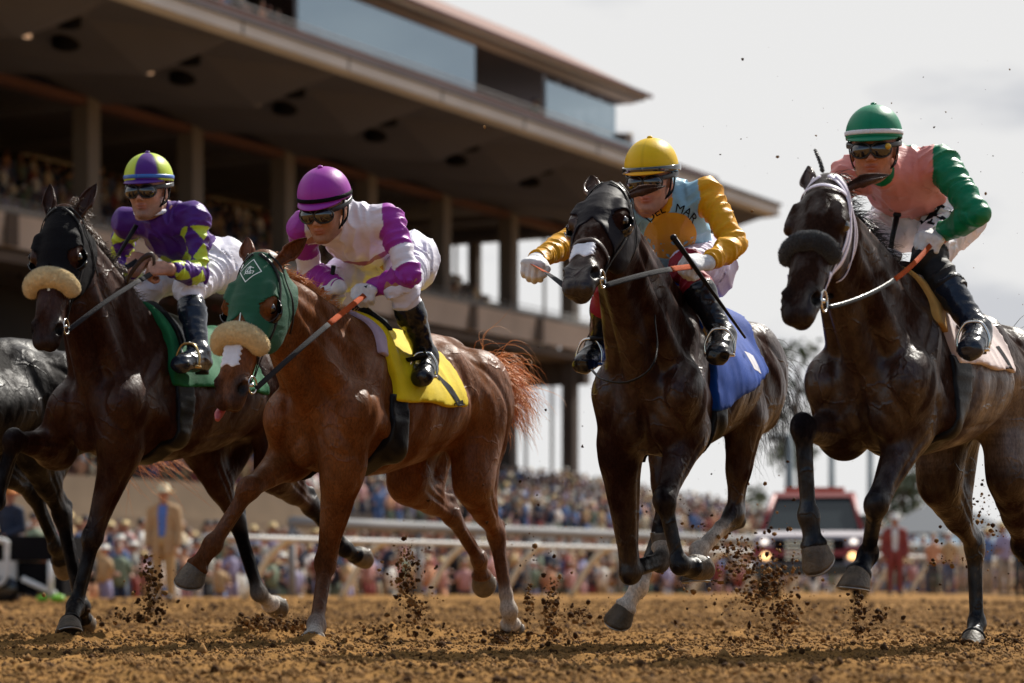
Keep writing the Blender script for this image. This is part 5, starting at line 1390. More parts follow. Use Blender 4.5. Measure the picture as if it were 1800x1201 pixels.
# ================================================================= MAN IN THE TAN SUIT
def simple_person(name, label, cat, Yd, px, yaw, hgt, cols, coat=True, hat=True, group=None, arms='down'):
    e = empty(name, (*unproj(px, HZ, Yd)[:2], 0), R(yaw), label, cat, group); S_ = hgt/1.8
    sk, top, shirt, trou, hatm = cols
    Pb = [(ellp(A(0, 0, 1.665)*S_, A(.095, .078, .118)*S_), .02, '+'), (limb(A(0, 0, 1.45)*S_, A(.01, 0, 1.60)*S_, .055*S_, .05*S_), .03, '+'),
          (ellp(A(.09, 0, 1.65)*S_, A(.02, .014, .03)*S_), .01, '+'), (prim(A(0, 0, 1.44)*S_, A(0, 0, .95)*S_, (0, 1, 0), xs=[0, .2, .6, 1], rs=A(.12, .17, .15, .16)*S_, rt=A(.07, .10, .10, .11)*S_), .04, '+')]
    arm = []; legs = []; hands = []
    for g in (-1, 1):
        sh = A(0, .19*g, 1.42)*S_; el = A(.0, .25*g, 1.14)*S_; wr = A(.06, .25*g, .88)*S_
        if arms == 'fwd': wr = A(.22, .14*g, 1.05)*S_
        arm += [(limb(sh, el, .058*S_, .046*S_), .03, '+'), (limb(el, wr, .044*S_, .030*S_), .02, '+')]
        D = nrm(wr-el); hands += [(limb(wr, wr+D*.08*S_, .026*S_, .030*S_, .7), .02, '+')]
        for i in range(4):
            b_ = wr+D*.085*S_+A((i-1.5)*.019, 0, 0)*S_; hands += [(limb(b_, b_+D*.045*S_+A(.0, -.012*g, 0)*S_, .009*S_, .008*S_), .006, '+'), (limb(b_+D*.045*S_+A(0, -.012*g, 0)*S_, b_+D*.062*S_+A(0, -.03*g, 0)*S_, .008*S_, .007*S_), .004, '+')]
        hands += [(limb(wr+D*.03*S_+A(.03, 0, 0)*S_, wr+D*.075*S_+A(.05, -.01*g, 0)*S_, .012*S_, .009*S_), .01, '+')]
        legs += [(limb(A(0, .09*g, .92)*S_, A(.02, .10*g, .5)*S_, .092*S_, .062*S_), .04, '+'), (limb(A(.02, .10*g, .5)*S_, A(0, .11*g, .08)*S_, .060*S_, .045*S_), .02, '+')]
    feet = [(limb(A(-.03, .11*g, .045)*S_, A(.18, .13*g, .035)*S_, .042*S_, .035*S_, 1.1), .02, '+') for g in (-1, 1)]
    def mk(n, Pm, m, off=0, cut=None, par=e):
        f = Field(Pm, .012, .04); V, Q = f.region(cut, off); return mobj(n, arr_mesh(n, V, Q, True), m, par)
    mk('body', Pb+arm+hands+legs+feet, sk)
    mk('jacket' if coat else 'shirt', Pb[3:]+arm+[(limb(A(0, .06, 1.47)*S_, A(0, .17, 1.43)*S_, .05, .055), .03, '+'), (limb(A(0, -.06, 1.47)*S_, A(0, -.17, 1.43)*S_, .05, .055), .03, '+')]+([(prim(A(0, 0, 1.0)*S_, A(0, 0, .76)*S_, (0, 1, 0), rs=A(.17, .185)*S_, rt=A(.12, .125)*S_), .04, '+')] if coat else []), top, .022,
       (lambda G: np.maximum(-(np.abs(G[..., 1])-.075*np.clip((G[..., 2]-.2)/1.2, 0, 1))*1.0-0*G[..., 0]+np.where(G[..., 0] > .03, 0, -1), -9)) if coat else None)
    if coat: mk('shirt', [Pb[3]], shirt, .012)
    mk('trousers', legs+[(ellp(A(0, 0, .93)*S_, A(.12, .165, .12)*S_), .04, '+')], trou, .018)
    mk('shoes', feet, MATS['leather'], .008)
    if hat:
        mb = MB(); a = np.arange(28)*2*math.pi/28
        mb.ring([[(r*math.cos(t)*S_, r*.92*math.sin(t)*S_, (z-.012*math.cos(2*t)*(r > .15))*S_) for t in a] for r, z in ((.185, 1.70), (.19, 1.712), (.105, 1.722), (.098, 1.80), (.06, 1.83))]); mb.build('hat', hatm, e)
    else: MB().ell((-.012*S_, 0, 1.70*S_), (.10*S_, .088*S_, .105*S_)).build('hair', hatm, e)
    return e
simple_person('person', 'man in a tan suit, blue shirt and cream hat standing by the rail', 'person', 43.2, 288, -98, 1.93,
   (pm('skin_tan', (.38, .17, .11), .6), pm('tansuit', hexc('b4926a'), .85, vary=.06, vscale=8), pm('blueshirt', hexc('5574b8'), .7), pm('tantrousers', hexc('b89462'), .85), pm('creamhat', hexc('d8c8a4'), .8)))
simple_person('person', 'person in a navy shirt beside the white cart at the left edge', 'person', 40, 18, -120, 1.78,
   (MATS['skin_tan'], pm('navyshirt', hexc('1c2438'), .8), MATS['blueshirt'], pm('darktrousers', (.02, .022, .03), .9), pm('orangecap', hexc('c87a38'), .8)), coat=False, hat=True, arms='fwd')
simple_person('person', 'person in red behind the rail beside the red truck', 'person', 62, 1573, -95, 1.95,
   (MATS['skin_tan'], pm('redcoat', hexc('8a3a34'), .8), pm('whiteshirt2', hexc('d8d8d4'), .8), pm('redtrousers', hexc('7e3832'), .8), pm('whitehat', hexc('d8d6d0'), .8)), coat=True, hat=True)
# white cart at the left
ce = empty('cart', (*unproj(30, HZ, 39)[:2], 0), R(-15), 'white and black equipment cart with bent white tubes at the left edge', 'cart')
MB().box((-1.3, -.4, .25), (.15, .5, .62)).build('bed', MATS['railwhite'], ce, smooth=False)
MB().box((-1.2, -.35, .625), (.9, .55, 1.0)).box((-.1, -.3, .12), (.9, .5, .6)).build('box', MATS['blackcloth'], ce, smooth=False)
for x in (-1.0, .0): MB().ring([[(x+r*math.cos(t), -.45+dy, .2+r*math.sin(t)) for t in np.arange(18)*2*math.pi/18] for r, dy in ((.12, 0), (.2, .02), (.2, .14), (.12, .16))]).build('wheel', MATS['blackgloss'], ce)
MB().tube(catmull([(-.6, -.6, .95), (.05, -.6, .92), (.12, -.6, .8), (.05, -.6, .3), (-.5, -.6, .22)], 6), .045, 8).build('tube_frame', MATS['railwhite'], ce)
MB().tube([(.38, -.6, .35), (.92, -.6, .12)], .045, 8).tube([(.84, -.6, .08), (.84, -.6, .62)], .05, 8).build('outrigger', MATS['railwhite'], ce)
MB().ell((.72, -.62, .06), (.10, .09, .06)).ell((.96, -.62, .06), (.12, .09, .06)).build('foot_pad', pm('neon', hexc('7ab82c'), .5), ce)

# ================================================================= RED TRUCK
te = empty('truck', (*unproj(1432, HZ, 47.5)[:2], 0), R(-99), 'red and white emergency pickup truck with lit headlights following the race', 'truck')
rd = pm('truckred', hexc('862424'), .5, coat=.1); wt = pm('truckwhite', hexc('a09aa0'), .5, coat=.1); dk_ = pm('truckglass', (.02, .03, .035), .25, spec=.3); blk = MATS['blackgloss']; chm = MATS['metal']
def pr(name, poly, y0, y1, mat, par=te): return MB().prism(poly, y0, y1, axis=1).build(name, mat, par, smooth=False)
pr('body', [(2.45, .55), (2.5, .75), (2.45, 1.12), (1.2, 1.24), (-2.7, 1.24), (-2.7, .5), (2.3, .5)], -.97, .97, wt)
pr('lower_stripe', [(2.47, .80), (2.515, .76), (2.50, .93), (-2.6, .93), (-2.6, .80)], -.985, .985, rd)
MB().add([(1.25, -.90, 1.243), (.55, -.70, 1.86), (-1.2, -.70, 1.86), (-1.5, -.90, 1.243), (1.25, .90, 1.243), (.55, .70, 1.86), (-1.2, .70, 1.86), (-1.5, .90, 1.243)], [(0, 1, 2, 3), (7, 6, 5, 4), (0, 4, 5, 1), (3, 2, 6, 7), (1, 5, 6, 2)]).build('cab', dk_, te, smooth=False)
pr('roof', [(.62, 1.862), (.5, 1.96), (-1.15, 1.96), (-1.25, 1.862)], -.74, .74, rd)
for g in (-1, 1):
    MB().tube([(1.27, .89*g, 1.25), (.60, .71*g, 1.88)], .045, 6).build('pillar', rd, te)
    o = MB().box((.95, .95*g-.09, 1.28), (1.10, .95*g+.16*g+.05, 1.52)).build('mirror', blk, te, smooth=False)
    o = MB().ell((2.49, .76*g, .77), (.04, .10, .075)).build('headlight', pm('headlamp', (.9, .8, .6), .3, emit=(1, .55, .2), estr=1.8), te)
    MB().ell((2.49, .78*g, 1.02), (.03, .07, .05)).build('fog_lamp', pm('foglamp', (.9, .9, .9), .2, emit=(1, .9, .8), estr=1.0), te)
    for x in (1.6, -1.7): 
        w_ = MB().ring([[(x+r*math.cos(t), .97*g-dy*g, .38+r*math.sin(t)) for t in np.arange(24)*2*math.pi/24] for r, dy in ((.25, 0), (.38, .02), (.38, .24), (.25, .26))]).build('wheel', blk, te)
        MB().ring([[(x+r*math.cos(t), .975*g-dy*g, .38+r*math.sin(t)) for t in np.arange(24)*2*math.pi/24] for r, dy in ((.05, -.02), (.22, -.01), (.22, .1))]).build('rim', chm, w_)
mb = MB()
for k in range(5): mb.box((2.46, -.42, .70+k*.075), (2.54, .42, .735+k*.075))
mb.build('grille', chm, te, smooth=False)
MB().box((2.40, -.96, .42), (2.62, .96, .60)).build('bumper', MATS['blackgloss'], te, smooth=False)
MB().box((2.47, -.62, .64), (2.505, .62, 1.06)).build('grille_surround', MATS['blackcloth'], te, smooth=False)
MB().box((-.1, -.55, 1.963), (.18, .55, 2.06)).build('light_bar', pm('lightbar', hexc('c04020'), .3), te, smooth=False)
# ================================================================= POLES, TREES, FAR THINGS
for px, Yd, hh in ((1388, 120, 16), (1462, 170, 22), (1530, 170, 22), (1244, 190, 12)):
    P = unproj(px, HZ, Yd); o = MB().tube([(0, 0, 0), (0, 0, hh*.45)], [.28, .2], 8).tube([(-.9, 0, hh*.45), (.9, 0, hh*.45)], .12, 6).ell((-.8, 0, hh*.45-.15), (.4, .2, .1)).ell((.8, 0, hh*.45-.15), (.4, .2, .1)).build('lamp_post', pm('poleg', hexc('8f9a9c'), .6)); o.location = (P[0], P[1], 0)
    tag(o, {1388: 'tall pale lamp post just left of the red truck', 1462: 'faint lamp post above the red truck roof', 1530: 'faint lamp post right of the red truck roof', 1244: 'short pole rising from the far terrace'}[px], 'lamp post')
pm('leaf', (.085, .11, .055), .7, vary=.5, vscale=1.5); pm('bark', (.10, .07, .05), .9, vary=.3, vscale=8)
def tree(px, Yd, hgt, cw_, label, n=900, palm=False):
    P = unproj(px, HZ, Yd); e = empty('tree', (P[0], P[1], 0), 0, label, 'tree', None)
    tr = MB().tube(catmull([(0, 0, 0), (.2, .1, hgt*.35), (-.1, 0, hgt*.7), (0, .1, hgt*.92)], 5), np.linspace(.35, .08, 16), 8)
    for k in range(9):
        a = rng.uniform(0, 6.3); z = hgt*rng.uniform(.35, .8); tr.tube([(0, 0, z), (math.cos(a)*cw_*.3, math.sin(a)*cw_*.3, z+hgt*.1), (math.cos(a)*cw_*.6, math.sin(a)*cw_*.6, z+hgt*.16)], [.1, .07, .03], 6)
    tr.build('trunk', MATS['bark'], e)
    cl = [(rng.normal(0, cw_*.34), rng.normal(0, cw_*.34), hgt*rng.uniform(.5, .98)) for _ in range(16)]
    c = np.array(cl)[rng.integers(0, 16, n)]+rng.normal(0, cw_*.13, (n, 3)); u = rng.normal(0, 1, (n, 3)); u /= np.linalg.norm(u, axis=1)[:, None]; v = np.cross(u, rng.normal(0, 1, (n, 3))); v /= np.linalg.norm(v, axis=1)[:, None]; s_ = rng.uniform(.12, .3, (n, 1))
    V = np.stack([c-u*s_, c+v*s_*.5, c+u*s_, c-v*s_*.5], 1).reshape(-1, 3); Q = np.arange(n*4).reshape(-1, 4)
    mobj('crown', arr_mesh('crown', V, Q, False), MATS['leaf'], e)
tree(1404, 128, 12.2, 2.6, 'dark green tree showing between the two right hand horses', 900)
tree(1306, 175, 6.8, 3.0, 'low dark tree beyond the terrace under the raised hind leg')
tree(1590, 150, 7.5, 2.6, 'small dark tree behind the person in red')
tree(1640, 160, 5.2, 4.0, 'dark tree mass low at the right')
tree(1350, 160, 4.6, 3.5, 'dark tree beside the lamp post near the truck')
ten = empty('tent', (*unproj(1655, HZ, 120)[:2], 0), 0, 'grey roofed marquee beyond the rail at the right', 'tent')
MB().add([(-3, -3, 2.6), (3, -3, 2.6), (3, 3, 2.6), (-3, 3, 2.6), (0, 0, 4.4)], T=[(0, 1, 4), (1, 2, 4), (2, 3, 4), (3, 0, 4)]).build('roof', pm('tentg', hexc('5a6068'), .8), ten, smooth=False)
for x in (-2.9, 2.9):
    for y in (-2.9, 2.9): MB().tube([(x, y, 0), (x, y, 2.6)], .06, 6).build('pole', MATS['railwhite'], ten)
for px, Yd, wd, hh, lab in ((1700, 140, 5, 2.3, 'long low white building at the right behind the rail'),):
    P = unproj(px, HZ, Yd); e = empty('shed', (P[0], P[1], 0), 0, lab, 'shed'); MB().box((-wd, -2, 0), (wd, 2, hh)).build('wall', MATS['truckwhite'], e, smooth=False)
    MB().prism([(-2.3, hh), (2.3, hh), (0, hh+.9)], -wd-.2, wd+.2, axis=0).build('roof', pm('shedroof', hexc('4c6a80'), .8), e, smooth=False)
# a few people by the rail at the right edge
for i, (px, Yd, idx) in enumerate(((1735, 66, 1), (1765, 60, 7), (1668, 70, 3), (1690, 74, 4), (1640, 72, 8), (1795, 58, 2), (1710, 80, 5), (1622, 76, 9))):
    P = unproj(px, HZ, Yd); q_ = P[0]*CN-P[1]*SN; p_ = P[0]*SN+P[1]*CN; sh, ht, me = VAR[idx]
    o = bpy.data.objects.new('person', me); COL.objects.link(o); o.location = (P[0], P[1], 0); o.rotation_euler = (0, 0, R(20))
    tag(o, 'spectator in a %s top %s at the far right behind the rail' % (sh, HT[ht]), 'spectator', 'people at the right behind the rail')
# ================================================================= HORSES AND RIDERS
ONLY = '01234'
BAY = lambda b, d=(.006, .005, .005): [b, d, (.50, .45, .40), (.014, .010, .010)]
def curve_between(a, b, sag, n=12, side=None):
    t = np.linspace(0, 1, n)[:, None]; p = a+(b-a)*t+A(0, 0, -1)*sag*4*t*(1-t)
    return p
def rein(hs, hand, a, b, sag, split, mats=('grey_rubber', 'orange_rubber'), r=.0019, wide=6.0, parent=None, ring=True, flat=None, pull=None):
    P = curve_between(a, b, sag, 24); t_ = np.linspace(0, 1, 24)[:, None]; sg_ = 1 if hand == 'l' else -1; flat = tuple(hs.w2l(A(.3, -1, .25)))
    P = P+hs.w2l(A(.15*sg_, -1, .05))*bow_.get(id(hs), .08)*np.sin(t_*math.pi)**1.0
    if pull is not None: P = catmull([a, pull, b], 12)
    k = int(len(P)*split); nn = [A(*flat)]*len(P)
    o = MB().tubeN(P[:k+1], r, nn[:k+1], wide).build('rein', MATS[mats[0]], parent or hs.root)
    MB().tubeN(P[k:], r*1.25, nn[k:], wide*.9).build('rein_grip', MATS[mats[1]], o)
    return o
bow_ = {}
def bit(hs, sg, r=.034, mat='metal'):
    c = hs.H(.515, .066*sg, -.028); pts = torus_pts(c, r, hs.Ax, hs.Nn, 30)
    o = MB().tube(pts, .0042, 8).build('bit_ring', MATS[mat], hs.root)
    MB().tube([c-hs.lat*sg*.06, c+hs.lat*sg*.004], .008, 10).build('mouthpiece', MATS[mat], o)
    return c-hs.Nn*(r*.9)
def bridle(hs, mat, w=3.6, nose=None, forehead=True, r=.0023, keeper=None, nx=.37, chin=True):
    H = hs.H; of = .005 if forehead else .012
    for g in (-1, 1):
        hs.strap('cheek_strap', [H(-.01, .02*g, .09), H(.03, .075*g, .04), H(.11, .105*g, -.01), H(.25, .105*g, -.035), H(.40, .08*g, -.045), H(.485, .064*g, -.035)], r, w, mat, of)
        hs.strap('throat_latch', [H(-.01, .04*g, .04), H(.05, .10*g, -.05), H(.13, .10*g, -.13), H(.20, .05*g, -.19)], r*.9, w*.8, mat, of+.001)
    if forehead: hs.strap('browband', [H(.06, -.10, .0), H(.055, -.06, .075), H(.05, 0, .10), H(.055, .06, .075), H(.06, .10, .0)], r, w, mat, .006)
    if nose: hs.strap('noseband', [H(nx+.02, -.075, -.05), H(nx, -.055, .03), H(nx-.01, 0, .075), H(nx, .055, .03), H(nx+.02, .075, -.05)], r*1.2, w*1.1, nose, .006)
    if chin:
        for g in (-1, 1): hs.strap('noseband_strap', [H(.40, .075*g, -.01), H(.45, .065*g, -.045), H(.47, .05*g, -.085), H(.475, 0, -.10)], r, w*.9, mat, .006)
def saddlery(hs, cloth, t0, t1, zl, pad=None, girth=(.17, .27), padr=(.31, -.12), zr=0.0, number=None, clothname='saddle_cloth', g2='blackleather'):
    def mk(a, b, z0, slope=0.0, wave=.02, top=None):
        def fn(G):
            x, y, z = G[..., 0], G[..., 1], G[..., 2]
            wv = wave*.3*np.sin(x*19+1)
            d = np.maximum(x-b-.010*np.sin(z*26), a-x-.012*np.sin(z*22))
            return np.maximum(np.maximum(d, (z0+wv+slope*(x-b))-z), np.abs(y)-.42)
        return fn
    lo, hi = (t0-.1, -.45, zl-.15), (t1+.1, .45, 1.85)
    fold = lambda G: .006*(1-np.abs(vnoise(G*A(13, 5, 2.5), 3))*2)+.003*vnoise(G*A(30, 10, 5), 5)
    o = hs.cloth(clothname, mk(t0, t1, zl, zr), .022, MATS[cloth], lo, hi, fold, it=4)
    hs.cloth_bvh = BVHTree.FromPolygons([tuple(v.co) for v in o.data.vertices], [tuple(p.vertices) for p in o.data.polygons])
    if pad: hs.cloth('saddle_pad', mk(padr[1], padr[0], 1.27, .25, .008), .030, MATS[pad], (-.3, -.45, 1.1), (.5, .45, 1.85), lambda G: .003*vnoise(G*12, 3)-.012)
    hs.cloth('saddle', mk(-.26, .20, 1.38, -.35, .004), .046, MATS['blackleather'], (-.5, -.45, 1.2), (.5, .45, 1.85), lambda G: .004*vnoise(G*9, 3)+.018*np.clip((G[..., 0]-.12)/.1, 0, 1)*np.exp(-(G[..., 1]/.06)**2))
    ga, gb = girth
    def gf(G):
        x, y, z = G[..., 0], G[..., 1], G[..., 2]; xx = x+(z-1.3)*.10
        return np.maximum(np.maximum(xx-gb, ga-xx), np.maximum(z-(zl+.03-.35*(x-gb)*0), .805+hs.dz-z))
    hs.cloth('girth', gf, .015, MATS[g2], (ga-.12, -.45, .5), (gb+.12, .45, 1.42), lambda G: .003*vnoise(G*A(8, 8, 50), 2))
    return o
def stirrup(jk, hs, sd, mat='metal'):
    sg = 1 if sd == 'l' else -1; J = jk.J; toe, an = J['toe'+sd], J['an'+sd]; fd = nrm(toe-an*A(1, 1, 0)-toe*A(0, 0, 1)) if False else nrm((toe-an)*A(1, 1, 0))
    ball = an+(toe-an)*.62+A(0, 0, -.028); out = nrm(np.cross(A(0, 0, 1), fd)); h = .105
    arc = [ball-out*.058, ball-out*.060+A(0, 0, .045), ball-out*.035+A(0, 0, .095), ball+A(0, 0, h), ball+out*.035+A(0, 0, .095), ball+out*.060+A(0, 0, .045), ball+out*.058]
    o = MB().tube(catmull(arc, 5), .006, 8).build('stirrup', MATS[mat], hs.root)
    MB().tube([ball-out*.062-A(0, 0, .004), ball+out*.062-A(0, 0, .004)], .007, 8, flat=(0, 0, 1), wide=3.0).build('tread', MATS[mat], o)
    top = A(.10, .20*sg, 1.36+hs.dz); P = catmull([top, .5*(top+ball+A(0, 0, h))+A(.01, .06*sg, 0), ball+A(0, 0, h)], 8)
    MB().tube(P, .0025, 6, flat=nrm(A(.2, sg, 0)), wide=5).build('stirrup_leather', MATS['blackleather'], o)
def joints(hs, head, hip, sh, el, wr, hd, kn, an, toe, B=None, s_sh=.18, s_kn=(.24, -.24), grip=1.0, hipw=.11, s_el=(.3, -.3), s_wr=(.14, -.14)):
    """pixel joints -> local points, bone lengths fixed"""
    J = {}; J['head'] = hs.P(*head) if len(head) == 3 else hs.Pt(head[0], head[1], head[3])
    J['hipl'] = A(hip[0], hipw, hip[1]); J['hipr'] = A(hip[0], -hipw, hip[1])
    cam_ = hs.w2l(A(0, -1, 0))
    for i, sd in enumerate('lr'):
        sg = 1-2*i
        if i == 0: J['sh'+sd] = hs.P(*sh[i], s_sh*sg) if len(sh[i]) == 2 else hs.Pt(sh[i][0], sh[i][1], sh[i][3]) if len(sh[i]) == 4 else A(*sh[i])
        if i == 0:
            J['shr'] = hs.P(*sh[1], -s_sh) if len(sh[1]) == 2 else hs.Pt(sh[1][0], sh[1][1], sh[1][3]); c_ = .5*(J['shl']+J['shr']); w_ = J['shl']-J['shr']; L_ = max(np.linalg.norm(w_), .35); J['shl'] = c_+nrm(w_)*L_/2; J['shr'] = c_-nrm(w_)*L_/2
        for nm, prev, px, L, so in (('el', 'sh', el[i], .275, s_el[i]), ('wr', 'el', wr[i], .245, s_wr[i])):
            J[nm+sd] = A(*px) if len(px) == 3 else hs.ray(px[0], px[1], J[prev+sd], L, so, px[2] if len(px) > 3 else None, 'arm '+nm+sd)
        D = hs.P(*hd[i][:2], s_wr[i])-J['wr'+sd] if len(hd[i]) == 2 else A(*hd[i])
        b = (B[i] if B is not None else cam_+A(0, 0, .9)); J['hd'+sd] = (D, A(*b), -sg)
        for nm, prev, px, L, so in (('kn', 'hip', kn[i], .40, s_kn[i]), ('an', 'kn', an[i], .37, s_kn[i]*1.25)):
            J[nm+sd] = A(*px) if len(px) == 3 else hs.ray(px[0], px[1], J[prev+sd], L, so, px[2] if len(px) > 3 else None, 'leg '+nm+sd)
        J['toe'+sd] = A(*toe[i]) if len(toe[i]) == 3 else hs.ray(toe[i][0], toe[i][1], J['an'+sd], .185, s_kn[i]*1.3, None, 'toe')
        J['grip'+sd] = grip
    for k in ('shl', 'shr', 'ell', 'elr', 'wrl', 'wrr', 'knl', 'knr', 'anl', 'anr', 'toel', 'head'): print('     %s %s' % (k, np.round(J[k], 2)))
    print('     torso %.2f shw %.2f' % (np.linalg.norm(.5*(J['shl']+J['shr'])-.5*(J['hipl']+J['hipr'])), np.linalg.norm(J['shl']-J['shr'])))
    return J
def armpos(V, jk):
    """for each vertex: nearest arm segment fraction 0..2 and distance"""
    best = np.full(len(V), 9.); v = np.zeros(len(V)); ang = np.zeros(len(V)); side = np.zeros(len(V), int)
    for si, sd in enumerate('lr'):
        off = 0
        for a, b in ((jk.J['sh'+sd], jk.J['el'+sd]), (jk.J['el'+sd], jk.J['wr'+sd])):
            L = np.linalg.norm(b-a); ax = nrm(b-a); x = np.clip((V-a)@ax, 0, L); D = V-a-x[:, None]*ax; r = np.linalg.norm(D, axis=1)
            e1 = nrm(np.cross(ax, A(0.1, .2, 1))); e2 = np.cross(ax, e1); m = r < best
            best[m] = r[m]; v[m] = (off+x/L)[m]; ang[m] = np.arctan2(D@e2, D@e1)[m]; side[m] = si; off += 1
    return v, best, ang, side
def torsopos(V, jk):
    J = jk.J; ch = .5*(J['shl']+J['shr']); pv = .5*(J['hipl']+J['hipr']); ax = nrm(pv-ch); return ((V-ch)@ax)/np.linalg.norm(pv-ch)
def inarm(V, jk, *_):
    """sleeve or trunk: whichever limb the cloth sits on"""
    v, d, a, sd = armpos(V, jk)
    arm = np.min([evalp(p, V) for sx in 'lr' for p, k, m in jk.armp[sx]], 0); tor = np.min([evalp(p, V) for p, k, m in jk.torso[:3]], 0)
    ch = .5*(jk.J['shl']+jk.J['shr']); W = nrm(jk.J['shl']-jk.J['shr']); half = np.linalg.norm(jk.J['shl']-jk.J['shr'])/2; lat = np.abs((V-ch)@W)
    cap = np.min([np.linalg.norm(V-jk.J['sh'+sx], axis=1) for sx in 'lr'], 0) < .098
    return ((arm < tor-.004) & (v > .16)) | (cap & (lat > half-.020)), v, a, sd

# ---------------------------------------------------------------- second from the left: chestnut with the green hood
if '2' in ONLY:
    print('H2'); h2 = Horse(-.61, 11.49, 23.6, -.10, 1.0, label='chestnut racehorse in a green blinker hood and yellow saddle cloth, tongue out')
    h2.body(dict(fl=dict(knee=(572, 992), fet=(556, 1098), toe=(546, 1144), s=.12, prot=.05), fr=dict(knee=(437, 860), fet=(374, 956), toe=(324, 1030), s=.14, prot=.10),
                 hl=dict(hock=(872, 940), fet=(894, 1072), toe=(900, 1118)), hr=dict(hock=(792, 905), fet=(842, 984), toe=(850, 1034), s=.12)),
            (462, 462, .0), (404, 700), 22, 2, pal=[(.125, .042, .012), (.075, .025, .008), (.48, .42, .36), (.022, .014, .013)], socks=dict(fl='pastern', hl='fet'))
    chest = (.12, .036, .012)
    h2.ear(1, (-1.0, .65, -.25, 0, .8, .6), pal=chest, L=.18); h2.ear(-1, (-1.0, -.40, -.15, 0, -.2, 1), pal=chest, L=.17)
    h2.hood(MATS['greenhood'])
    H = h2.H
    h2.noseband(.345, MATS['fleece'], .034, .088, top=.060)
    bow_[id(h2)] = .22
    # taped patch on the nose
    f = h2.Fhead(.004)
    def fn(G):
        x, l, n = h2.Hc(G); return np.maximum(np.maximum(np.abs(l+.004)-.040-.004*np.sin(x*300), np.maximum(x-.475-.006*np.sin(l*120), .36-x)), -n)
    h2.cloth('nose_tape', fn, .004, MATS['tape'], fld=f)
    bridle(h2, MATS['blackleather'], forehead=False)
    bl = bit(h2, 1); br = bit(h2, -1)
    # tongue
    tp = catmull([H(.54, -.030, -.045), H(.58, -.050, -.055), H(.625, -.062, -.05), H(.655, -.060, -.045)], 6)
    MB().tube(tp, np.interp(np.linspace(0, 1, len(tp)), [0, .7, 1], [.016, .019, .009]), 12, flat=tuple(h2.lat), wide=1.0).build('tongue', MATS['tongue'], h2.root)
    # hood emblem: monogram in a diamond
    rt, up = h2.lat, -h2.Ax; C0 = H(.075, -.004, .16)
    pl = lambda x, y: C0+rt*x+up*y
    S_ = .052; dm = [(0, S_*1.12), (S_*.98, 0), (0, -S_*1.12), (-S_*.98, 0), (0, S_*1.12)]
    polys = stroke(dm, .0042)
    ca = np.linspace(R(50), R(320), 14); polys += stroke([(.016*math.cos(a)-.002, .019*math.sin(a)) for a in ca], .0032)
    polys += stroke([(-.016, -.022), (-.001, .021), (.010, -.020)], .0032)+stroke([(-.012, -.008), (.006, -.008)], .0028)
    ca = np.linspace(R(55), R(300), 12); polys += stroke([(.015*math.cos(a)+.008, .016*math.sin(a)-.001) for a in ca], .0032)+stroke([(.008, -.004), (.022, -.004), (.021, -.018)], .0032)
    drape('hood_emblem', polys, pl, h2.hood_bvh, tuple(-h2.Nn), .0016, MATS['text_white'], h2.root, 2)
    # blaze under the hood
    so_, sn_ = h2.snap([H(.24, 0, .10), H(.30, .002, .10), H(.345, .0, .10)], .001); MB().tubeN(so_, .0008, sn_, 3.5).build('blaze', MATS['text_white'], h2.root)
    # mane and tail
    roots = []; dirs = []
    cr_a = H(.0, 0, -.02)
    for i in range(520):
        t = rng.uniform(0, 1); p = (1-t)*H(.02, .0, -.02)+t*h2.T(.22, 0, 1.60); p = p+A(0, 0, .045*math.sin(t*3.1))
        q, nrm_ = h2.snap([p, p+A(.001, 0, 0)], -.004, 1, .3); roots.append(q[0]+A(0, rng.normal(0, .010), 0)); dirs.append(A(-.6, .28, .75))
    h2.hair('mane', roots, dirs, .065, MATS['mane_orange_lit'], .0018, 6, 1.3, .25, .28)
    dk = h2.T(-1.05, 0, 1.36); roots = [dk+rng.normal(0, .022, 3) for _ in range(520)]; dirs = [A(-.9, .0, .45) for _ in roots]
    h2.hair('tail', roots, [A(-.40, .75, .55)]*len(roots), .46, MATS['mane_orange_lit'], .0022, 12, 2.6, .26, .24, flow=A(-.1, .15, 0))
    cl = saddlery(h2, 'cl_yellow', -.34, .265, 1.07, 'cl_lilac', girth=(.16, .27))
    # numeral, half hidden under the boot
    pc = h2.P(782, 690, .27)+A(0, .25, 0); pl = lambda x, y: pc+A(-1, 0, 0)*x+A(0, 0, 1)*y
    drape('number', stroke([(-.05, .09), (.03, .0), (.075, -.065)], .055)+stroke([(.03, -.07), (.10, -.055)], .05), pl, h2.cloth_bvh, (0, -1, 0), .002, MATS['text_black'], h2.root, 2)
    print('J2'); J = joints(h2, (572, 368, .0), (-.13, 1.74), [(684, 388), (532, 402)], [(720, 484), (545, 478)], [(652, 508), (596, 505)], [(612, 510), (570, 505)],
               [(706, 506), (588, 492)], [(749, 628), (.0, -.34, 1.12)], [(742, 664), (.15, -.36, 1.08)])
    j2 = Jockey(h2, 'jockey in a white shirt with magenta sleeves and magenta helmet, head low', J, 20, 22, 0, skin=(.40, .19, .11), headscale=1.14, stub=(.22, (.12, .07, .05))); j2.build()
    MAG = A(*hexc('96309a')); WHT = A(*hexc('e2dde8')); SASH = A(*hexc('a2527e'))
    def colr(V):
        ia, v, a, sd = inarm(V, j2, .085, .035); c = np.tile(WHT, (len(V), 1)); tp = torsopos(V, j2)
        c[ia & ((v < .52) | (v > .86))] = MAG
        band = (~ia) & (tp > .38) & (tp < .47); c[band] = SASH; return c
    j2.jersey(colr, hem=.62)
    j2.breeches(end=.22); j2.boots(); gl = j2.gloves()
    j2.helmet(lambda a, p: MAG*(.93 if abs(math.sin(a*3)) < .06 else 1), MATS['blackcloth'], bz=-.002, bw=.009); j2.goggles()
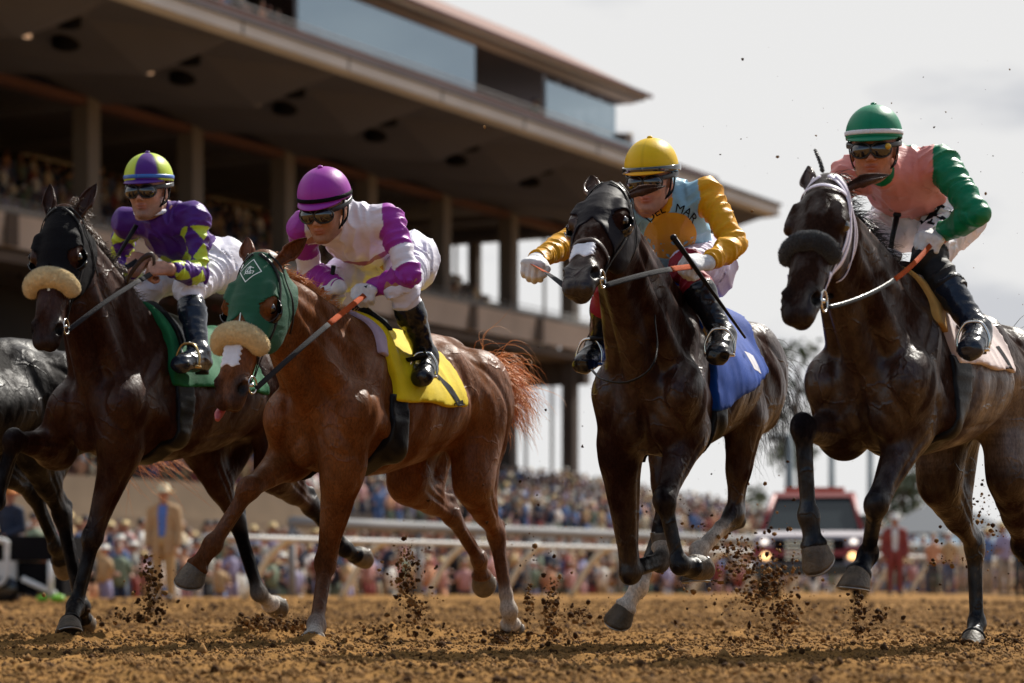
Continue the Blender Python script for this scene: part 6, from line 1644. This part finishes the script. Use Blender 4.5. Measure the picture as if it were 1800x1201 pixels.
    # swoosh on the back of the glove
    D, Bk, t_ = J['hdl']; c0 = J['wrl']+nrm(D)*.045+nrm(h2.w2l(A(0, -1, .2)))*.08; rtv = h2.w2l(A(1, 0, 0)); upv = A(0, 0, 1)
    sw = [(-.012, -.006), (-.006, -.014), (.012, .020), (-.004, -.006)]
    drape('glove_mark', [[(-.013, -.004), (-.004, -.013), (.006, .018), (-.004, -.004)]], lambda x, y: c0+rtv*x*1.3+upv*y*1.3, BVHTree.FromPolygons([tuple(v.co) for v in gl[0].data.vertices], [tuple(p.vertices) for p in gl[0].data.polygons]), tuple(-h2.w2l(A(0, -1, .2))), .001, MATS['text_black'], j2.root, 2)
    hl_ = J['wrl']+nrm(J['hdl'][0])*.075; hr_ = J['wrr']+nrm(J['hdr'][0])*.07
    rein(h2, 'l', bl, hl_+A(0, 0, -.02), .01, .62); rein(h2, 'r', br, hr_, .02, .6)
    stirrup(j2, h2, 'l'); stirrup(j2, h2, 'r')
    wp = MB().tube([hr_+A(.02, .04, .09), hr_+A(.0, .02, .03), hr_+A(-.3, -.15, -.35)], [.011, .009, .004], 10).build('riding_whip', MATS['blackleather'], None)
    tag(wp, 'black whip with a white tipped grip beside the chestnut mane', 'whip', 'jockeys\' whips'); wp.parent = None; wp.matrix_world = h2.root.matrix_basis.copy()

# ---------------------------------------------------------------- right: dark bay with white bridle
if '4' in ONLY:
    print('H4'); h4 = Horse(1.617, 10.23, 28, -.08, 4.0, label='dark bay racehorse at the right in a white bridle and black sheepskin noseband')
    h4.matname = 'coat_sweat'; db = (.026, .012, .008)
    def tint4(V, c):      # clipped, dusty flank under the cloth
        k = np.clip((.10-V[:, 0])/.10, 0, 1)*np.clip((V[:, 0]+.62+.3*(1.2-V[:, 2]))/.12, 0, 1)*np.clip((1.25-V[:, 2])/.06, 0, 1)*np.clip((V[:, 2]-.72)/.08, 0, 1)*(.75+.35*vnoise(V*A(6, 6, 120), 2)); k = np.clip(k, 0, 1)[:, None]
        c[:] = c*(1-k)+A(.13, .098, .080)*k
    h4.tint = tint4
    h4.body(dict(fl=dict(knee=(1541, 886), fet=(1526, 975), toe=(1496, 1034), s=.12, prot=.08, fn='back', tn='front'), fr=dict(knee=(1412, 752), fet=(1421, 906), toe=(1438, 1000), s=.15, prot=.10),
                 hl=dict(hock=(1796, 960), fet=(1850, 1062), toe=(1862, 1110), s=.13), hr=dict(hock=(1713, 960), fet=(1717, 1096), toe=(1706, 1140), s=.12)),
            (1455, 330, 0), (1405, 548), 24, 0, pal=BAY(db, (.005, .006, .009)), socks={})
    h4.ear(1, (-.35, 1.0, -.05, -.3, .0, 1), pal=(.06, .032, .024), w=.032, L=.18); h4.ear(-1, (-1.0, -.25, .0, 0, -.6, .8), pal=(.06, .032, .024), L=.15)
    H = h4.H; h4.noseband(.33, MATS['fleece_black'], .026, .080, top=.056, drop=.012)
    bridle(h4, MATS['whitestrap'], w=4.2, forehead=True)
    h4.strap('cheek_strap', [H(-.01, .05, .06), H(.06, .11, .0), H(.20, .112, -.045), H(.33, .10, -.06), H(.43, .08, -.06)], .0024, 4, MATS['whitestrap'], .008)
    h4.strap('bridle_strap', [H(.05, .12, -.03), H(.16, .12, -.11), H(.28, .10, -.155), H(.36, .06, -.17)], .0023, 3.6, MATS['whitestrap'], .006)
    bl = bit(h4, 1, .038); br = bit(h4, -1, .038)
    # forelock plait sticking up
    P = catmull([H(.0, .0, .075), H(-.03, -.010, .09), H(-.055, -.022, .10), H(-.082, -.034, .102)], 10); mb = MB()
    for k in range(3):
        a = np.linspace(0, 16, len(P))+k*2.1; mb.tube(P+(np.cos(a)[:, None]*h4.lat+np.sin(a)[:, None]*h4.Nn)*.004, np.linspace(.0055, .003, len(P)), 7)
    mb.build('forelock_plait', MATS['mane_black'], h4.root)
    roots = []; dirs = []
    for i in range(420):
        t = rng.uniform(0, 1); p = (1-t)*H(.03, .0, -.04)+t*h4.T(.25, 0, 1.58); q, _ = h4.snap([p+A(0, 0, .06), p+A(.001, 0, .06)], -.004, 1, .3); roots.append(q[0]+A(0, rng.normal(0, .012), 0)); dirs.append(A(-.5, .7, .4))
    h4.hair('mane', roots, dirs, .10, MATS['mane_black'], .0018, 6, 1.2, .2, .3)
    dk = h4.T(-1.05, 0, 1.36); h4.hair('tail', [dk+rng.normal(0, .022, 3) for _ in range(400)], [A(-1, 0, .2)]*400, .75, MATS['mane_black'], .002, 10, 1.0, .1, .2)
    saddlery(h4, 'cl_pink', -.40, .22, 1.13, 'cl_tan', girth=(.10, .22))
    pc = h4.P(1764, 640, .27)+A(0, .25, 0); drape('number', stroke([(0, .06), (.015, -.03)], .045)+stroke([(-.03, -.03), (.05, -.03)], .02), lambda x, y: pc+A(-1, 0, 0)*x+A(0, 0, 1)*y, h4.cloth_bvh, (0, -1, 0), .002, MATS['text_black'], h4.root, 2)
    print('J4'); J = joints(h4, (1536, 264, 0), (-.13, 1.76), [(1655, 290), (1492, 308)], [(1716, 374), (.42, -.30, 1.62)], [(1650, 413), (1560, 452)], [(1608, 432), (1575, 425)],
               [(1632, 456), (.22, -.22, 1.53)], [(1718, 580), (.0, -.34, 1.06)], [(1706, 614), (.14, -.36, 1.02)])
    j4 = Jockey(h4, 'jockey in a salmon pink shirt with green sleeves and green helmet', J, 14, 8, 0, skin=(.42, .17, .10), headscale=1.09); j4.build()
    PK = A(*hexc('d68a84')); GR = A(*hexc('06734f')); WH = A(*hexc('d8d4cc'))
    def colr(V):
        ia, v, a, sd = inarm(V, j4, .086, .03); c = np.tile(PK, (len(V), 1)); c[ia & ((sd == 0) | (v > .5))] = GR
        c[ia & (v > 1.86) & (v < 1.965)] = WH; c[ia & (v > 1.905) & (v < 1.92)] = GR*.6
        hx, hl__, hu = j4.hc(V); nk = j4.h(-.02, 0, -.075); c[np.linalg.norm(V-nk, axis=1) < .083] = GR
        rg = (V[:, 2] > j4.J['shl'][2]+.035) & (V[:, 0] < j4.J['head'][0]-.21) & (np.abs(V[:, 1]) < .09); c[rg & ~ia] = GR
        return c
    j4.jersey(colr, hem=.55)
    BW = A(*hexc('d9d6de')); BK = A(.012, .012, .014)
    def bcol(V):
        c = np.tile(BW, (len(V), 1))
        for sd in 'lr':
            hp, kn, an = J['hip'+sd], J['kn'+sd], J['an'+sd]; ax = nrm(kn-hp); L = np.linalg.norm(kn-hp); x = (V-hp)@ax
            a2 = nrm(an-kn); r2 = np.linalg.norm(V-kn-np.clip((V-kn)@a2, 0, .4)[:, None]*a2, axis=1)
            c[(r2 < .085) & (x > L*.86)] = BK
        return c
    bo, bV, bQ = j4.breeches(color=bcol, mat='silk_soft', end=.5); j4.boots('boot_blue', top=.36); gl = j4.gloves()
    GH = A(*hexc('0a7a58')); j4.helmet(lambda a, p: GH*(.9 if abs(math.sin(a*3)) < .06 else 1), MATS['tape'], bw=.0085, bz=.004); j4.goggles()
    MB().ell(j4.h(.105, .060, .008), (.012, .012, .012)).build('goggle_badge', MATS['gold'], j4.root)
    bvh = BVHTree.FromPolygons([tuple(v) for v in bV], [tuple(q) for q in bQ])
    cw = h4.w2l(A(0, -1, 0)); rtv = h4.w2l(A(1, 0, 0)); c0 = h4.P(1656, 382, .14)+cw*.3
    rot = R(35); pl = lambda x, y: c0+rtv*(x*math.cos(rot)+y*math.sin(rot))+A(0, 0, 1)*(-x*math.sin(rot)+y*math.cos(rot))
    Hs = stroke([(-.035, -.045), (-.035, .045)], .022)+stroke([(.035, -.045), (.035, .045)], .022)+stroke([(-.035, 0), (.035, 0)], .018)
    for sx in (-.035, .035):
        for sy in (-.045, .045): Hs += stroke([(sx-.02, sy), (sx+.02, sy)], .012)
    drape('thigh_letter', Hs, pl, bvh, tuple(-cw), .003, MATS['text_black'], j4.root, 2)
    hl_ = J['wrl']+nrm(J['hdl'][0])*.075; hr_ = J['wrr']+nrm(J['hdr'][0])*.07
    rein(h4, 'l', bl, hl_+A(0, 0, -.02), .05, .58, mats=('blackleather', 'orange_rubber'), r=.0022, wide=4); rein(h4, 'r', br, hr_, .05, .6, mats=('blackleather', 'orange_rubber'))
    stirrup(j4, h4, 'l'); stirrup(j4, h4, 'r')
    tw = h4.P(1577, 378, -.02); wp = MB().tube([tw, .4*tw+.6*hr_, hr_+A(-.3, -.15, -.4)], [.012, .010, .004], 10); wp.ell(tw, (.017, .017, .014)); wp = wp.build('riding_whip', MATS['blackleather'])
    tag(wp, 'black whip with a rounded knob in front of white breeches', 'whip', 'jockeys\' whips'); wp.matrix_world = h4.root.matrix_basis.copy()

# ---------------------------------------------------------------- third: dark brown, black hood
if '3' in ONLY:
    print('H3'); h3 = Horse(.730, 11.12, 18.5, -.02, 0.0, label='dark brown racehorse in a black blinker hood with all four hooves off the ground')
    h3.matname = 'coat_sweat'; db = (.028, .011, .007)
    h3.body(dict(fl=dict(knee=(1168, 880), fet=(1194, 992), toe=(1234, 1002), s=.12, prot=.10, tn='back'), fr=dict(knee=(1108, 1005), fet=(1160, 990), toe=(1170, 940), s=.12, prot=.0, fn='back', tn='back'),
                 hl=dict(hock=(1290, 905), fet=(1228, 968), toe=(1222, 1022), s=.13, fn='front'), hr=dict(hock=(1165, 925), fet=(1124, 1030), toe=(1080, 1098), s=.10, fn='front')),
            (1072, 345, 't', 1.04), (1018, 502), 21, 2, pal=BAY(db, (.005, .004, .005)), socks=dict(hl='sock', hr='fet', fr='pastern'))
    h3.ear(1, (-.50, 1.0, -.15, -.3, .1, 1), pal=(.07, .034, .022), L=.18, w=.032); h3.ear(-1, (-1.0, -.25, .15, 0, -.1, 1), pal=(.07, .034, .022), L=.17)
    h3.hood(MATS['blacklycra'], xf=.25, kl=1.2); H = h3.H
    bridle(h3, MATS['blackleather'], nose=MATS['leather'], forehead=False, nx=.40)
    f = h3.Fhead(.004)
    def fn(G):
        x, l, n = h3.Hc(G); return np.maximum(np.maximum(np.abs(l+.004)-.044-.05*np.clip(x-.42, 0, 1)-.004*np.sin(x*300), np.maximum(x-.475-.010*np.sin(l*110), .405-x)), -n)
    h3.cloth('nose_tape', fn, .004, MATS['tape'], fld=f)
    bl = bit(h3, 1); br = bit(h3, -1)
    # martingale strap hanging round the neck
    MB()
    h3.strap('neck_strap', [h3.P(1158, 560, .13), h3.P(1150, 640, .17), h3.P(1105, 672, .06), h3.P(1060, 668, -.06), h3.P(1040, 650, -.15)], .0035, 1.5, MATS['blackleather'], .006)
    roots = []; dirs = []
    for i in range(300):
        t = rng.uniform(0, 1); p = (1-t)*H(.03, .0, -.06)+t*h3.T(.25, 0, 1.58); q, _ = h3.snap([p+A(0, 0, .06), p+A(.001, 0, .06)], -.004, 1, .3); roots.append(q[0]+A(0, rng.normal(0, .012), 0)); dirs.append(A(-.6, -.5, .4))
    h3.hair('mane', roots, dirs, .09, MATS['mane_dark'], .0018, 6, 1.2, .2, .3)
    dk = h3.T(-1.05, 0, 1.36); h3.hair('tail', [dk+rng.normal(0, .022, 3) for _ in range(520)], [A(-1, .25, -.1)]*520, .62, MATS['mane_black'], .0018, 12, 2.4, .2, .22, flow=A(-.2, .3, 0))
    saddlery(h3, 'cl_blue', -.42, .31, .99, 'cl_tan', girth=(.17, .28), zr=-.30)
    for (px, py, w_, hh) in ((1316, 637, .11, .085), (1282, 548, .055, .05), (1272, 582, .07, .05)):
        pc = h3.P(px, py, .26)+A(0, .25, 0); drape('number', [[(-w_/2, -hh*.4), (w_/2, -hh*.55), (w_/2, hh*.4), (-w_*.35, hh*.55)]], lambda x, y: pc+A(-1, 0, 0)*x+A(0, 0, 1)*y, h3.cloth_bvh, (0, -1, 0), .002, MATS['cl_white'], h3.root, 2)
    print('J3'); J = joints(h3, (1145, 318, 't', .44), (-.06, 1.66), [(1228, 345, 't', .30), (1114, 368, 't', .33)], [(1292, 430), (1003, 424)], [(1244, 462, 'front', 0), (942, 458)], [(1204, 462), (918, 486)],
               [(1207, 468), (.26, -.24, 1.54)], [(1270, 590), (1052, 606)], [(1262, 624), (1026, 640)], s_wr=(.2, -.35), s_el=(.38, -.42))
    j3 = Jockey(h3, 'jockey in light blue shirt with yellow sleeves and yellow helmet, reins held wide', J, 20, 12, 0, skin=(.48, .22, .14), headscale=1.12, stub=(.18, (.16, .10, .07))); j3.build()
    BL = A(*hexc('8fbdd4')); YE = A(*hexc('d89a10'))
    def colr(V):
        ia, v, a, sd = inarm(V, j3, .082, .02); c = np.tile(BL, (len(V), 1)); c[ia] = YE
        nk = j3.h(-.02, 0, -.075); c[np.linalg.norm(V-nk, axis=1) < .078] = YE; return c
    jo, jV, jQ = j3.jersey(colr, hem=.86)
    bvh = BVHTree.FromPolygons([tuple(v) for v in jV], [tuple(q) for q in jQ])
    cw = h3.w2l(A(0, -1, 0)); rtv = h3.w2l(A(1, 0, 0)); upv = A(0, 0, 1)
    c0 = h3.P(1176, 420, .0)+cw*.5
    a = np.linspace(0, 2*math.pi, 37)[:-1]; drape('shirt_disc', [[(.112*math.cos(t), .083*math.sin(t)) for t in a]], lambda x, y: c0+rtv*x+upv*y, bvh, tuple(-cw), .003, pm('disc', tuple(YE), .5, sheen=.2, bump=.25, bscale=400), j3.root, 3)
    me = flat_text('DEL   MAR', .050, None); Rr = .135
    drape('shirt_lettering', me, lambda x, y: c0+A(0, 0, -.035)+rtv*((Rr+y)*math.sin(x/Rr))+upv*((Rr+y)*math.cos(x/Rr)), bvh, tuple(-cw), .0045, MATS['text_black'], j3.root, 1)
    WV = A(*hexc('cfc6dc')); RD = A(*hexc('8e1a2c'))
    def bcol(V):
        c = np.tile(WV, (len(V), 1))
        for sd in 'lr':
            kn, an = J['kn'+sd], J['an'+sd]; a2 = nrm(an-kn); x = (V-kn)@a2
            r2 = np.linalg.norm(V-kn-np.clip(x, 0, .4)[:, None]*a2, axis=1); c[(r2 < .082) & (x > -.05)] = RD
        return c
    j3.breeches(color=bcol, mat='silk_soft', end=.36); j3.boots(top=.33); j3.gloves()
    YH = A(*hexc('dcb40a')); j3.helmet(lambda a, p: YH*(.85 if abs(math.sin(a*3)) < .06 else 1), None, peakcol=A(*hexc('e0a010')))
    # spare goggles pushed up round the helmet
    a = np.linspace(0, 2*math.pi, 60); pts = [j3.h(.128*math.cos(t)-.012, .106*math.sin(t), .044) for t in a]; nn = [j3.f*math.cos(t)+j3.l*math.sin(t) for t in a]
    MB().tubeN(pts, .003, nn, 4.6).build('spare_goggles', MATS['lens'], j3.helm); j3.goggles('lens')
    hl_ = J['wrl']+nrm(J['hdl'][0])*.075; hr_ = J['wrr']+nrm(J['hdr'][0])*.07
    up_ = (0, 0, 1)
    rein(h3, 'l', bl, hl_+A(0, 0, -.015), .0, .70, flat=(0, .9, .5)); rein(h3, 'r', br, hr_+A(0, 0, -.01), .0, .5, wide=9)
    stirrup(j3, h3, 'l'); stirrup(j3, h3, 'r')
    w0, w1 = h3.P(1184, 418, .24), h3.P(1310, 594, .42); wp = MB().tube([w0, .8*w0+.2*w1, .3*w0+.7*w1, w1], [.012, .010, .007, .005], 10); wp.ell(w0, (.014, .014, .014)); wp = wp.build('riding_whip', MATS['blackleather'])
    tag(wp, 'long black whip held in a white glove across the blue cloth', 'whip', 'jockeys\' whips'); wp.matrix_world = h3.root.matrix_basis.copy()

# ---------------------------------------------------------------- left: bay with black hood
if '1' in ONLY:
    print('H1'); h1 = Horse(-1.65, 12.3, 28, .0, 2.0, label='bay racehorse in a black blinker hood and pale sheepskin noseband')
    db = (.031, .0105, .0055)
    h1.body(dict(fl=dict(knee=(163, 945), fet=(132, 1066), toe=(116, 1120), s=.12, prot=.08), fr=dict(knee=(24, 775), fet=(-8, 880), toe=(-30, 940), s=.15, prot=.10),
                 hl=dict(hock=(545, 890), fet=(606, 966), toe=(640, 985), s=.12), hr=dict(hock=(415, 915), fet=(454, 1042), toe=(494, 1078), s=.10)),
            (112, 380, .02), (82, 596), 12, 0, pal=BAY(db, (.004, .003, .004)), socks=dict(hr='pastern'))
    h1.ear(1, (-1.0, .35, -.1, 0, .3, 1), pal=db, L=.20); h1.ear(-1, (-1.0, -.15, -.05, 0, -.3, 1), pal=db, L=.20)
    h1.hood(MATS['blackcloth'], xf=.27, kl=1.0); H = h1.H; h1.noseband(.335, MATS['fleece'], .034, .090, top=.062)
    bridle(h1, MATS['blackleather'], forehead=False); bl = bit(h1, 1); br = bit(h1, -1)
    so_, sn_ = h1.snap([H(.37, 0, .10), H(.395, .002, .10)], .001); MB().tubeN(so_, .0008, sn_, 8).build('star_marking', MATS['text_white'], h1.root)
    roots = []; dirs = []
    for i in range(700):
        t = rng.uniform(0, 1); p = (1-t)*H(-.03, .0, .0)+t*h1.T(.22, 0, 1.6); p = p+A(0, .02, .06*math.sin(t*3.1)); q, _ = h1.snap([p, p+A(.001, 0, 0)], -.004, 1, .4); roots.append(q[0]+A(0, rng.normal(0, .012), 0)); dirs.append(A(-.3, .6, .6))
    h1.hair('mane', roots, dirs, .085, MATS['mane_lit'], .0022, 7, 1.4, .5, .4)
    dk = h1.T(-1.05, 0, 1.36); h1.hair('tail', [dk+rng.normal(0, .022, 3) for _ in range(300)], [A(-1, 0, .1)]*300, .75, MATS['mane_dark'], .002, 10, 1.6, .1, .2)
    saddlery(h1, 'cl_green', -.42, .27, 1.20, None, girth=(.14, .24))
    pc = h1.P(352, 600, .27)+A(0, .25, 0); drape('number', stroke([(-.05, .05), (-.05, -.06), (.06, -.06)], .02), lambda x, y: pc+A(-1, 0, 0)*x+A(0, 0, 1)*y, h1.cloth_bvh, (0, -1, 0), .002, MATS['text_white'], h1.root, 2)
    print('J1'); J = joints(h1, (261, 336, 0), (-.30, 1.84), [(343, 382), (224, 392)], [(350, 482), (210, 462)], [(300, 474), (236, 478)], [(262, 472), (246, 452)],
               [(332, 508), (262, 505)], [(350, 622), (-.12, -.34, 1.15)], [(318, 640), (.02, -.36, 1.10)], s_el=(.28, -.28))
    j1 = Jockey(h1, 'jockey in a purple shirt with lime diamonds and a lime and purple helmet', J, 14, 8, 0, skin=(.42, .20, .13), headscale=1.14, stub=(.45, (.16, .12, .10))); j1.build()
    PU = A(*hexc('4b2078')); LI = A(*hexc('b4c83c'))
    def colr(V):
        ia, v, a, sd = inarm(V, j1, .082, .02); c = np.tile(PU, (len(V), 1)); tp = torsopos(V, j1)
        dd = np.abs(((v*1.9+.1) % 1)-.5)+np.abs(((a/math.pi*1.5+.25) % 1)-.5) < .46; c[ia & dd & (v > .20)] = LI
        W = nrm(J['shl']-J['shr']); lat = (V-J['shr'])@W; dd = np.abs(((tp*2.6+.25) % 1)-.5)+np.abs(((lat*7.5+.4) % 1)-.5) < .42; c[(~ia) & dd & (tp > .34)] = LI
        return c
    j1.jersey(colr, hem=.86); j1.breeches(end=.20); j1.boots('boot_blue', top=.20)
    def hc_(a, p):
        a = a-R(19); k = int(math.floor((a+math.pi/6*1.0)/(math.pi/3))) % 6; return (PU if k % 2 == 0 else LI)*(.4 if abs(((a+math.pi/6) % (math.pi/3))) < .05 else 1)
    j1.helmet(hc_, pm('blueband', hexc('1a62b8'), .4, coat=.2), bw=.009, bz=.002, peakcol=PU); j1.goggles('lens')
    MB().tube(torus_pts(j1.h(-.018, 0, -.082), .074, nrm(j1.f-j1.u*.25), j1.l, 30), .011, 8).build('collar', MATS['breech'], j1.root)
    hl_ = J['wrl']+nrm(J['hdl'][0])*.075; hr_ = J['wrr']+nrm(J['hdr'][0])*.07
    rein(h1, 'l', bl, hl_+A(0, 0, -.015), .0, .80, mats=('grey_rubber', 'grey_rubber')); rein(h1, 'r', br, hr_, .02, .8, mats=('grey_rubber', 'grey_rubber'))
    o_ = MB().tube(catmull([hl_+A(0, 0, .0), hl_+A(.03, .01, .06), hl_+A(.08, -.02, .03), hl_+A(.12, -.06, -.06), hl_+A(.05, -.10, -.13)], 8), .0035, 8, flat=(0, 1, 0), wide=4).build('rein_loop', MATS['leather'], h1.root)
    stirrup(j1, h1, 'l', 'brass'); stirrup(j1, h1, 'r', 'brass')
    tw = h1.P(240, 396, -.05); e_ = h1.P(206, 452, -.12); wp = MB().tube([tw, .5*(tw+e_), e_, e_+(e_-tw)*2.2], [.012, .010, .008, .004], 10).build('riding_whip', MATS['blackleather'])
    tag(wp, 'black whip upright before the purple shirt', 'whip', 'jockeys\' whips'); wp.matrix_world = h1.root.matrix_basis.copy()

# ---------------------------------------------------------------- far left, cut by the frame
if '0' in ONLY:
    print('H0'); h0 = Horse(-2.76, 12.35, 28, -.05, 0.0, label='nearly black racehorse cut off by the left edge, only its quarters showing')
    bk = (.010, .008, .008)
    h0.body(dict(hl=dict(hock=(108, 905), fet=(143, 1066), toe=(146, 1104), s=.12), hr=dict(hock=(58, 868), fet=(98, 962), toe=(112, 1004), s=.12),
                 fl=dict(knee=('L', (.62, .13, .80)), fet=('L', (.60, .13, .55)), toe=('L', (.50, .13, .42)), s=.13), fr=dict(knee=('L', (.75, -.13, .72)), fet=('L', (.92, -.13, .5)), toe=('L', (1.05, -.13, .36)), s=.13)),
            ('L', (1.05, 0, 1.72), 0), ('L', (1.35, 0, 1.25), 0), 28, 0, pal=BAY(bk, (.004, .003, .004)))
    h0.ear(1, (-1, .3, -.2, 0, .3, 1), pal=bk); h0.ear(-1, (-1, -.3, -.2, 0, -.3, 1), pal=bk)
    dk = h0.T(-1.04, 0, 1.36); h0.hair('tail', [dk+rng.normal(0, .022, 3) for _ in range(340)], [A(-1, .0, -.27)]*340, 1.12, MATS['mane_orange_lit'], .0022, 12, .10, .12, .09, flow=A(-.1, .05, 0))  # black horse's tail coloured orange to imitate backlight through the hair
